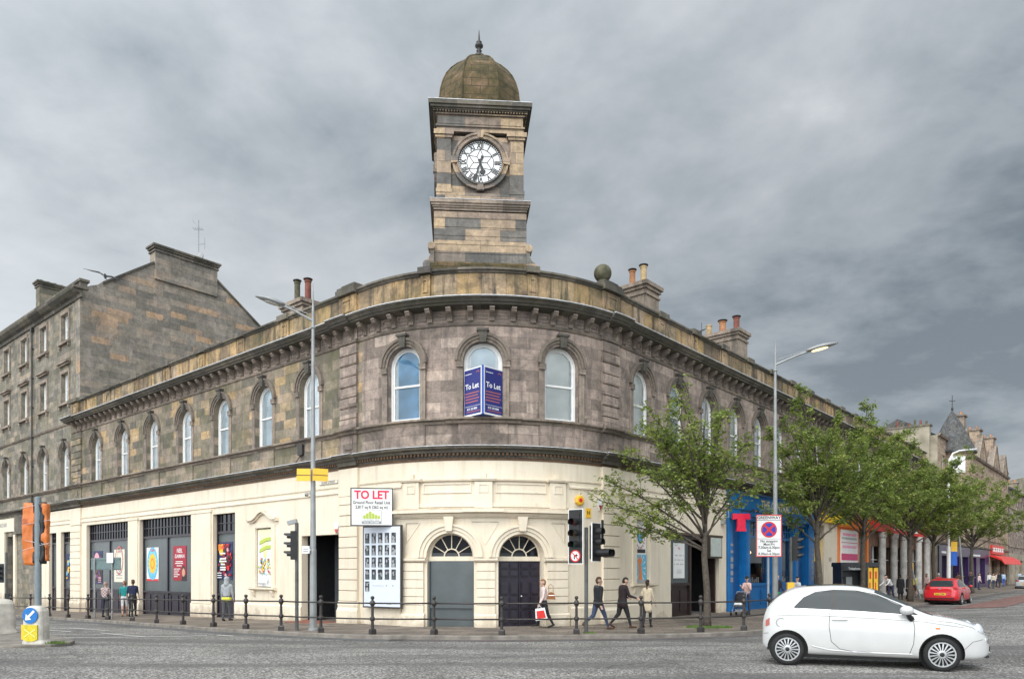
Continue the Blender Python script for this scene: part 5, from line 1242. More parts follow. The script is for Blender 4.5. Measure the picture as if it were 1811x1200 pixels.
# ================================================================== tenements beyond, on the right
def facade(rt,s0,s1,z0,z1,rows,pitch,ww,mat,first=None,y=0):
    n=max(1,int((s1-s0)/pitch)); c0=s0+((s1-s0)-(n-1)*pitch)/2; cs=[c0+k*pitch for k in range(n)]
    prev=z0
    bounds=[z0]+[ (rows[i][1]+rows[i+1][0])/2 for i in range(len(rows)-1)]+[z1]
    for i,(zb,zt) in enumerate(rows):
        mb=MB(); archwall(mb,s0,s1,bounds[i],bounds[i+1],[(c,ww,zb,zt,False) for c in cs],.3,y=y); mb.build('wall',mat,rt,warp=fw)
        pr=window_proto(ww,zb,zt,.18+y,rt,arched=False,curt=False); 
        for k,c in enumerate(cs): o=pr if k==0 else copy_tree(pr,rt); o.matrix_basis=FM(c)
        mb=MB(); band(mb,s0,s1,y-.1,y,zb-.12,zb-.02); mb.build('sill_course',M['mid'],rt,warp=fw)
T1=root('turret_tenement','four storey tan stone tenement with conical slate turret beyond the street trees','building')
facade(T1,60.4,105,4.6,14.7,[(5.6,7.3),(8.3,10.0),(11.3,13.0)],3.0,1.15,M['tan'])
mb=MB(); mb.quad((60.4,0,-.2),(60.4,7,-.2),(60.4,7,14.6),(60.4,0,14.6)); mb.build('side_wall',M['render'],T1,warp=fw); mb=MB(); mb.quad((105,0,-.2),(105,0,14.6),(105,13,14.6),(105,13,-.2)); mb.build('side_wall',M['render'],T1,warp=fw)
mb=MB(); mb.sweep([(0,14.5),(-.2,14.55),(-.3,14.75),(0,14.8)],[60.4,105]); mb.sweep([(0,4.4),(-.2,4.5),(-.25,4.65),(0,4.7)],[60.4,105]); mb.build('cornice',M['mid'],T1,warp=fw)
mb=MB(); mb.quad((60.6,.2,14.7),(105,.2,14.7),(105,3.5,16.6),(60.8,3.5,16.6)); mb.quad((60.8,3.5,16.6),(105,3.5,16.6),(105,7,14.7),(60.8,7,14.7)); mb.add([(60.7,.2,14.7),(60.8,3.5,16.6),(60.7,7,14.7)],[(0,1,2)]); mb.build('roof',M['slate'],T1,warp=fw)
mb=MB(); T=Matrix.Translation((0,0,0)); tc=P(66.0,.2)
mb.lathe([(1.75,4.8),(1.75,13.2),(1.9,13.3),(1.9,13.45)],24,0,Matrix.Translation((tc[0],tc[1],0))); tt=mb.build('turret',M['tan'],T1)
mb=MB(); mb.lathe([(2.15,13.4),(2.1,13.55),(1.45,15.0),(.75,16.5),(.12,17.6),(.05,17.8)],24,0,Matrix.Translation((tc[0],tc[1],0))); mb.build('conical_roof',M['slate'],tt,smooth=True)
mb=MB(); mb.lathe([(.08,17.7),(.12,17.95),(.04,18.1),(.03,19.2),(.005,19.3)],8,0,Matrix.Translation((tc[0],tc[1],0))); mb.box(tc[0]-.3,tc[0]+.3,tc[1]-.02,tc[1]+.02,18.65,18.71); mb.build('finial',M['iron'],tt)
mb=MB(); mb.box(-.65,.65,-1.8,-1.7,11.4,13.0,0,Matrix.Translation((tc[0],tc[1],0))@Matrix.Rotation(rad(-16),4,'Z')); mb.build('window',M['white'],tt)
mb=MB(); mb.box(60.0,60.8,.6,4.3,10,15.5); st=mb.build('chimney',M['render'],T1,warp=fw)
mb=MB(); mb.box(59.9,60.9,.5,4.4,15.5,15.65); mb.build('chimney_cap',M['dark'],st,warp=fw)
for k in range(7):
    mb=MB(); mb.lathe([(.14,15.65),(.1,15.8),(.1,16.0+.12*(k%3))],8,0,Matrix.Translation((60.4,.9+.5*k,0))); mb.build('chimney_pot',M['claydark' if k%2 else 'mossy'],st,warp=fw)
def gablet(s0,s1,zb,zp,parent,mat='tan'):
    mb=MB(); c=(s0+s1)/2; pts=[(s0,zb),(s1,zb),(c+.3,zp),(c-.3,zp)]; mb.xz(pts,-.03,.5); g_=mb.build('gablet',M[mat],parent,warp=fw)
    mb=MB(); mb.box(c-.5,c+.5,.4,.46,zb+.3,zb+1.5); 
    m2=MB(); 
    for sg in (-1,1):
        a=(c+sg*(s1-s0)/2,zb); b=(c+sg*.3,zp)
        m2.add([(a[0],-.1,a[1]),(b[0],-.1,b[1]),(b[0],.6,b[1]),(a[0],.6,a[1]),(a[0],-.1,a[1]+.2),(b[0],-.1,b[1]+.2),(b[0],.6,b[1]+.2),(a[0],.6,a[1]+.2)],[(0,1,2,3),(7,6,5,4),(0,4,5,1),(1,5,6,2),(2,6,7,3),(3,7,4,0)])
    m2.build('skew',M['mid'],g_,warp=fw)
def schim(s,d0,d1,z0,z1,w,parent,mat,np_=2):
    mb=MB(); mb.box(s-w/2,s+w/2,d0,d1,z0,z1); c=mb.build('chimney',M[mat],parent,warp=fw); mb=MB(); mb.box(s-w/2-.15,s+w/2+.15,d0-.15,d1+.15,z1,z1+.2); mb.build('chimney_cap',M['mid'],c,warp=fw)
    for k in range(np_):
        mb=MB(); mb.lathe([(.15,z1+.2),(.12,z1+.3),(.12,z1+.6)],8,0,Matrix.Translation((s,d0+.4+.7*k,0))); mb.build('chimney_pot',M['clay'],c,warp=fw)
schim(75.0,.2,1.6,14.7,18.6,1.3,T1,'mid'); gablet(72,77.5,14.7,17.0,T1)
schim(84.5,.2,1.6,14.7,18.4,1.6,T1,'claybuff'if 0 else 'tan'); gablet(81.8,87.2,14.7,17.6,T1)
schim(94.5,.2,1.6,14.7,18.8,1.8,T1,'tan'); gablet(91.5,97.5,14.7,17.8,T1)
gablet(99.5,104.5,14.7,17.4,T1)
# shops at its foot
M['purple']=plain('dark_purple_shopfront',(.035,.012,.075),.3,var=.2)
mb=MB(); archwall(mb,60.4,89,-.2,4.4,[(64,3.4,0,3.4,False),(69,3.4,.4,3.4,False),(74,3.4,.4,3.4,False),(79,3,.0,3.4,False),(84.5,3.4,.4,3.4,False)],.5); sp=mb.build('purple_shopfront',M['purple'],T1,warp=fw)
mb=MB(); mb.box(60.6,88.8,.35,.4,0,3.4); mb.build('pane',M['darkglass'],sp,warp=fw)
mb=MB(); mb.box(60.6,60.7,-.1,0,0,4.3); 
for c in (66.6,71.4,76.6): mb.build('pilaster',M['shopdark'],sp,warp=fw); mb=MB(); mb.box(c-.2,c+.2,-.06,0,.0,3.6)
mb.build('pilaster',M['shopdark'],sp,warp=fw)
mb=MB(); mb.box(78,82.5,-.08,0,3.55,3.75); mb.box(62,66,-.08,0,3.6,3.8); mb.build('fascia_print',M['signwhite'],sp,warp=fw)
mb=MB(); archwall(mb,89,105,-.2,4.4,[(93,4,.3,3.2,False),(99.5,3.5,.3,3.2,False),(103.3,1.8,0,3.2,False)],.4); s2=mb.build('shopfront',M['tan'],T1,warp=fw)
mb=MB(); mb.box(89.2,104.8,.3,.34,0,3.3); mb.build('pane',M['darkglass'],s2,warp=fw)
mb=MB(); mb.sweep([(0,3.85),(-.5,3.8),(-1.3,3.3),(-1.6,2.75),(-1.58,2.7),(-1.2,3.2),(0,3.7)],[89.5,105]); aw=mb.build('awning',M['red'],s2,warp=fw)
mb=MB(); mb.box(90,99.5,-.2,0,4.0,5.1); fb=mb.build('fascia_board',M['red'],s2,warp=fw)
mb=MB(); 
for k in range(5): mb.box(90.8+1.7*k,91.9+1.7*k,-.24,-.2,4.3,4.8)
mb.build('fascia_print',M['signwhite'],fb,warp=fw)
T2=root('plain_tenement','narrow grey brown tenement between the turret building and the far cream block','building')
facade(T2,105.3,126,4.4,13.4,[(5.4,7.2),(8.2,10.0),(10.8,12.4)],2.6,1.2,M['stone'])
mb=MB(); archwall(mb,105.3,126,-.2,4.4,[(108,2.5,0,3.4,False),(113,3,.3,3.4,False),(119,3,.3,3.4,False)],.4); mb.build('ground_floor_wall',M['render'],T2,warp=fw)
mb=MB(); mb.box(105.5,125.8,.3,.34,0,3.4); mb.build('pane',M['darkglass'],T2,warp=fw)
mb=MB(); mb.box(105.3,126,.01,11,13.4,13.6); mb.sweep([(0,13.2),(-.35,13.3),(-.35,13.5),(0,13.6)],[105.3,126]); mb.box(105.3,105.5,.02,11,0,13.4); mb.build('roof',M['slate'],T2,warp=fw)
schim(107,.4,2.4,13.4,15.6,1.4,T2,'mid'); schim(118,.4,2.4,13.4,15.2,1.4,T2,'mid')
T3=root('cream_block','far pale building closing the right hand street behind the silver car','building')
q=P(131,0); T=Matrix.Translation((q[0],q[1],0))@Matrix.Rotation(rad(-8),4,'Z')
mb=MB(); ops=[(x,1.9,zb,zb+2.6,False) for x in (2.4,6.2,10,14,18) for zb in (1.0,)]
mz=[(0,4.6,1.0),(4.6,8.8,5.4),(8.8,12.8,9.4),(12.8,16.8,13.2)]
for (a,b,zb) in mz:
    mb=MB(); cur=[(x,1.9,zb,zb+2.5,False) for x in (2.4,6.2,10,14,18)]
    archwall(mb,200,220,a,b,[(c+200,w_,z_,t_,r_) for c,w_,z_,t_,r_ in cur],.3); mb.v=[(x-200,y,z) for x,y,z in mb.v]; o=mb.build('wall',M['tan'] if a>12 else M['render'],T3,T=T)
    pr=window_proto(1.9,zb,zb+2.5,.15,T3,arched=False,curt=False)
    for k,x in enumerate((2.4,6.2,10,14,18)): o=pr if k==0 else copy_tree(pr,T3); o.matrix_basis=T@Matrix.Translation((x,0,0))
mb=MB(); mb.box(-.2,20.2,-.4,.0,16.6,17.0); mb.box(0,20,0,10,16.8,17.6); mb.box(-.01,.0,0,10,0,16.8); mb.box(-.1,20.1,-.15,0,8.7,8.95); mb.box(-.1,20.1,-.15,0,4.5,4.7); mb.build('cornice_and_roof',M['render'],T3,T=T)
mb=MB(); mb.box(-1.1,1.1,-.08,.08,0,1.1); o=mb.build('projecting_sign',plain('blue_sign_panel',(.01,.12,.5),.4)); o.matrix_world=FM(116,1.6,3.6)@Matrix.Rotation(rad(-40),4,'Z'); tag(o,'blue projecting shop sign at the far end of the right hand pavement','sign'); mb=MB(); 
for k in range(4): mb.box(-.85+.45*k,-.55+.45*k,-.1,-.08,.35,.75)
mb.build('sign_print',M['signwhite'],o); mb=MB(); mb.tube([(1.0,.0,1.0),(1.4,1.4,1.0)],.03,5); mb.build('bracket',M['iron'],o)
# seagull
mb=MB()
def wing(sg):
    pts=[(0,0,0),(.28*sg,.05,.10),(.62*sg,.0,.04),(.95*sg,-.12,-.02)]; w=[.13,.12,.08,.01]
    vs=[];
    for (x,y,z),c in zip(pts,w): vs+=[(x,y+c,z),(x,y,z+.025*(c>.02)),(x,y-c,z),(x,y,z-.012)]
    fs=[]
    for i in range(3):
        for j in range(4): fs.append((i*4+j,i*4+(j+1)%4,i*4+4+(j+1)%4,i*4+4+j))
    mb.add(vs,fs)
wing(1); wing(-1); mb.lathe([(.005,-.3),(.05,-.2),(.085,0),(.07,.15),(.045,.2),(.05,.26),(.02,.31),(.003,.37)],10,0,Matrix.Rotation(rad(90),4,'X')); mb.add([(-.02,.25,0),(.02,.25,0),(.08,.42,0),(-.08,.42,0),(0,.3,.02)],[(0,1,2,3),(0,1,4)])
o=mb.build('seagull',plain('grey_gull_feathers',(.22,.23,.25),.7,var=.4,scale=8),smooth=True); tag(o,'small grey gull gliding over the roof at the left','bird'); o.matrix_world=Matrix.Translation((-20.0,36.5,16.4))@Matrix.Rotation(rad(25),4,'Z')@Matrix.Rotation(rad(12),4,'Y')
# ================================================================== guard railing along the kerb
GR=root('guard_railing','long dark bronze pedestrian railing with ball topped posts along the kerb','railing')
pp=[P(-32.6,3.55),P(-29.4,3.5),(-24.09,38.67),(-22.05,36.88),(-20.12,35.23),(-18.4,33.8),(-16.51,32.27),(-14.36,30.0),(-12.68,28.62),(-10.76,26.76),(-9.06,25.28),(-7.51,24.15),(-6.02,23.38),(-4.27,22.72),(-2.38,22.66),(-.31,22.46),(1.98,22.8),(3.99,22.96),(5.97,23.49),(7.54,24.15),(8.84,25.5),(10.0,27.25),(11.2,29.0)]
def post_mesh():
    mb=MB(); mb.box(-.085,.085,-.085,.085,-.02,.13); mb.box(-.085,.085,-.085,.085,.13,.17,taper=.02)
    mb.lathe([(.05,.16),(.045,.40),(.075,.43),(.08,.47),(.075,.51),(.045,.54),(.04,.85),(.06,.88),(.085,.93),(.085,.97),(.06,1.02),(.035,1.04),(.03,1.06),(.055,1.09),(.06,1.12),(.05,1.155),(.02,1.17)],12)
    return mb
pm=post_mesh().build('post',M['iron'],GR,smooth=False)
for i,(x,y) in enumerate(pp):
    o=pm if i==0 else pm.copy()
    if i: COL.objects.link(o); o.parent=GR
    o.matrix_basis=Matrix.Translation((x,y,gh(x,y)))@Matrix.Rotation(.3*i,4,'Z')
for i in range(len(pp)-1):
    (xa,ya),(xb,yb)=pp[i],pp[i+1]
    for z in (.47,.95):
        mb=MB(); mb.tube([(xa,ya,gh(xa,ya)+z),((xa+xb)/2,(ya+yb)/2,(gh(xa,ya)+gh(xb,yb))/2+z-.006),(xb,yb,gh(xb,yb)+z)],.024,8); mb.build('rail',M['iron'],GR,smooth=True)
# ================================================================== lamp posts
def lamp(x,y,H_,armz,tip,label,lit,spike=.9,bands=True):
    r=root('street_lamp',label,'street lamp',(x,y,gh(x,y)),0,'tall grey street lamps')
    mb=MB(); mb.lathe([(.17,-.02),(.17,.05),(.115,.08),(.105,2.6),(.095,2.65),(.07,6),(.05,armz-.3)],14); mb.lathe([(.05,armz-.3),(.085,armz-.28),(.085,armz-.24),(.05,armz-.22),(.045,armz+.3),(.03,armz+.5),(.004,H_)],12); mb.build('pole',M['grey_metal'],r,smooth=False)
    tx,ty,tz=tip; d=math.hypot(tx,ty); ux,uy=tx/d,ty/d
    mb=MB(); mb.tube([(0,0,armz-.05),(ux*d*.35,uy*d*.35,armz+(tz-armz)*.45),(ux*d*.55,uy*d*.55,armz+(tz-armz)*.68)],[.045,.035,.05],8); mb.tube([(0,0,armz+.12),(ux*d*.55,uy*d*.55,armz+(tz-armz)*.8)],.015,6); mb.build('arm',M['grey_metal'],r)
    # leaf shaped head
    mb=MB(); n=12; L_=d*.52; a=math.atan2(uy,ux); tilt=math.atan2((tz-armz)*.42,L_)
    T=Matrix.Translation((ux*d*.5,uy*d*.5,armz+(tz-armz)*.68))@Matrix.Rotation(a,4,'Z')@Matrix.Rotation(-tilt,4,'Y')
    vs=[];
    for i in range(n+1):
        t=i/n; w=.21*math.sin(PI*min(1,t*.9+.1))**.7*(1 if t<.97 else .4)+.02; h=.11*math.sin(PI*min(1,(t*.85+.12)))**.8+.012
        for k in range(10):
            q=2*PI*k/10; vs.append((t*L_,math.cos(q)*w,math.sin(q)*h*(1 if math.sin(q)>0 else .55)))
    fs=[(i*10+k,i*10+(k+1)%10,(i+1)*10+(k+1)%10,(i+1)*10+k) for i in range(n) for k in range(10)]+[tuple(range(10))[::-1],tuple(n*10+k for k in range(10))]
    mb.add([tuple(T@Vector(v)) for v in vs],[f[::-1] for f in fs]); hd=mb.build('lamp_head',M['grey_metal'],r,smooth=True)
    mb=MB(); pts=[(L_*.42+math.cos(2*PI*k/14)*L_*.26,math.sin(2*PI*k/14)*.14,-.072) for k in range(14)]; mb.add([tuple(T@Vector(v)) for v in pts]+[tuple(T@Vector((v[0],v[1],v[2]+.03))) for v in pts],[tuple(range(14))[::-1]]+[(k,(k+1)%14,14+(k+1)%14,14+k) for k in range(14)]); mb.build('lamp_glass',M['lampon'] if lit else M['lampoff'],hd)
    return r
M['darkpole']=plain('dark_grey_pole_paint',(.10,.105,.10),.5,.1,.3,4)
M['lampon']=emit('lit_lamp_glass',(1,.66,.28),2.2); M['lampoff']=plain('unlit_lamp_glass',(.5,.5,.47),.2)
l1=lamp(-6.47,24.15,11.3,10.1,(-1.8,-.25,10.72),'tall grey street lamp with yellow signs on its pole, left of the corner',False)
l2=lamp(10.2,28.77,10.95,9.95,(2.2,-.5,10.55),'tall grey street lamp with its lamp lit, behind the no stopping sign',True)
def ys(x,a,lab):
    mb=MB(); mb.box(-.24,.24,-.012,.012,-.2,.2); o=mb.build('yellow_sign',PC['gold']); o.matrix_world=Matrix.Translation((x,24.02,5.04))@Matrix.Rotation(rad(a),4,'Z')@Matrix.Rotation(rad(2),4,'Y'); tag(o,lab,'sign')
    mb=MB(); mb.box(-.24,.24,-.02,-.012,-.02,.0); mb.box(-.02,.02,.012,.1,-.1,.1); mb.build('dark_strip',M['iron'],o)
ys(-6.74,-12,'left hand yellow plate fixed high on the lamp post'); ys(-6.2,14,'right hand yellow plate fixed high on the lamp post')
mb=MB(); mb.box(-.12,.12,-.03,0,0,.24); mb.box(.1,.14,0,.06,.08,.16); o=mb.build('small_sign',M['signwhite']); o.matrix_world=Matrix.Translation((-6.66,24.0,2.5)); tag(o,'small white square plate on the tall lamp post by the dark entrance','sign'); mb=MB(); mb.box(-.08,.08,-.033,-.03,.06,.09); mb.box(-.08,.08,-.033,-.03,.13,.16); mb.build('sign_print',M['greytext'],o)
# far painted lamp post with swan neck
fl=root('street_lamp','slim white lamp post with curved arm rising out of the street trees','street lamp',(31.2,53.05,0),0,'tall grey street lamps')
mb=MB(); mb.lathe([(.2,0),(.2,1.2),(.14,1.3),(.13,3.6),(.08,3.7),(.07,9.2)],12); mb.tube([(0,0,9.15),(.03,0,9.8),(.3,0,10.3),(.8,0,10.5),(1.3,0,10.55)],.06,8); mb.build('pole',M['white'],fl)
mb=MB(); mb.lathe([(.02,0),(.1,.1),(.15,.4),(.13,.8),(.03,.95)],10,0,Matrix.Translation((1.15,0,10.52))@Matrix.Rotation(rad(84),4,'Y'),sx=.5); mb.build('lamp_head',M['lead'],fl,smooth=True)
mb=MB(); mb.box(.18,.62,-.03,.03,2.9,3.9,0); mb.box(.18,.62,-.03,.03,3.9,4.6,1); mb.tube([(.0,0,3.3),(.2,0,3.3)],.02,5); o=mb.build('bus_stop_flag',[plain('blue_flag',(.02,.12,.5),.4),PC['gold']]); o.location=(31.15,53.0,-.6); tag(o,'blue and yellow bus stop flag on the white lamp post','sign')
# ================================================================== traffic signals
def head(T,parent,n=3,back=True,edge=True):
    # lamps face -y; visors project
    mb=MB(); h=.29*n+.06; mb.box(-.15,.15,-.02,.16,0,h)
    if back:
        mb.box(-.24,.24,.0,.03,-.08,h+.1)
    f=mb.build('signal_head',M['black'],parent,T=T)
    if back and edge:
        mb=MB(); mb.box(-.255,-.24,-.004,.034,-.095,h+.115); mb.box(.24,.255,-.004,.034,-.095,h+.115); mb.box(-.24,.24,-.004,.034,h+.1,h+.115); mb.box(-.24,.24,-.004,.034,-.095,-.08); mb.build('white_edge',M['white'],f,T=T)
    for k in range(n):
        mb=MB(); z=.175+.29*k; m=12; vs=[];
        for i in range(m+1):
            a=rad(-35)+rad(250)*i/m
            for (yy,rr) in ((-.02,.112),(-.24 if math.sin(a)>.2 else -.14,.106),(-.24 if math.sin(a)>.2 else -.14,.10),(-.02,.1)): vs.append((math.cos(a)*rr,yy,z+math.sin(a)*rr))
        fs=[(i*4+j,(i+1)*4+j,(i+1)*4+j+1,i*4+j+1) for i in range(m) for j in range(3)]
        mb.add(vs,fs); mb.build('visor',M['black'],f,T=T)
        mb=MB(); mb.lathe([(.1,0),(.085,.015),(.04,.03)],14,0,T=Matrix.Translation((0,-.02,z))@Matrix.Rotation(rad(90),4,'X')); mb.build('lens',LENS[2-k if n==3 else k],f,T=T,smooth=True)
    return f
LENS=[plain('dark_red_lens',(.12,.01,.01),.15),plain('dark_amber_lens',(.10,.05,.01),.15),plain('dark_green_lens',(.01,.07,.04),.15)]
LENS=LENS[::1]
def signal(x,y,h,label):
    r=root('traffic_signal',label,'traffic light',(x,y,gh(x,y)),0,'traffic lights'); mb=MB(); mb.lathe([(.06,-.02),(.06,h-.02),(.05,h)],12); mb.build('pole',M['darkpole'],r); return r
s1_=signal(-7.0,24.15,3.5,'traffic light seen side on with a detector on top, left of the entrance')
head(Matrix.Translation((-.17,0,2.3))@Matrix.Rotation(rad(-80),4,'Z'),s1_,3,False)
mb=MB(); mb.box(-.16,.14,-.08,.08,0,.13); mb.build('detector',M['grey_metal'],s1_,T=Matrix.Translation((-.12,0,3.46))@Matrix.Rotation(rad(-14),4,'Y'))
mb=MB(); mb.box(-.3,.0,-.02,.02,2.5,2.54); mb.box(-.3,.0,-.02,.02,3.1,3.14); mb.build('bracket',M['grey_metal'],s1_)
s2_=signal(2.32,23.2,3.3,'large twin headed traffic light with dark lamps, in front of the cream wall')
T=Matrix.Translation((-.34,-.08,2.42))@Matrix.Rotation(rad(-38),4,'Z')
mb=MB(); mb.box(-.25,.25,.0,.03,-.25,1.42); mb.box(-.15,.15,-.02,.16,.18,1.32)
f=mb.build('signal_head',M['black'],s2_,T=T)
mb=MB(); mb.box(-.27,-.25,-.004,.034,-.27,1.44); mb.box(.25,.27,-.004,.034,-.27,1.44); mb.box(-.25,.25,-.004,.034,1.42,1.44); mb.box(-.25,.25,-.004,.034,-.27,-.25); mb.build('white_edge',M['white'],f,T=T)
def vis(f,T,z,r=.12,L_=.24,deep=False):
    mb=MB(); m=14; vs=[]
    a0,a1=(rad(-35),rad(250)) if not deep else (0,2*PI)
    for i in range(m+1):
        a=a0+(a1)*i/m if not deep else a1*i/m
        for (yy,rr) in ((-.02,r),(-L_,r*.95),(-L_,r*.88),(-.02,r*.86)): vs.append((math.cos(a)*rr,yy,z+math.sin(a)*rr))
    fs=[(i*4+j,(i+1)*4+j,(i+1)*4+j+1,i*4+j+1) for i in range(m) for j in range(3)]
    mb.add(vs,fs); mb.build('visor',M['black'],f,T=T)
for k,z in enumerate((.33,.68,1.03)):
    vis(f,T,z,.13,.26); mb=MB(); mb.lathe([(.11,0),(.09,.02),(.04,.03)],14,0,T=Matrix.Translation((0,-.02,z))@Matrix.Rotation(rad(90),4,'X')); mb.build('lens',LENS[2-k],f,T=T)
mb=MB(); mb.lathe([(.19,0),(.19,.02)],24,0,T=Matrix.Translation((0,-.0,-.02))@Matrix.Rotation(rad(90),4,'X')); mb.lathe([(.15,.02),(.15,.025)],24,1,T=Matrix.Translation((0,-.0,-.02))@Matrix.Rotation(rad(90),4,'X'))
mb.add([(x,-.028,z-.02) for x,z in ((-.05,-.10),(-.01,-.10),(-.01,.0),(.04,.0),(.04,-.035),(.10,.02),(.04,.075),(.04,.04),(-.05,.04))],[tuple(range(9))],2); mb.add([(x,-.03,z-.02) for x,z in ((-.11,.085),(.09,-.115),(.115,-.09),(-.085,.11))],[(0,1,2,3)],0)
mb.build('no_turn_sign',[M['red'],M['signwhite'],M['black']],f,T=T)
T=Matrix.Translation((.32,-.02,2.3))@Matrix.Rotation(rad(52),4,'Z')
mb=MB(); mb.box(-.25,.25,.0,.03,-.06,1.12); mb.box(-.15,.15,-.02,.16,.0,1.05); f2=mb.build('signal_head',M['black'],s2_,T=T)
mb=MB(); mb.box(-.27,-.25,-.004,.034,-.08,1.14); mb.box(.25,.27,-.004,.034,-.08,1.14); mb.box(-.25,.25,-.004,.034,1.12,1.14); mb.box(-.25,.25,-.004,.034,-.08,-.06); mb.build('white_edge',M['white'],f2,T=T)
for k,z in enumerate((.2,.53,.86)):
    vis(f2,T,z,.13,.5 if k==0 else .24,k==0); mb=MB(); mb.lathe([(.11,0),(.09,.02),(.04,.03)],14,0,T=Matrix.Translation((0,-.02,z))@Matrix.Rotation(rad(90),4,'X')); mb.build('lens',LENS[2-k],f2,T=T)
vis(f2,T@Matrix.Translation((.3,0,0)),.2,.13,.42,True)
mb=MB(); mb.box(.36,.40,-.02,.05,.6,1.25); mb.build('visor_arm',M['black'],f2,T=T)
s3_=signal(10.6,28.2,3.2,'small dark traffic light half hidden behind the no stopping sign')
head(Matrix.Translation((.22,-.05,2.32))@Matrix.Rotation(rad(60),4,'Z'),s3_,3,False)
mb=MB(); mb.box(-.18,.08,-.14,-.02,1.0,1.5); mb.build('push_button_box',PC['gold'],s3_)
s4_=signal(-29.7,43.6,3.6,'partly cropped dark traffic light at the left edge of the picture')
head(Matrix.Translation((-.35,-.05,1.9))@Matrix.Rotation(rad(10),4,'Z'),s4_,3,True); mb=MB(); mb.box(-.02,.22,-.12,.05,.9,1.2); mb.build('push_button_box',M['black'],s4_)
# signal wrapped in orange sheeting on the island
o5=root('wrapped_signal','traffic light wrapped in creased orange and black sheeting on a thick grey pole','traffic light',(-13.15,20.6,.1),0,'traffic lights')
mb=MB(); mb.lathe([(.085,-.1),(.085,3.68),(.08,3.88),(.03,3.9)],14); mb.build('pole',plain('blue_grey_pole',(.20,.24,.26),.5,.1,.12),o5)
def bag(x0,x1,y0,y1,z0,z1,name,mat,seed):
    mb=MB(); nx,nz=10,22; rn=random.Random(seed); vs=[];idx={}
    def disp(p): 
        v=Vector(p)*3.1+Vector((seed,0,0)); k=noise.noise(v)*.06+noise.noise(v*3.3)*.025; return k
    per=[]
    for i in range(nx): per.append((x0+(x1-x0)*i/nx,y0,0,-1))
    for i in range(5): per.append((x1,y0+(y1-y0)*i/5,1,0))
    for i in range(nx): per.append((x1-(x1-x0)*i/nx,y1,0,1))
    for i in range(5): per.append((x0,y1-(y1-y0)*i/5,-1,0))
    n=len(per)
    for k in range(nz+1):
        z=z0+(z1-z0)*k/nz; tpr=1-.12*(abs(2*k/nz-1)**4)
        for (x,y,ax,ay) in per:
            d=disp((x,y,z)); cx,cy=(x0+x1)/2,(y0+y1)/2
            vs.append((cx+(x-cx)*tpr+ax*d,cy+(y-cy)*tpr+ay*d,z+noise.noise(Vector((x*4,y*4,seed)))*.03))
    fs=[(k*n+i,k*n+(i+1)%n,(k+1)*n+(i+1)%n,(k+1)*n+i) for k in range(nz) for i in range(n)]+[tuple(range(n))[::-1],tuple(nz*n+i for i in range(n))]
    mb.add(vs,fs); return mb.build(name,mat,o5,smooth=True)
M['orangebag']=plain('orange_plastic_sheet',(.62,.17,.035),.42,var=.12,bmp=.2)
bag(-.43,-.1,.0,.16,2.0,3.72,'sheeting',M['orangebag'],1); bag(.12,.25,-.02,.12,2.12,3.7,'sheeting',M['orangebag'],5); bag(-.14,.17,-.03,.14,2.05,3.76,'black_sheeting',M['black'],9)
mb=MB(); mb.text('SL',.2,-.34,3.2,-.03,0,.0); mb.build('sheet_lettering',PC['dusty'],o5)
mb=MB(); 
for (a,b) in (((-.5,.0,3.58),(.4,-.02,3.72)),((-.46,.0,2.7),(.36,-.02,2.55)),((-.46,0,3.1),(.36,-.03,3.25)),((-.45,0,2.4),(.35,-.03,2.62))): mb.tube([a,((a[0]+b[0])/2,-.05,(a[2]+b[2])/2),b],.005,4)
mb.build('twine',M['lead'],o5)
# ================================================================== keep-left bollards on the island
def bollard(x,y,z,rz,marked,label):
    r=root('traffic_bollard',label,'bollard',(x,y,z),rz,'bollards on the traffic island')
    mb=MB(); n=20; prof=[(.30,0),(.30,.05),(.27,.12),(.265,.6),(.25,.85),(.2,.95),(.1,.985)]
    vs=[]
    for w,z_ in prof:
        d=.17 if z_<.9 else .12
        for k in range(n):
            t=2*PI*k/n; c,s=math.cos(t),math.sin(t); e=.55
            vs.append((math.copysign(abs(c)**e,c)*w,math.copysign(abs(s)**e,s)*d*(w/.27)**.3,z_))
    fs=[(i*n+k,i*n+(k+1)%n,(i+1)*n+(k+1)%n,(i+1)*n+k) for i in range(len(prof)-1) for k in range(n)]+[tuple((len(prof)-1)*n+k for k in range(n))]
    mb.add(vs,fs); mb.build('shell',plain('dirty_white_bollard_shell',(.52,.49,.43),.5,var=.25,scale=5),r,smooth=False)
    if marked:
        mb=MB(); mb.lathe([(.205,0),(.205,.02)],24,0,T=Matrix.Translation((0,-.165,.74))@Matrix.Rotation(rad(90),4,'X')); c=mb.build('blue_disc',PC['sky'],r)
        c.data.materials[0]=plain('blue_sign_disc',(.01,.16,.48),.35)
        mb=MB(); T=Matrix.Translation((0,-.188,.74))@Matrix.Rotation(rad(45),4,'Y'); mb.xz([(-.03,.17),(-.03,-.04),(-.1,-.04),(0,-.17),(.1,-.04),(.03,-.04),(.03,.17)],-.004,0,0,T); mb.build('white_arrow',M['signwhite'],c)
        mb=MB(); mb.xz([(-.2,.14),(-.08,.08),(.08,.08),(.2,.14),(.2,.5),(-.2,.5)],-.185,-.16); mb.xz([(.0,0),(.0,0),(0,0)],0,0) if 0 else None; y_=mb.build('yellow_panel',plain('dirty_yellow_reflective_panel',(.62,.50,.02),.4,var=.2,scale=8),r)
        mb=MB(); 
        for sg in (-1,1): mb.xz([(-.15,.3+sg*.1-.02),(.15,.3-sg*.1-.02),(.15,.3-sg*.1+.01),(-.15,.3+sg*.1+.01)],-.19,-.185)
        mb.build('crossed_lines',PC['lemon'],y_)
        mb=MB(); mb.box(-.3,-.255,-.12,.1,.12,.5); mb.build('side_panel',PC['gold'],r)
    return r
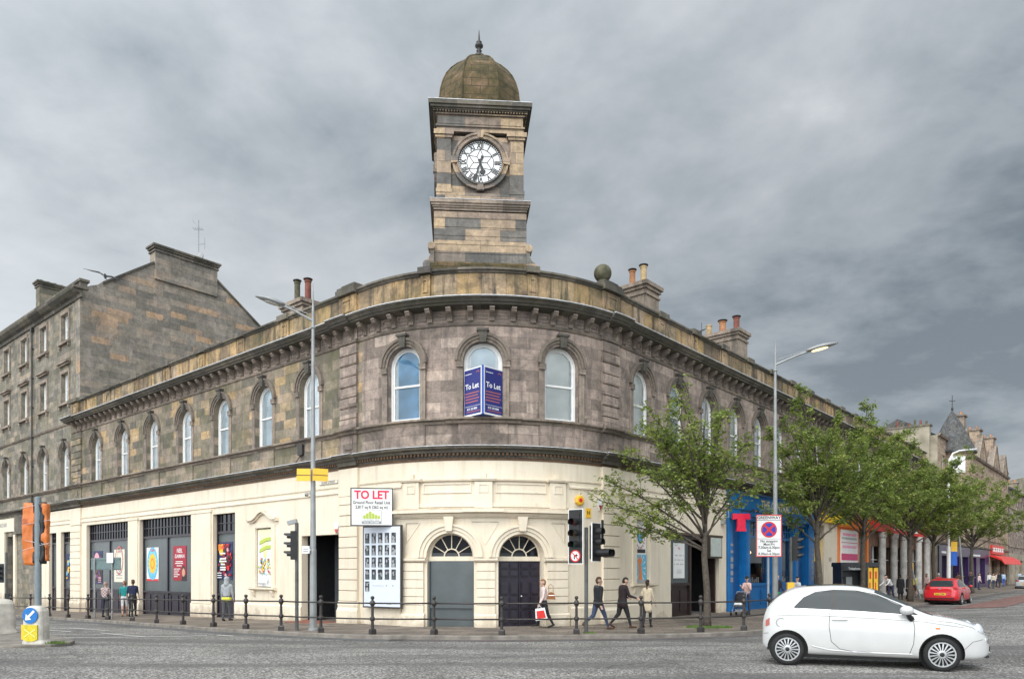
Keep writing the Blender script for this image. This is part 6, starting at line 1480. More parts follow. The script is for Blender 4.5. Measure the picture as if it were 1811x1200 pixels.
b1=bollard(-11.98,18.7,.10,rad(-12),True,'illuminated bollard with blue arrow disc and yellow panel on the island'); b1.scale=(1.08,1.08,.98)
b2=bollard(-14.95,21.7,.10,rad(50),False,'plain pale bollard seen from the side at the left edge'); b2.scale=(1.35,1.35,1.03)
# ================================================================== no stopping sign
gs_=root('no_stopping_sign','white and red GREENWAY no stopping sign on a thin grey post','sign',(9.32,27.0,0))
mb=MB(); mb.lathe([(.04,-.02),(.04,3.9)],10); mb.build('post',M['grey_metal'],gs_)
mb=MB(); mb.box(-.46,.46,-.075,-.05,2.45,3.97); pl=mb.build('sign_plate',M['signwhite'],gs_)
mb=MB(); 
for (a,b,c,d) in ((-.46,.46,2.45,2.48),(-.46,.46,3.94,3.97),(-.46,-.43,2.48,3.94),(.43,.46,2.48,3.94)): mb.box(a,b,-.08,-.075,c,d)
mb.build('red_border',M['red'],pl)
mb=MB(); mb.box(-.43,.43,-.078,-.075,3.765,3.78); mb.box(-.43,.43,-.078,-.075,3.09,3.1); mb.text('GREENWAY',.15,0,3.86,-.079,0,.02,sx=1.05)
for k,t in enumerate(('No stopping','Mon-Fri','7.30am-6.30pm','Sat','8.30am-6.30pm')): mb.text(t,.125,0,3.01-.115*k,-.079,0,.018,sx=1.0)
mb.build('sign_lettering',M['black'],pl)
mb=MB(); mb.lathe([(.29,0),(.29,.006)],32,0,T=Matrix.Translation((0,-.075,3.43))@Matrix.Rotation(rad(90),4,'X')); dd=mb.build('red_disc',M['red'],pl)
mb=MB()
for k in range(4):
    T=Matrix.Translation((0,-.084,3.43))@Matrix.Rotation(rad(90*k),4,'Y'); pts=[(.0,.06)]+[(.235*math.sin(a),.235*math.cos(a)) for a in [rad(-36+72*i/8) for i in range(9)]]; mb.xz(pts[::-1],-.003,0,0,T)
mb.build('blue_quarter',plain('sign_blue',(.02,.05,.42),.35),dd)
# back of a long direction sign on two posts, at the left
ds=root('direction_sign','long grey direction sign seen from the back on two thin posts','sign',(-20.07,35.7,-.35))
dx,dy=-18.45+20.07,34.25-35.7; a=math.atan2(dy,dx); ds.rotation_euler=(0,0,a); L_=math.hypot(dx,dy)
for x,h in ((0,2.9),(L_,2.75)):
    mb=MB(); mb.lathe([(.045,-.02),(.045,h)],8,0,Matrix.Translation((x,0,0))); mb.build('post',M['grey_metal'],ds)
mb=MB(); mb.box(-.6,3.0,.05,.08,2.32,2.9); mb.box(-.6,3.0,.03,.05,2.8,2.86); mb.box(-.6,3.0,.03,.05,2.36,2.42); mb.build('sign_back',plain('grey_green_sign_back',(.13,.19,.19),.5,.1),ds)
mb=MB(); mb.box(-.2,.18,-.03,0,0,.46); o=mb.build('small_sign',M['signwhite']); o.matrix_world=Matrix.Translation((-18.5,34.2,2.3))@Matrix.Rotation(rad(-20),4,'Z'); tag(o,'small white notice fixed above the back of the direction sign','sign')
# telephone kiosk
q=P(25,3); tk=root('phone_kiosk','black open telephone kiosk with yellow side panels in front of the orange shop','kiosk',(q[0]-.3,q[1],0),rad(5))
mb=MB(); mb.box(-.8,-.72,-.4,.5,0,2.3); mb.box(.62,.70,-.4,.5,0,2.3); mb.box(-.85,1.35,-.45,.55,2.15,2.38); mb.box(-.72,.62,.42,.5,.0,2.15); mb.box(-.72,.62,.1,.42,.0,.5); mb.box(-.72,.62,-.42,-.38,1.95,2.15); mb.build('frame',M['shopdark'],tk)
mb=MB(); mb.box(-.2,.15,.2,.42,.95,1.6); mb.box(-.5,-.35,.25,.42,1.1,1.5); mb.build('telephone',M['grey_metal'],tk)
for x in (.74,1.06):
    mb=MB(); mb.box(x,x+.24,-.38,-.3,.2,2.1); pz=mb.build('yellow_panel',PC['gold'],tk); mb=MB(); mb.box(x+.06,x+.12,-.385,-.38,.9,1.3); mb.box(x+.06,x+.16,-.385,-.38,1.5,1.9); mb.build('panel_print',M['red'],pz)
mb=MB(); mb.text('Telephone',.17,-.05,2.05,-.425,0,.01); mb.build('kiosk_lettering',M['signwhite'],tk)
mb=MB(); mb.box(1.3,1.36,-.4,.5,0,2.2); mb.build('end_post',M['shopdark'],tk)
# slim poles beyond
for (x,y,h,lean,lab) in ((28.6,52.0,3.0,-.9,'grey leaning pole with a yellow tag beside the red car'),(35.3,58.0,4.6,-.35,'tall grey leaning pole behind the red car')):
    mb=MB(); mb.tube([(0,0,0),(lean,0,h)],.06,8); o=mb.build('leaning_pole',M['grey_metal']); o.location=(x,y,0); tag(o,lab,'pole'); 
    if h<4: mb=MB(); mb.box(lean*.75-.12,lean*.75+.12,-.1,-.05,h*.68,h*.82); mb.build('yellow_tag',PC['gold'],o)
# weeds and grass at kerb and tree foot
def grass(name,cx,cy,z,rx,ry,n,h,label,seed):
    rn=random.Random(seed); mb=MB()
    for k in range(n):
        a=rn.random()*6.28; r=math.sqrt(rn.random()); x=cx+math.cos(a)*r*rx; y=cy+math.sin(a)*r*ry; d=rn.random()*6.28; hh=h*rn.uniform(.4,1); w=.012; lx,ly=math.cos(d)*hh*.4,math.sin(d)*hh*.4
        mb.add([(x-w,y,z),(x+w,y,z),(x+lx*.5+w*.6,y+ly*.5,z+hh*.6),(x+lx*.5-w*.6,y+ly*.5,z+hh*.6),(x+lx,y+ly,z+hh)],[(0,1,2,3),(3,2,4)])
    o=mb.build(name,M['grass'],autouv=False); tag(o,label,'grass',kind='stuff')
M['grass']=plain('fresh_grass',(.09,.16,.025),.7,var=.4,scale=6)
grass('grass',6.75,25.4,.0,.8,.4,1100,.08,'bright green grass round the foot of the nearest tree',1)
grass('grass',-11.75,18.75,.11,.5,.2,260,.08,'weeds growing at the end of the traffic island',2)
grass('grass',2.4,23.1,.0,.2,.15,110,.06,'weeds at the foot of the twin headed traffic light',3)
# ================================================================== street trees
def leaff(nt,b):
    b.inputs['Roughness'].default_value=.5; b.inputs['Specular IOR Level'].default_value=.4
    h=noisef(nt,1.7,3,'Object',0,.6); h2=noisef(nt,17,2,'Object')
    c=ramp(nt,h,[(.3,(.135,.20,.045)),(.5,(.25,.325,.08)),(.7,(.42,.45,.15))]); c=mixc(nt,.6,c,mixc(nt,1,c,ramp(nt,h2,[(.35,(.55,.6,.5)),(.65,(1.4,1.35,1.2))]),'MULTIPLY'))
    nt.links.new(c,b.inputs['Base Color'])
    t=nt.nodes.new('ShaderNodeBsdfTranslucent'); nt.links.new(c,t.inputs[0]); mx=nt.nodes.new('ShaderNodeMixShader'); mx.inputs[0].default_value=.42
    out=nt.nodes['Material Output']; nt.links.new(b.outputs[0],mx.inputs[1]); nt.links.new(t.outputs[0],mx.inputs[2]); nt.links.new(mx.outputs[0],out.inputs[0])
M['leaf']=mk('young_green_leaves',leaff)
M['bark']=plain('dark_grey_brown_bark',(.085,.07,.055),.9,var=.4,scale=9,bmp=.6)
def bez(a,b,c,n):
    return [tuple(a[i]*(1-t)**2+2*b[i]*t*(1-t)+c[i]*t*t for i in range(3)) for t in [k/n for k in range(n+1)]]
def tree(x,y,h,fork,cr,cc,seed,label,nl=11,leaves=7000,lean=(0,0),tr=.16,extra=()):
    rn=random.Random(seed); r=root('street_tree',label,'tree',(x,y,gh(x,y)),0,'young street trees along the right hand pavement')
    tb=MB(); lx,ly=lean
    tp=[(0,0,-.1),(.02,0,.4),(lx*.25+.04,ly*.25,fork*.5),(lx*.5-.03,ly*.5,fork),(lx*.8+.06,ly*.8,fork+(h-fork)*.4),(lx+.0,ly,fork+(h-fork)*.72),(lx*1.1+.1,ly,h*.93)]
    tb.tube(tp,[tr*1.25,tr*.95,tr*.82,tr*.75,tr*.4,tr*.22,.02],10)
    tk_=tb.build('trunk',M['bark'],r,smooth=True)
    lb=MB(); tips=[]
    def at(z):
        for i in range(len(tp)-1):
            if tp[i][2]<=z<=tp[i+1][2]:
                f=(z-tp[i][2])/(tp[i+1][2]-tp[i][2]); return tuple(tp[i][j]*(1-f)+tp[i+1][j]*f for j in range(3))
        return tp[-1]
    ends=[]
    for k in range(nl):
        a=2*PI*(k*.618)+rn.uniform(-.3,.3); el=-.25+1.25*((k+.5)/nl); el=min(1.25,el+rn.uniform(-.12,.12))
        R_=(rn.uniform(.8,1.0)); ends.append((cc[0]+math.cos(a)*math.cos(el)*cr[0]*R_,cc[1]+math.sin(a)*math.cos(el)*cr[1]*R_,cc[2]+math.sin(el)*cr[2]*R_))
    ends=[e for e in ends if not (seed==3 and e[0]>.4 and e[2]<5.0)]+list(extra)
    for e in ends:
        z0=fork*rn.uniform(.93,1.1)+max(0,(e[2]-fork-1.2))*rn.uniform(.25,.55); z0=min(z0,e[2]-.5); z0=max(fork*.92,z0) if e[2]>fork+.7 else fork*.95
        s=at(z0); d=math.dist(s,e)
        mid=(s[0]+(e[0]-s[0])*.42,s[1]+(e[1]-s[1])*.42,s[2]+(e[2]-s[2])*.62+rn.uniform(-.1,.2)*d*.2); pts=bez(s,mid,e,8)
        pts=[(p[0]+rn.uniform(-.04,.04)*(0<i<8),p[1]+rn.uniform(-.04,.04)*(0<i<8),p[2]+rn.uniform(-.03,.03)*(0<i<8)) for i,p in enumerate(pts)]
        r0=.010+.0085*d; lb.tube(pts,[r0*(1-.8*i/8)+.004 for i in range(9)],7)
        ns=int(5+d*2.6)
        for q in range(ns):
            t=.28+.72*(q+rn.random()*.6)/ns; t=min(1,t); i=min(7,int(t*8)); f=t*8-i; p=tuple(pts[i][j]*(1-f)+pts[i+1][j]*f for j in range(3))
            dr=Vector((pts[i+1][0]-pts[i][0],pts[i+1][1]-pts[i][1],pts[i+1][2]-pts[i][2])).normalized()
            o_=Vector((rn.gauss(0,1),rn.gauss(0,1),rn.gauss(.15,.7))).normalized(); v=(dr*.75+o_*.85).normalized()*rn.uniform(.45,1.05)*(1.15-.4*t)
            e2=tuple(p[j]+v[j] for j in range(3)); m2=tuple(p[j]+v[j]*.5+(.06 if j==2 else 0) for j in range(3)); pt2=bez(p,m2,e2,4); lb.tube(pt2,[.012,.01,.008,.006,.003],5)
            tips.append((pt2,t))
            for w in range(3):
                i2=rn.choice((1,2,3)); p3=pt2[i2]; v3=Vector((rn.gauss(0,1),rn.gauss(0,1),rn.gauss(.1,.8))).normalized()*rn.uniform(.2,.45); e3=tuple(p3[j]+v3[j] for j in range(3)); lb.tube([p3,e3],[.005,.002],4,caps=False); tips.append(([p3,tuple(p3[j]+v3[j]*.5 for j in range(3)),e3],t))
    lb.build('limbs',M['bark'],tk_,smooth=True)
    V=[];F_=[]
    per=max(3,int(leaves/len(tips)))
    for pts,t in tips:
        m=int(per*rn.uniform(.4,1.7)*(1.0 if len(pts)==3 else .8))
        for q in range(m):
            f=rn.random()**.6*(len(pts)-1); i=min(len(pts)-2,int(f)); f-=i; p=[pts[i][j]*(1-f)+pts[i+1][j]*f+rn.gauss(0,.055) for j in range(3)]
            L_=rn.uniform(.09,.165); w=L_*rn.uniform(.28,.4); a=rn.random()*2*PI; dz=rn.uniform(-.75,.25); cz=math.sqrt(1-dz*dz); d=Vector((math.cos(a)*cz,math.sin(a)*cz,dz)); s=d.cross(Vector((rn.gauss(0,.5),rn.gauss(0,.5),1))).normalized(); n=s.cross(d)
            b=len(V); P0=Vector(p); 
            V+= [tuple(P0),tuple(P0+d*L_*.5+s*w+n*.018),tuple(P0+d*L_),tuple(P0+d*L_*.5-s*w+n*.018),]
            F_+= [(b,b+1,b+2),(b,b+2,b+3)]
    me=bpy.data.meshes.new('crown'); me.from_pydata(V,[],F_); me.materials.append(M['leaf']); o=bpy.data.objects.new('crown',me); COL.objects.link(o); o.parent=r
    return r
tree(6.71,25.6,8.3,2.45,(2.15,2.0,2.6),(-.6,0,5.4),3,'nearest slender tree with dark trunk and open crown, left of the blue bar',15,10500,(-.1,0),.135,
     extra=((-3.75,-.3,4.35),(-3.4,.4,5.1),(-2.9,-.9,4.0),(-2.9,-.2,5.9),(-3.2,-.6,3.6),(-2.0,-.8,6.6),(1.7,-.3,4.9),(1.8,.4,5.6),(-1.0,-.4,7.9),(-1.9,.3,7.4)))
tree(14.2,34.2,9.5,3.0,(3.2,2.8,3.7),(0.2,0,6.1),11,'second tree, full crowned, in front of the right end of the blue bar',20,22000,(-.2,.1),.16,extra=((-1.0,0,10.2),(-2.6,-.5,4.6)))
tree(18.4,39.1,10.0,3.0,(3.6,3.0,3.9),(.1,0,6.3),23,'third tree, in front of the orange shop',22,27000,(.2,0),.16,extra=((.3,0,10.6),))
tree(25.2,47.0,10.2,3.0,(4.7,3.4,4.1),(-.2,0,6.3),31,'fourth tree, in front of the red fascia and white columns',24,32000,(0,0),.17)
tree(30.2,53.2,9.7,3.0,(4.6,3.4,3.9),(0,0,6.3),47,'fifth tree, just left of the white lamp post',24,30000,(0,0),.17)
tree(39.4,63.6,10.5,3.0,(5.0,4.0,4.2),(0,0,6.4),59,'farthest tree, standing in front of the dark purple shop',24,32000,(0,0),.17)
# ================================================================== cars
from mathutils.bvhtree import BVHTree
def paint(name,c,rough=.22):
    def f(nt,b):
        b.inputs['Base Color'].default_value=(*c,1); b.inputs['Roughness'].default_value=rough; b.inputs['Coat Weight'].default_value=.6; b.inputs['Coat Roughness'].default_value=.06
        nt.links.new(ramp(nt,noisef(nt,2.5,5),[(.35,tuple(x*.93 for x in c)),(.65,c)]),b.inputs['Base Color'])
    return mk(name,f)
M['tyre']=plain('black_tyre_rubber',(.015,.015,.015),.8,var=.3); M['alloy']=plain('silver_alloy',(.55,.56,.57),.3,.75,.08)
def cgl(nt,b):
    b.inputs['Base Color'].default_value=(.035,.045,.048,1); b.inputs['Roughness'].default_value=.04; b.inputs['IOR'].default_value=1.45; b.inputs['Specular IOR Level'].default_value=.28
M['carglass']=mk('tinted_car_glass',cgl); M['chrome']=plain('chrome_trim',(.75,.75,.75),.12,1,.03); M['seam']=plain('dark_panel_gap',(.03,.03,.03),.8)
def interp(tab,x):
    if x<=tab[0][0]: return tab[0][1]
    for (a,va),(b,vb) in zip(tab[:-1],tab[1:]):
        if x<=b:
            t=(x-a)/(b-a); t=t*t*(3-2*t)*.35+t*.65; return va+(vb-va)*t
    return tab[-1][1]
def car(name,label,loc,rz,pm,top,sh,hw,roofw,bot,wheels,wr,xs,details):
    r=root(name,label,'car',loc,rz)
    # body shell: rings of points swept from tail to nose
    rings=[]
    for x in xs:
        zt=interp(top,x); zs=min(interp(sh,x),zt-.02); w=interp(hw,x); zb=interp(bot,x); rw=min(w*.9,interp(roofw,x)); d=zs-zb; g=max(0,zt-zs)
        pts=[(0,zb),(w*.7,zb),(w*.93,zb+.03),(w*.985,zb+.18*d),(w,zb+.42*d),(w*.995,zb+.7*d),(w*.965,zb+.92*d),(w*.925,zs),(w*.925+(rw-w*.925)*.5,zs+.45*g),(rw,zs+.84*g),(rw*.82,zs+.965*g),(rw*.45,zt),(0,zt+.004)]
        rings.append([(x,y,z) for y,z in pts])
    n=len(rings[0]); vs=[];fs=[]
    for rg in rings:
        vs+=rg+[(x,-y,z) for x,y,z in rg[1:-1]][::-1]
    m=2*n-2
    for i in range(len(rings)-1):
        for k in range(m): fs.append((i*m+k,(i+1)*m+k,(i+1)*m+(k+1)%m,i*m+(k+1)%m))
    fs.append(tuple(range(m))); fs.append(tuple((len(rings)-1)*m+k for k in range(m))[::-1])
    mb=MB(); mb.add(vs,[f[::-1] for f in fs]); tmp=mb.build('tmp',pm,autouv=False,smooth=True)
    sb=tmp.modifiers.new('s','SUBSURF'); sb.levels=2; sb.render_levels=2
    cut=MB()
    for wx in wheels:
        for sg in (-1,1):
            cut.lathe([(wr*1.22,0),(wr*1.22,.34)],32,0,Matrix.Translation((wx,sg*(interp(hw,wx)+.12 if sg<0 else interp(hw,wx)-.22)*(1),wr))@Matrix.Rotation(rad(-90),4,'X') if 0 else Matrix.Translation((wx,(interp(hw,wx)+.1) if sg>0 else -(interp(hw,wx)+.1)+.34,wr))@Matrix.Rotation(rad(90),4,'X'))
    co_=cut.build('cut',pm,autouv=False); bo=tmp.modifiers.new('b','BOOLEAN'); bo.object=co_; bo.operation='DIFFERENCE'; bo.solver='EXACT'
    dg=bpy.context.evaluated_depsgraph_get(); me=bpy.data.meshes.new_from_object(tmp.evaluated_get(dg)); 
    bpy.data.objects.remove(tmp); bpy.data.objects.remove(co_)
    me.name='body'; body=bpy.data.objects.new('body',me); COL.objects.link(body); body.parent=r
    me.materials.clear(); me.materials.append(pm); me.materials.append(M['black'])
    for p in me.polygons:
        p.use_smooth=True; c=p.center
        for wx in wheels:
            if abs(math.hypot(c.x-wx,c.z-wr)-wr*1.22)<.012 and abs(p.normal.y)<.5: p.material_index=1
            if math.hypot(c.x-wx,c.z-wr)<wr*1.22 and abs(abs(c.y)-(interp(hw,wx)-.24))<.03: p.material_index=1
    try: me.set_sharp_from_angle(angle=rad(35))
    except Exception: pass
    bv=BVHTree.FromPolygons([v.co.copy() for v in me.vertices],[tuple(p.vertices) for p in me.polygons])
    def hit(o,d,off=.006):
        h=bv.ray_cast(Vector(o),Vector(d).normalized())
        if h[0] is None: return None
        return tuple(h[0]+(-Vector(d).normalized())*off)
    def panel(nm,mat,grid,d,parent=body,off=.006):
        # grid: rows of ray origins; d: direction
        P_=[[hit(o,d,off) for o in row] for row in grid]; mb=MB(); V=[];ix={}
        for i,row in enumerate(P_):
            for j,p in enumerate(row):
                if p: ix[i,j]=len(V); V.append(p)
        F_=[]
        for i in range(len(P_)-1):
            for j in range(len(P_[0])-1):
                q=[(i,j),(i,j+1),(i+1,j+1),(i+1,j)]
                if all(a in ix for a in q): F_.append(tuple(ix[a] for a in q))
        mb.add(V,F_); o=mb.build(nm,mat,parent,smooth=True,autouv=False); 
        if F_:
            nrm=o.data.polygons[0].normal
            if nrm.dot(Vector(d))>0: o.data.flip_normals()
        return o
    def side(nm,mat,lo,up,x0,x1,sg,nx=30,nz=8,off=.006,parent=body):
        g=[[(x0+(x1-x0)*j/nx,sg*3,interp(lo,x0+(x1-x0)*j/nx)+(interp(up,x0+(x1-x0)*j/nx)-interp(lo,x0+(x1-x0)*j/nx))*i/nz) for j in range(nx+1)] for i in range(nz+1)]
        return panel(nm,mat,g,(0,-sg,0),parent,off)
    def line(nm,mat,pts,sg,rr=.005,parent=body,d=None):
        out=[]
        for (a,b) in zip(pts[:-1],pts[1:]):
            for k in range(7):
                t=k/6; o=(a[0]+(b[0]-a[0])*t,sg*3,a[1]+(b[1]-a[1])*t); h=hit(o,(0,-sg,0),.001)
                if h and (not out or math.dist(out[-1],h)>.003): out.append(h)
        mb=MB(); mb.tube(out,rr,5); return mb.build(nm,mat,parent,autouv=False)
    # wheels
    for wx in wheels:
        for sg in (-1,1):
            yy=interp(hw,wx)-.015; T=Matrix.Translation((wx,sg*yy,wr))@Matrix.Rotation(rad(90)*(1 if sg<0 else -1),4,'X')
            mb=MB(); R=wr; mb.lathe([(R*.72,-.17),(R*.93,-.18),(R,-.14),(R,-.03),(R*.94,.0),(R*.8,.012),(R*.735,.0),(R*.72,-.02),(R*.70,-.16)],40); w=mb.build('wheel',M['tyre'],r,smooth=True,autouv=False,T=None); w.matrix_basis=T
            mb=MB(); 
            archring(mb,0,0,R*.66,R*.735,-.012,.02,0,40,0,2*PI); mb.v=[(x,z,-y) for x,y,z in mb.v]
            ns=details.get('spokes',15)
            for k in range(ns):
                a=2*PI*k/ns; wd=details.get('spw',.011); Ts=Matrix.Rotation(a,4,'Z'); mb.add([(R*.16,-wd*.8,.006),(R*.68,-wd*1.5,-.004),(R*.68,wd*1.5,-.004),(R*.16,wd*.8,.006),(R*.16,-wd*.8,-.03),(R*.68,-wd*1.5,-.03),(R*.68,wd*1.5,-.03),(R*.16,wd*.8,-.03)],[(0,1,2,3),(0,4,5,1),(3,2,6,7),(7,6,5,4)],0,Ts)
            mb.lathe([(R*.24,-.03),(R*.24,.0),(R*.18,.012)],20); rm=mb.build('rim',M['alloy'],w,autouv=False)
            mb=MB(); mb.lathe([(R*.13,.0),(R*.13,.02),(R*.05,.024)],14); mb.lathe([(R*.7,-.1),(R*.7,-.09)],24); mb.build('hub_cap',M['black'],w,autouv=False)
            mb=MB(); mb.lathe([(wr*1.14,-.36),(wr*1.14,-.35)],24); mb.build('wheel_well',M['black'],r,autouv=False).matrix_basis=T
    return r,body,hit,panel,side,line
# ---- white city car
wp=paint('pearl_white_car_paint',(.60,.60,.59))
top=[(-.5,.70),(-.46,1.0),(-.39,1.17),(-.17,1.40),(.08,1.525),(.35,1.575),(.9,1.60),(1.3,1.585),(1.62,1.505),(2.05,1.295),(2.5,1.05),(2.7,1.02),(3.0,.97),(3.25,.88),(3.42,.76),(3.50,.62),(3.53,.5)]
sh=[(-.5,.62),(-.40,.90),(0,1.06),(.4,1.10),(1.2,1.07),(2.2,1.0),(2.7,.96),(3.1,.88),(3.35,.74),(3.50,.56)]
hw=[(-.5,.55),(-.42,.70),(-.25,.80),(.1,.865),(1.3,.855),(2.6,.865),(3.0,.82),(3.3,.72),(3.45,.58),(3.53,.42)]
rf=[(-.5,.5),(-.2,.60),(.2,.635),(1.4,.63),(1.8,.64),(2.4,.72),(2.8,.72),(3.2,.62),(3.53,.38)]
bt=[(-.5,.36),(-.4,.25),(-.1,.2),(2.9,.19),(3.3,.19),(3.5,.26),(3.53,.33)]
xs=[-.5,-.46,-.38,-.25,-.1,.1,.3,.6,.95,1.3,1.6,1.85,2.1,2.35,2.55,2.7,2.9,3.1,3.25,3.37,3.46,3.51,3.53]
ang_=math.atan2(-.98,2.5)
wc,body,hit,panel,side,line=car('white_hatchback','small rounded white three door car turning across the junction in the foreground',(5.46-.865*math.sin(ang_)*1,14.72+.865*math.cos(ang_),road_h(6.5,14.2)),ang_,wp,top,sh,hw,rf,bt,(0,2.69),.315,xs,{'spokes':17,'spw':.009})
for sg in (-1,1):
    lo=[(.12,1.13),(1.2,1.095),(2.3,1.03)]; up=[(.12,1.145),(.3,1.33),(.52,1.44),(.85,1.485),(1.25,1.475),(1.6,1.40),(2.0,1.22),(2.3,1.045)]
    w_=side('side_window',M['carglass'],lo,up,.13,2.28,sg,40,8)
    side('window_pillar',M['black'],[(.80,1.11),(.9,1.11)],[(.78,1.488),(.9,1.49)],.80,.88,sg,3,6,.009,w_)
    line('window_trim',M['chrome'],[(.12,1.128),(1.2,1.09),(2.3,1.025)],sg,.007,w_)
    line('window_seal',M['black'],[(.12,1.14),(.3,1.335),(.52,1.447),(.85,1.492),(1.25,1.482),(1.6,1.408),(2.0,1.228),(2.3,1.04)],sg,.008,w_)
    dl=line('door_seam',M['seam'],[(.78,1.12),(.76,.8),(.80,.5),(.95,.36),(1.2,.31),(2.15,.30),(2.22,.5),(2.24,.8),(2.2,1.04)],sg,.0045)
    line('shoulder_crease',wp,[(-.2,.99),(.6,1.0),(1.6,.965),(2.4,.92),(3.05,.83)],sg,.011)
    line('sill_crease',wp,[(.45,.40),(.75,.33),(1.3,.30),(2.2,.30)],sg,.012)
    line('bonnet_seam',M['seam'],[(2.45,.955),(2.9,.905),(3.2,.82),(3.36,.72)],sg,.004)
    line('bumper_seam',M['seam'],[(3.06,.42),(3.2,.56),(3.38,.60)],sg,.004); line('bumper_seam',M['seam'],[(-.36,.62),(-.47,.60)],sg,.004)
    g_=[[(2.62+.05*math.cos(a),sg*3,.80+.022*math.sin(a)) for a in (0,1.57)] for _ in (0,)]
    h=hit((2.62,sg*3,.80),(0,-sg,0),.004)
    if h: mb=MB(); mb.box(h[0]-.035,h[0]+.035,h[1]-.006,h[1]+.006,h[2]-.012,h[2]+.012); mb.build('side_repeater',PC['orange'],body,autouv=False)
    h=hit((-.12,sg*3,.84),(0,-sg,0),.001)
    if h and sg<0: mb=MB(); mb.tube([(h[0]+.09*math.cos(a),h[1],h[2]+.085*math.sin(a)) for a in [2*PI*k/20 for k in range(21)]],.0035,4); mb.build('fuel_flap_gap',M['seam'],body,autouv=False)
    h=hit((.95,sg*3,.93),(0,-sg,0),.02)
    if h: mb=MB(); mb.tube([(h[0]-.14,h[1],h[2]),(h[0],h[1]+sg*.014,h[2]+.004),(h[0]+.14,h[1],h[2])],.014,8); mb.build('door_handle',M['chrome'],body,autouv=False)
    h=hit((2.12,sg*3,1.04),(0,-sg,0),0)
    mb=MB(); mb.ball((2.1,sg*(abs(h[1])+.13),1.13),.105,0,16,.85); mb.v=[(2.1+(x-2.1)*1.15,sg*(abs(h[1])+.13)+(y-sg*(abs(h[1])+.13))*.9,z) for x,y,z in mb.v]; mi=mb.build('door_mirror',wp,body,smooth=True,autouv=False)
    mb=MB(); mb.tube([(2.22,sg*(abs(h[1])-.03),.93),(2.18,sg*(abs(h[1])+.05),.97),(2.12,sg*(abs(h[1])+.1),1.05)],[.05,.055,.04],8); mb.build('mirror_foot',M['black'],mi,autouv=False)
    hl=hit((4.5,sg*.55,.78),(-1,0,-.0),-.015)
    if hl:
        T=Matrix.Translation(hl)@Matrix.Rotation(sg*rad(32),4,'Z')@Matrix.Rotation(rad(68),4,'Y')
        mb=MB(); mb.lathe([(.135,-.05),(.135,.005),(.12,.02)],24,0,T); hh=mb.build('headlight',M['chrome'],body,autouv=False); mb=MB(); mb.lathe([(.118,.012),(.10,.04),(.05,.058),(.01,.062)],20,0,T); mb.build('headlight_lens',plain('clear_lamp_lens',(.55,.57,.6),.08),hh,smooth=True,autouv=False)
    hl=hit((4.5,sg*.50,.58),(-1,0,0),.0)
    if hl: mb=MB(); mb.lathe([(.06,-.02),(.06,.012),(.04,.02)],16,0,Matrix.Translation(hl)@Matrix.Rotation(sg*rad(30),4,'Z')@Matrix.Rotation(rad(86),4,'Y')); mb.build('lower_lamp',M['chrome'],body,autouv=False)
    side('tail_light',PC['dusty'],[(-.43,.74),(-.33,.78)],[(-.43,.86),(-.33,.93)],-.42,-.34,sg,4,6,.006)
# windscreen, sunroof, rear window
def tgrid(x0,z0,x1,z1,w0,w1,nx=10,ny=14,up=1.0,dx=.5):
    g=[]
    for i in range(nx+1):
        t=i/nx; x=x0+(x1-x0)*t; w=w0+(w1-w0)*t; g.append([(x+dx,-w+2*w*j/ny,z0+(z1-z0)*t+up) for j in range(ny+1)])
    return g
panel('windscreen',M['carglass'],tgrid(1.60,1.5,2.56,1.04,.60,.725,12,18),(-.5,0,-1))
panel('glass_roof',M['carglass'],tgrid(.35,1.56,1.5,1.56,.42,.42,8,8,1,0),(0,0,-1))
panel('rear_window',M['carglass'],[[(x-1,-w+2*w*j/10,z+.8) for j in range(11)] for x,z,w in ((-.36,1.13,.5),(-.25,1.24,.49),(-.12,1.36,.47),(0,1.44,.45))],(1,0,-.8))
mb=MB()
for sg in (-1,):
    pass
h1=hit((4.5,0,.45),(-1,0,0),.0)
mb.box(3.3,3.55,-.36,.36,.36,.45); mb.box(3.2,3.50,-.52,.52,.25,.30); mb.build('lower_grille',M['black'],body)
mb=MB(); mb.tube([(3.40,-.52,.50),(3.52,-.3,.505),(3.545,0,.51),(3.52,.3,.505),(3.40,.52,.50)],.012,6); mb.build('chrome_strip',M['chrome'],body,autouv=False)
mb=MB(); mb.box(3.52,3.56,-.26,.26,.33,.43); mb.build('number_plate',M['signwhite'],body)
mb=MB(); mb.box(.1,2.6,-.55,.55,.14,.24); mb.build('underbody',M['black'],body)
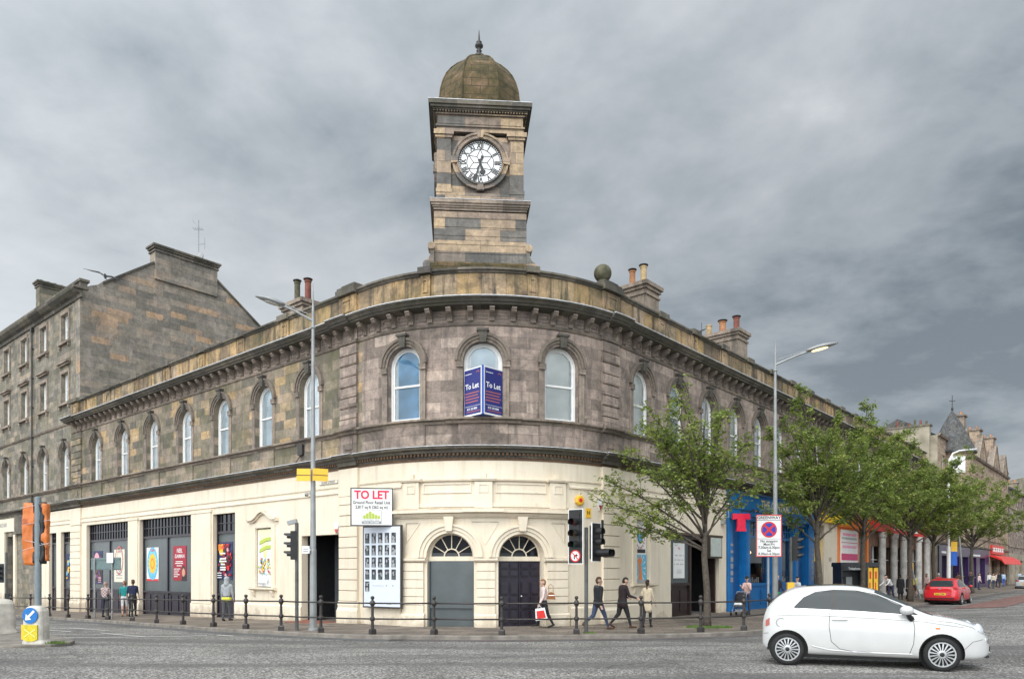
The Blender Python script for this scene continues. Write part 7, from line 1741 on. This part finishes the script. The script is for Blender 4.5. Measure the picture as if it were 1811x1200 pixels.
# ---- red hatchback seen from behind
def hatch(name,label,loc,rz,pm,scale,plate):
    top=[(-.95,.55),(-.93,.86),(-.88,1.0),(-.55,1.26),(-.3,1.40),(.2,1.50),(1.0,1.52),(1.6,1.42),(2.2,1.13),(2.6,1.0),(3.1,.93),(3.45,.76),(3.6,.55)]
    sh=[(-.95,.5),(-.88,.86),(-.5,.98),(.5,.96),(2.0,.92),(2.8,.86),(3.3,.72),(3.6,.48)]
    hw=[(-.95,.66),(-.88,.80),(-.6,.89),(0,.92),(2.6,.92),(3.2,.82),(3.5,.66),(3.6,.5)]
    rf=[(-.95,.6),(-.6,.60),(0,.64),(1.2,.64),(1.8,.66),(2.6,.78),(3.6,.45)]
    bt=[(-.95,.36),(-.85,.26),(-.4,.2),(3.2,.2),(3.6,.3)]
    xs=[-.95,-.93,-.86,-.7,-.5,-.25,0,.4,.8,1.2,1.6,1.95,2.25,2.6,2.9,3.2,3.42,3.56,3.6]
    r,body,hit,panel,side,line=car(name,label,loc,rz,pm,top,sh,hw,rf,bt,(0,2.69),.325,xs,{'spokes':10,'spw':.02})
    for sg in (-1,1):
        side('side_window',M['carglass'],[(-.35,1.03),(2.1,.98)],[(-.35,1.05),(-.1,1.25),(.4,1.40),(1.1,1.42),(1.6,1.33),(2.1,1.01)],-.33,2.08,sg,30,6)
        line('door_seam',M['seam'],[(.3,1.0),(.28,.7),(.45,.35),(1.1,.32)],sg,.005); line('door_seam',M['seam'],[(1.1,1.4),(1.12,.7),(1.1,.32),(2.0,.34),(2.1,.7),(2.05,.97)],sg,.005)
        mb=MB(); mb.ball((1.95,sg*1.02,1.03),.09,0,10,.8); mb.build('door_mirror',pm,body,smooth=True,autouv=False)
        g=[[(-2.5,sg*(.50+.34*j/8),z) for j in range(9)] for z in (.86,.90,.94,.98,1.0)]; panel('tail_light',plain('dark_red_tail_light',(.35,.01,.012),.12),g,(1,0,0),off=.008)
        side('tail_light',plain('dark_red_tail_light',(.35,.01,.012),.12),[(-.88,.84),(-.6,.9)],[(-.88,.97),(-.6,.95)],-.87,-.62,sg,5,3,.008)
    panel('rear_window',M['carglass'],[[(-2.5,-w+2*w*j/14,z) for j in range(15)] for z,w in ((1.03,.60),(1.10,.61),(1.18,.60),(1.26,.57),(1.33,.53),(1.37,.48))],(1,0,0),off=.01)
    g=[[(-2.5,-.28+.56*j/6,z) for j in range(7)] for z in (.56,.62,.68)]; pl=panel('number_plate',PC['gold'],g,(1,0,0),off=.014)
    mb=MB(); mb.text(plate,.105,0,.62,0,0,.012); h=hit((-2.5,0,.62),(1,0,0),.02); mb.v=[(h[0],-x,z) for x,y,z in mb.v]; mb.build('plate_lettering',M['black'],pl,autouv=False)
    mb=MB(); mb.box(-.96,-.9,-.7,.7,.37,.42); mb.build('bumper_crease',M['black'],body)
    mb=MB(); mb.lathe([(.06,0),(.06,.02)],12,0,Matrix.Translation((hit((-2.5,0,.93),(1,0,0),.0)))@Matrix.Rotation(rad(-90),4,'Y')); mb.build('badge',M['chrome'],body)
    mb=MB(); mb.box(.0,2.7,-.75,.75,.12,.24); mb.build('underbody',M['black'],body)
    r.scale=(scale,)*3
    return r
sa=math.atan2(.757,.654)
hatch('red_hatchback','shiny red hatchback seen from behind, waiting at the kerb right of the trees',(26.3,45.25,-.13),sa,paint('bright_red_car_paint',(.62,.018,.03)),1.08,'SL60 TZM')
hatch('silver_car','silver car seen from behind, cut off by the right edge of the picture',(55.3,79.9,-.13),sa,paint('silver_car_paint',(.42,.43,.44),.28),1.05,'SN07 KLE')
# ================================================================== people
M['skin']=plain('skin',(.52,.33,.25),.55,var=.06); 
def cloth(n,c,rough=.85,var=.15): return plain(n,c,rough,var=var,scale=12,bmp=.15)
CL={k:cloth('cloth_'+k,c) for k,c in dict(black=(.018,.018,.022),navy=(.02,.028,.07),jeans=(.045,.065,.12),darkjeans=(.03,.035,.055),cream=(.62,.55,.42),beige=(.50,.42,.30),grey=(.33,.35,.37),darkgrey=(.07,.075,.08),teal=(.03,.33,.32),white=(.72,.72,.72),palepink=(.66,.52,.50),pink=(.60,.40,.36),maroon=(.022,.012,.014),yellow=(.65,.55,.08),lemon=(.65,.62,.08),orange=(.65,.13,.05),red=(.6,.04,.06),green=(.03,.3,.1),brown=(.10,.05,.03),hairdark=(.02,.014,.01),hairred=(.22,.10,.045),hairbrown=(.09,.05,.025),hairgrey=(.3,.28,.26),lightblue=(.35,.5,.65),shoe=(.02,.016,.014),leather=(.28,.11,.04),blue=(.05,.12,.4)).items()}
def plaidf(nt,b):
    b.inputs['Roughness'].default_value=.85; tc=nt.nodes.new('ShaderNodeTexCoord'); c=N(nt,'ShaderNodeTexChecker',i_Scale=14); c.inputs[1].default_value=(.62,.52,.50,1); c.inputs[2].default_value=(.25,.14,.15,1); nt.links.new(tc.outputs['Object'],c.inputs[0]); nt.links.new(c.outputs[0],b.inputs['Base Color'])
CL['plaid']=mk('cloth_plaid',plaidf)
class Fig:
    def __init__(s): s.c=[]
    def cap(s,a,b,r0,r1,t): s.c.append((Vector(a),Vector(b),r0,r1,t))
def figure(name,label,x,y,face,cfg,h=1.75,vox=.013,group=None,z=None):
    # local frame: figure looks along -y, +x is its left... built at 1.75 m then scaled
    g=lambda k,d=None: cfg.get(k,d)
    F=Fig(); top=g('top'); legs=g('legs'); sleeve=g('sleeve',top); lower=g('lower',legs); hair=g('hair','hairdark'); shoe=g('shoe','shoe'); bulk=g('bulk',1.0); lean=rad(g('lean',2)); fem=g('fem',0)
    hip_z=.93
    LA=g('legA',(8,4)); LB=g('legB',(-8,10))   # (thigh forward angle, knee bend)
    feet=[]
    def legs_(sx,an):
        a=rad(an[0]); k=rad(an[1]); hp=Vector((sx*.09,0,hip_z)); kn=hp+Vector((sx*.01,-math.sin(a),-math.cos(a)))*.43; a2=a-k; an_=kn+Vector((0,-math.sin(a2),-math.cos(a2)))*.42
        t=a2-rad(g('toe',0)); tip=an_+Vector((sx*.02,-math.cos(t*.8)*.2,-.045-math.sin(-t*.8)*.17 if t<0 else -.05)); 
        return hp,kn,an_,tip
    ps=[legs_(-1,LA),legs_(1,LB)]
    low=min(min(p[2].z-.075,p[3].z-.03) for p in ps); dz=-low
    sh_=Vector((0,0,dz))
    for hp,kn,an_,tip in ps:
        hp,kn,an_,tip=hp+sh_,kn+sh_,an_+sh_,tip+sh_
        F.cap(hp,kn,.092*bulk,.062*bulk,legs); F.cap(kn,kn+(an_-kn)*.4,.062*bulk,.062*bulk if g('wide') else .057,lower); F.cap(kn+(an_-kn)*.4,an_,.062 if g('wide') else .055,.05 if g('wide') else .038,lower)
        heel=an_+Vector((0,.035,-.035)); F.cap(heel,tip,.04,.032,shoe); F.cap(an_,heel,.038,.038,shoe)
    H0=Vector((0,0,hip_z+dz)); up=Vector((0,-math.sin(lean),math.cos(lean)))
    sw=.155 if fem else .175
    if fem: sw=.145
    def at(t,x=0,f=0): return H0+up*t+Vector((x,-f,0))
    F.cap(at(.0,-.06),at(.0,.06),.105*bulk,.105*bulk,g('hips',legs)); 
    for sx in (-1,1):
        F.cap(at(.1,sx*.055),at(.40,sx*.075),.095*bulk,.105*bulk,top)
    F.cap(at(.08),at(.44),.10*bulk,.105*bulk,top); F.cap(at(.475,-sw+.03),at(.475,sw-.03),.062*bulk,.062*bulk,top); F.cap(at(.43,-sw+.05),at(.43,sw-.05),.085*bulk,.085*bulk,top)
    if g('coat'):
        L_=g('coat'); 
        for sx in (-1,0,1): F.cap(at(.1,sx*.05),at(-L_,sx*.085),.10*bulk,.105*bulk,top)
    if g('hem'): F.cap(at(-.05,-.07),at(-.05,.07),.118*bulk,.118*bulk,g('hem'))
    nk=at(.52); hd=at(.68)+Vector((0,-.012-g('headf',0)*.03,-g('headf',0)*.02)); F.cap(nk,hd,.052,.05,'skin')
    yaw=rad(g('yaw',0)); pit=rad(g('pitch',0)); Rm=Matrix.Rotation(yaw,3,'Z')@Matrix.Rotation(pit,3,'X')
    def hp_(x,y,z_): return hd+Rm@Vector((x,y,z_))
    F.cap(hp_(0,.012,.045),hp_(0,-.01,.03),.090,.086,'skin'); F.cap(hp_(0,-.03,-.01),hp_(0,-.055,-.085),.068,.036,'skin'); F.cap(hp_(0,-.095,.01),hp_(0,-.108,-.018),.011,.013,'skin')
    for sx in (-1,1): F.cap(hp_(sx*.082,.012,.015),hp_(sx*.084,.012,-.02),.014,.011,'skin')
    if hair!='none':
        F.cap(hp_(0,.02,.075),hp_(0,-.01,.085),.084,.078,hair); F.cap(hp_(0,.045,.04),hp_(0,.05,-.015),.075,.062,hair)
        if g('long'): F.cap(hp_(0,.06,-.02),hp_(0,.085,-.2),.06,.05,hair); 
        if g('pony'): F.cap(hp_(0,.085,.02),hp_(0,.11,-.05),.03,.03,hair); F.cap(hp_(0,.11,-.05),hp_(0,.095,-.27),.03,.018,hair)
    if g('hood'): F.cap(hp_(0,.025,.06),hp_(0,.01,.05),.112,.105,top); F.cap(hp_(0,.05,-.03),at(.52,0,-.04),.095,.11,top)
    if g('hooddown'): F.cap(at(.52,-.07,-.075),at(.52,.07,-.075),.05,.05,g('hooddown'))
    if g('cap'): F.cap(hp_(0,.01,.085),hp_(0,-.01,.085),.092,.088,g('cap')); F.cap(hp_(0,-.06,.07),hp_(0,-.13,.055),.045,.03,g('cap'))
    hands=[]
    for sx,key in ((-1,'armA'),(1,'armB')):
        fl,ab,el=g(key,(0,8,12)); s0=at(.465,sx*(sw+.0)); a=rad(fl); b=rad(ab); d1=Vector((sx*math.sin(b),-math.sin(a)*math.cos(b),-math.cos(a)*math.cos(b))).normalized(); eb=s0+d1*.29
        inn=rad(g(key+'in',0)); a2=a+rad(el); d2=Vector((sx*math.sin(b)*.6-sx*math.sin(inn),-math.sin(a2),-math.cos(a2))).normalized(); wr=eb+d2*.25
        F.cap(s0,eb,.055*bulk,.042*bulk if sleeve!='skin' else .038,g('upper',top)); F.cap(eb,wr,.042*bulk if sleeve!='skin' else .036,.033 if sleeve!='skin' else .024,sleeve)
        # hand: palm, four fingers of unequal length with a bend, thumb from the side of the palm
        sd=Vector((0,1,0)).cross(d2); sd=(d2.cross(Vector((sx,0,0)))).normalized(); pn=sd.cross(d2).normalized()
        pm_=wr+d2*.085; F.cap(wr+d2*.015-sd*.016,pm_-sd*.024,.016,.015,'skin'); F.cap(wr+d2*.015+sd*.016,pm_+sd*.024,.016,.015,'skin'); F.cap(wr,pm_,.018,.016,'skin')
        for k,(o_,ln) in enumerate(((-.033,.062),(-.011,.074),(.011,.078),(.033,.070))):
            p0=pm_+sd*o_*.9; p1=p0+(d2*.8+pn*(-sx)*.28*(1)).normalized()*ln*.55+sd*o_*.12; p2=p1+(d2*.5-pn*sx*.6).normalized()*ln*.45; F.cap(p0,p1,.0105,.0095,'skin'); F.cap(p1,p2,.0095,.0085,'skin')
        t0=wr+d2*.03+sd*.03; t1=t0+(d2*.55+sd*.75).normalized()*.035; t2=t1+(d2*.85+sd*.2).normalized()*.03; F.cap(t0,t1,.013,.011,'skin'); F.cap(t1,t2,.011,.009,'skin')
        hands.append(pm_+d2*.03)
    # join everything into one surface
    mb=MB(); sg_=10
    for a,b,r0,r1,t in F.c:
        d=b-a; l=d.length
        if l<1e-5: d=Vector((0,0,1)); l=1e-5
        q=d.to_track_quat('Z','Y').to_matrix().to_4x4(); T=Matrix.Translation(a)@q
        pr=[(max(.0008,r0*math.sin(t_)),-r0*math.cos(t_)) for t_ in (0.02,.5,1.05,1.57)]+[(r1,l)]+[(max(.0008,r1*math.cos(t_)),l+r1*math.sin(t_)) for t_ in (.5,1.05,1.55)]
        mb.lathe(pr,sg_,0,T)
    tmp=mb.build('tmp',M['skin'],autouv=False); rm=tmp.modifiers.new('r','REMESH'); rm.mode='VOXEL'; rm.voxel_size=vox; sm=tmp.modifiers.new('s','SMOOTH'); sm.factor=.5; sm.iterations=2 if vox<.02 else 1
    dg=bpy.context.evaluated_depsgraph_get(); me=bpy.data.meshes.new_from_object(tmp.evaluated_get(dg)); bpy.data.objects.remove(tmp)
    tags=[]; me.materials.clear()
    for c in F.c:
        if c[4] not in tags: tags.append(c[4]); me.materials.append(M['skin'] if c[4]=='skin' else CL[c[4]])
    dat=[(a,b-a,max(1e-9,(b-a).length_squared),r0,r1,tags.index(t)) for a,b,r0,r1,t in F.c]
    idx=[]
    for p in me.polygons:
        c=p.center; best=9;bi=0
        for a,d,l2,r0,r1,ti in dat:
            t=(c-a).dot(d)/l2; t=0 if t<0 else 1 if t>1 else t
            q=(c-a-d*t).length-(r0+(r1-r0)*t)
            if q<best: best=q;bi=ti
        idx.append(bi)
    me.polygons.foreach_set('material_index',idx); me.polygons.foreach_set('use_smooth',[True]*len(idx)); me.update(); me.name=name
    o=bpy.data.objects.new(name,me); COL.objects.link(o); s=h/1.75; o.scale=(s,s,s)
    o.location=(x,y,(gh(x,y) if z is None else z)); o.rotation_euler=(0,0,rad(face)); tag(o,label,'person',group)
    if vox<.02:
        eb_=MB()
        for sx in (-1,1): eb_.ball(tuple(hp_(sx*.032,-.092,.022)),.010,0,8)
        eb_.build('eyes',M['black'],o,autouv=False)
        lp=MB(); lp.tube([tuple(hp_(-.022,-.094,-.048)),tuple(hp_(0,-.099,-.047)),tuple(hp_(.022,-.094,-.048))],.005,6); lp.build('lips',plain('lips',(.40,.16,.14),.5),o,autouv=False)
    return o,[h_ *s for h_ in hands],at
def world_of(o,v): return Matrix.Translation(o.location)@o.rotation_euler.to_matrix().to_4x4()@Vector(v)
# face angle: 0 looks at the camera, +90 looks to the right of the picture, -90 to the left
w1_,hw1,_=figure('person','woman in a pale blouse and black trousers walking left with bags',1.1,25.35,-82,dict(top='palepink',legs='black',hair='hairred',legA=(22,8),legB=(-14,14),armA=(6,8,12),armB=(10,10,20),fem=1,sleeve='palepink',headf=.5),1.66)
hb2=world_of(w1_,hw1[1]); 
mb=MB(); mb.xz([(-.19,-.42),(.21,-.42),(.17,-.02),(-.15,-.02)],-.05,.05); bg_=mb.build('shopping_bag',M['signwhite']); bg_.matrix_world=Matrix.Translation((hb2.x+.03,hb2.y-.05,hb2.z-.06))@Matrix.Rotation(rad(-8),4,'Y'); tag(bg_,'red and white carrier bag held by the woman walking left','bag')
mb=MB(); mb.xz([(-.13,-.36),(.17,-.36),(.13,-.10),(-.12,-.10)],-.055,-.05); mb.build('red_panel',M['red'],bg_); mb=MB(); mb.tube([(-.07,0,-.03),(-.03,0,.05),(.03,0,.05),(.07,0,-.03)],.008,6); mb.build('handle',M['signwhite'],bg_)
mb=MB(); mb.xz([(-.16,-.14),(.14,-.16),(.10,.05),(0,.1),(-.1,.06)],-.04,.04); mb.tube([(-.08,0,.04),(-.1,0,.3),(-.02,0,.36),(.06,0,.3),(.06,0,.05)],.01,6); hg=mb.build('handbag',CL['leather']); hg.matrix_world=Matrix.Translation((w1_.location.x+.24,w1_.location.y-.08,1.12)); tag(hg,'tan leather handbag over the shoulder of the woman walking left','bag')
mb=MB(); mb.tube([(-.1,-.045,-.02),(.1,-.045,-.02)],.01,6); mb.build('zip',M['chrome'],hg)
figure('person','man in a black hooded jacket and jeans striding right behind the traffic light',2.84,24.5,118,dict(top='black',legs='jeans',hair='hairbrown',hooddown='darkgrey',legA=(26,6),legB=(-16,42),armA=(-14,10,16),armB=(22,12,20),shoe='brown',bulk=1.14,yaw=-18,coat=.04),1.80)
figure('person','broad man in a dark jacket looking down, walking just behind the hooded jacket man',3.73,25.1,112,dict(top='maroon',legs='black',hair='hairdark',legA=(20,4),legB=(-12,34),armA=(18,10,55),armB=(14,10,60),shoe='brown',bulk=1.22,pitch=22,headf=1.2,lean=5,coat=.12),1.78)
figure('person','woman in a belted beige coat with a dark ponytail walking away from the camera',4.62,25.35,158,dict(top='beige',legs='black',hair='hairdark',pony=1,coat=.28,legA=(10,3),legB=(-10,14),armA=(10,14,10),armB=(-12,16,14),fem=1),1.62)
figure('person','person in a grey hooded top with a lime hem, standing with back to the camera',-11.84,30.8,176,dict(top='grey',legs='darkgrey',hood=1,hem='lemon',wide=1,legA=(6,2),legB=(-5,6),armA=(4,8,6),armB=(4,8,6),bulk=1.08),1.82,z=gh(-11.84,30.8))
figure('person','balding man in a checked shirt and dark jeans looking into the shop window',-20.0,36.5,178,dict(top='plaid',legs='darkjeans',hair='none',legA=(2,1),legB=(-2,2),armA=(14,8,30),armB=(14,8,30)),1.74)
figure('person','man in a teal T-shirt and white shorts with bare legs',-19.3,37.0,208,dict(top='teal',legs='white',lower='skin',sleeve='skin',hair='hairred',legA=(8,2),legB=(-6,8),armA=(0,10,12),armB=(10,8,18),shoe='leather',yaw=20),1.76)
figure('person','man in a navy short sleeved shirt and dark trousers beside the man in shorts',-18.75,36.7,196,dict(top='navy',legs='black',sleeve='skin',hair='hairbrown',legA=(12,3),legB=(-10,18),armA=(0,12,10),armB=(4,12,12),bulk=1.14,yaw=25),1.82)
mu,_,_=figure('person','woman in a cream jumper and dark cap standing behind the pushchair, hand at her face',10.35,32.7,-22,dict(top='pink',legs='jeans',hair='hairdark',cap='black',legA=(6,2),legB=(-4,6),armA=(28,10,95),armB=(30,4,110),armBin=30,fem=1),1.68)
figure('person','woman in a white top with dark hair passing the blue bar door',14.05,36.5,-60,dict(top='white',legs='jeans',hair='hairdark',long=1,legA=(18,6),legB=(-12,16),armA=(10,8,20),armB=(10,8,40),fem=1),1.64)
figure('person','person in dark clothes with a green scarf standing behind the sign post',12.3,34.5,20,dict(top='black',legs='black',hair='hairdark',hem='green',hooddown='green',armA=(10,8,30),armB=(10,8,40)),1.78)
far=[('person','man in a white shirt bending forward beyond the white car',24.2,47.4,-70,dict(top='white',legs='navy',hair='hairdark',lean=38,legA=(14,4),legB=(-6,12),armA=(40,6,20),armB=(36,6,30)),1.8),
('person','stout person in a long black coat beside the man in the white shirt',25.67,49.06,150,dict(top='black',legs='black',coat=.4,bulk=1.2,hair='hairdark'),1.66),
('person','person in black standing close to the fourth tree trunk',26.3,49.3,30,dict(top='black',legs='black',coat=.3,bulk=1.1),1.66),
('person','girl in a yellow top and brown skirt walking beyond the trees',28.96,53.48,-40,dict(top='yellow',legs='brown',lower='skin',fem=1,hips='brown',legA=(12,2),legB=(-10,12),long=1),1.66),
('person','woman in a pink and black top left of the red car',31.97,57.27,10,dict(top='pink',legs='black',fem=1,hair='hairred',long=1),1.68),
('person','person in a red top and white cap just above the red car',33.66,58.61,0,dict(top='red',legs='darkjeans',cap='white',lower='skin'),1.7),
('person','person in a dark brown jacket in front of the purple shop',38.95,64.74,170,dict(top='brown',legs='darkgrey',bulk=1.1),1.76),
('person','person in a black T-shirt raising one arm, behind the red car',39.27,63.57,150,dict(top='black',legs='darkjeans',sleeve='skin',hair='hairred',armA=(60,20,40),armB=(85,60,10),bulk=1.1),1.8),
('person','woman in a lilac top and jeans walking on the far pavement',46.9,74.54,20,dict(top='palepink',legs='jeans',fem=1,long=1,hair='hairbrown'),1.66),
('person','person in a white top and blue jeans under the red awning',52.42,81.56,0,dict(top='white',legs='jeans',legA=(12,4),legB=(-12,10)),1.72),
('person','person in a white jacket carrying a green bag near the awning',51.78,79.9,-20,dict(top='cream',legs='jeans',fem=1,long=1),1.64),
('person','person in a pale pink top at the edge of the awning group',56.54,86.63,10,dict(top='palepink',legs='navy',fem=1),1.66),
('person','tall person in black near the awning',55.83,85.04,180,dict(top='black',legs='darkjeans'),1.84),
('person','person in pale blue at the right of the awning group',58.2,87.93,160,dict(top='lightblue',legs='blue'),1.74),
('person','person in a light blue shirt half hidden by the silver car',66.51,97.25,0,dict(top='lightblue',legs='navy'),1.76)]
for n_,lab,x,y,f,c,h in far: figure(n_,lab,x,y,f,c,h,.024,'pedestrians on the far right pavement')
# pushchair
pr=root('pushchair','dark pushchair with a pale blanket and small wheels in front of the blue bar','pushchair',(9.85,32.15,0),rad(-35))
mb=MB(); mb.tube([(-.22,.35,1.02),(-.22,-.05,.45),(-.22,-.38,.12)],.014,6); mb.tube([(.22,.35,1.02),(.22,-.05,.45),(.22,-.38,.12)],.014,6); mb.tube([(-.22,.35,1.02),(.22,.35,1.02)],.02,8); mb.tube([(-.22,-.2,.7),(-.22,.3,.12)],.012,6); mb.tube([(.22,-.2,.7),(.22,.3,.12)],.012,6); mb.build('frame',M['grey_metal'],pr)
for (x,y) in ((-.24,-.38),(.24,-.38),(-.24,.3),(.24,.3)):
    mb=MB(); mb.lathe([(.06,-.02),(.10,-.02),(.105,.0),(.10,.02),(.06,.02)],16,0,Matrix.Translation((x,y,.105))@Matrix.Rotation(rad(90),4,'Y')); mb.build('wheel',M['black'],pr)
mb=MB(); n=12; vs=[]
for i in range(9):
    a=rad(-20+i*16)
    for k in range(n+1):
        b=PI*k/n; vs.append((math.cos(b)*.24,-.02+math.cos(a)*-.30*math.sin(b)*.9+.15,.66+math.sin(a)*.34*math.sin(b)**.5))
mb.add(vs,[(i*(n+1)+k,i*(n+1)+k+1,(i+1)*(n+1)+k+1,(i+1)*(n+1)+k) for i in range(8) for k in range(n)]); mb.build('hood',CL['black'],pr,smooth=True)
mb=MB(); mb.box(-.19,.19,-.28,.22,.36,.46,taper=.02); mb.box(-.19,.19,.1,.2,.46,.85,taper=.02); mb.build('seat',CL['darkgrey'],pr,bevel=.03)
mb=MB(); mb.box(-.18,.18,-.3,.0,.46,.56,taper=.04); mb.build('blanket',CL['white'],pr,bevel=.04)
mb=MB(); mb.box(-.17,.17,-.15,.22,.16,.3,taper=.02); mb.build('basket',CL['grey'],pr,bevel=.02)
# ================================================================== small street details
def disc(name,x,y,r,mat,label,cat,n=24):
    z=road_h(x,y); mb=MB(); mb.lathe([(r,0.012),(r,.03),(r*.86,.032)],n); 
    for k in range(-3,4): mb.box(-math.sqrt(max(0,r*r*.6-(k*r*.22)**2)),math.sqrt(max(0,r*r*.6-(k*r*.22)**2)),k*r*.22-.012,k*r*.22+.012,.032,.038)
    o=mb.build(name,mat); o.location=(x,y,z); return tag(o,label,cat)
M['castiron']=plain('worn_cast_iron',(.075,.07,.065),.6,.3,.3,6)
for pts in () and (([(-9,17.5),(-4,18.4)],[(-9.2,18.9),(-4.2,19.7)]),([(-1,20.3),(5,20.0)],[(-1,20.9),(5.1,20.7)])): roadpoly('tar_patch',pts,M['smooth_asphalt'],.014,8)
mb=MB(); mb.box(-.25,.25,-.17,.17,.0,.02); 
for k in range(6): mb.box(-.2,.2,-.14+.05*k,-.12+.05*k,.02,.03)
o=mb.build('drain_grating',M['castiron']); q=P(-1.5,3.78); o.location=(q[0],q[1]-.05,road_h(q[0],q[1]-.05)); tag(o,'cast iron drain grating at the kerb','drain')
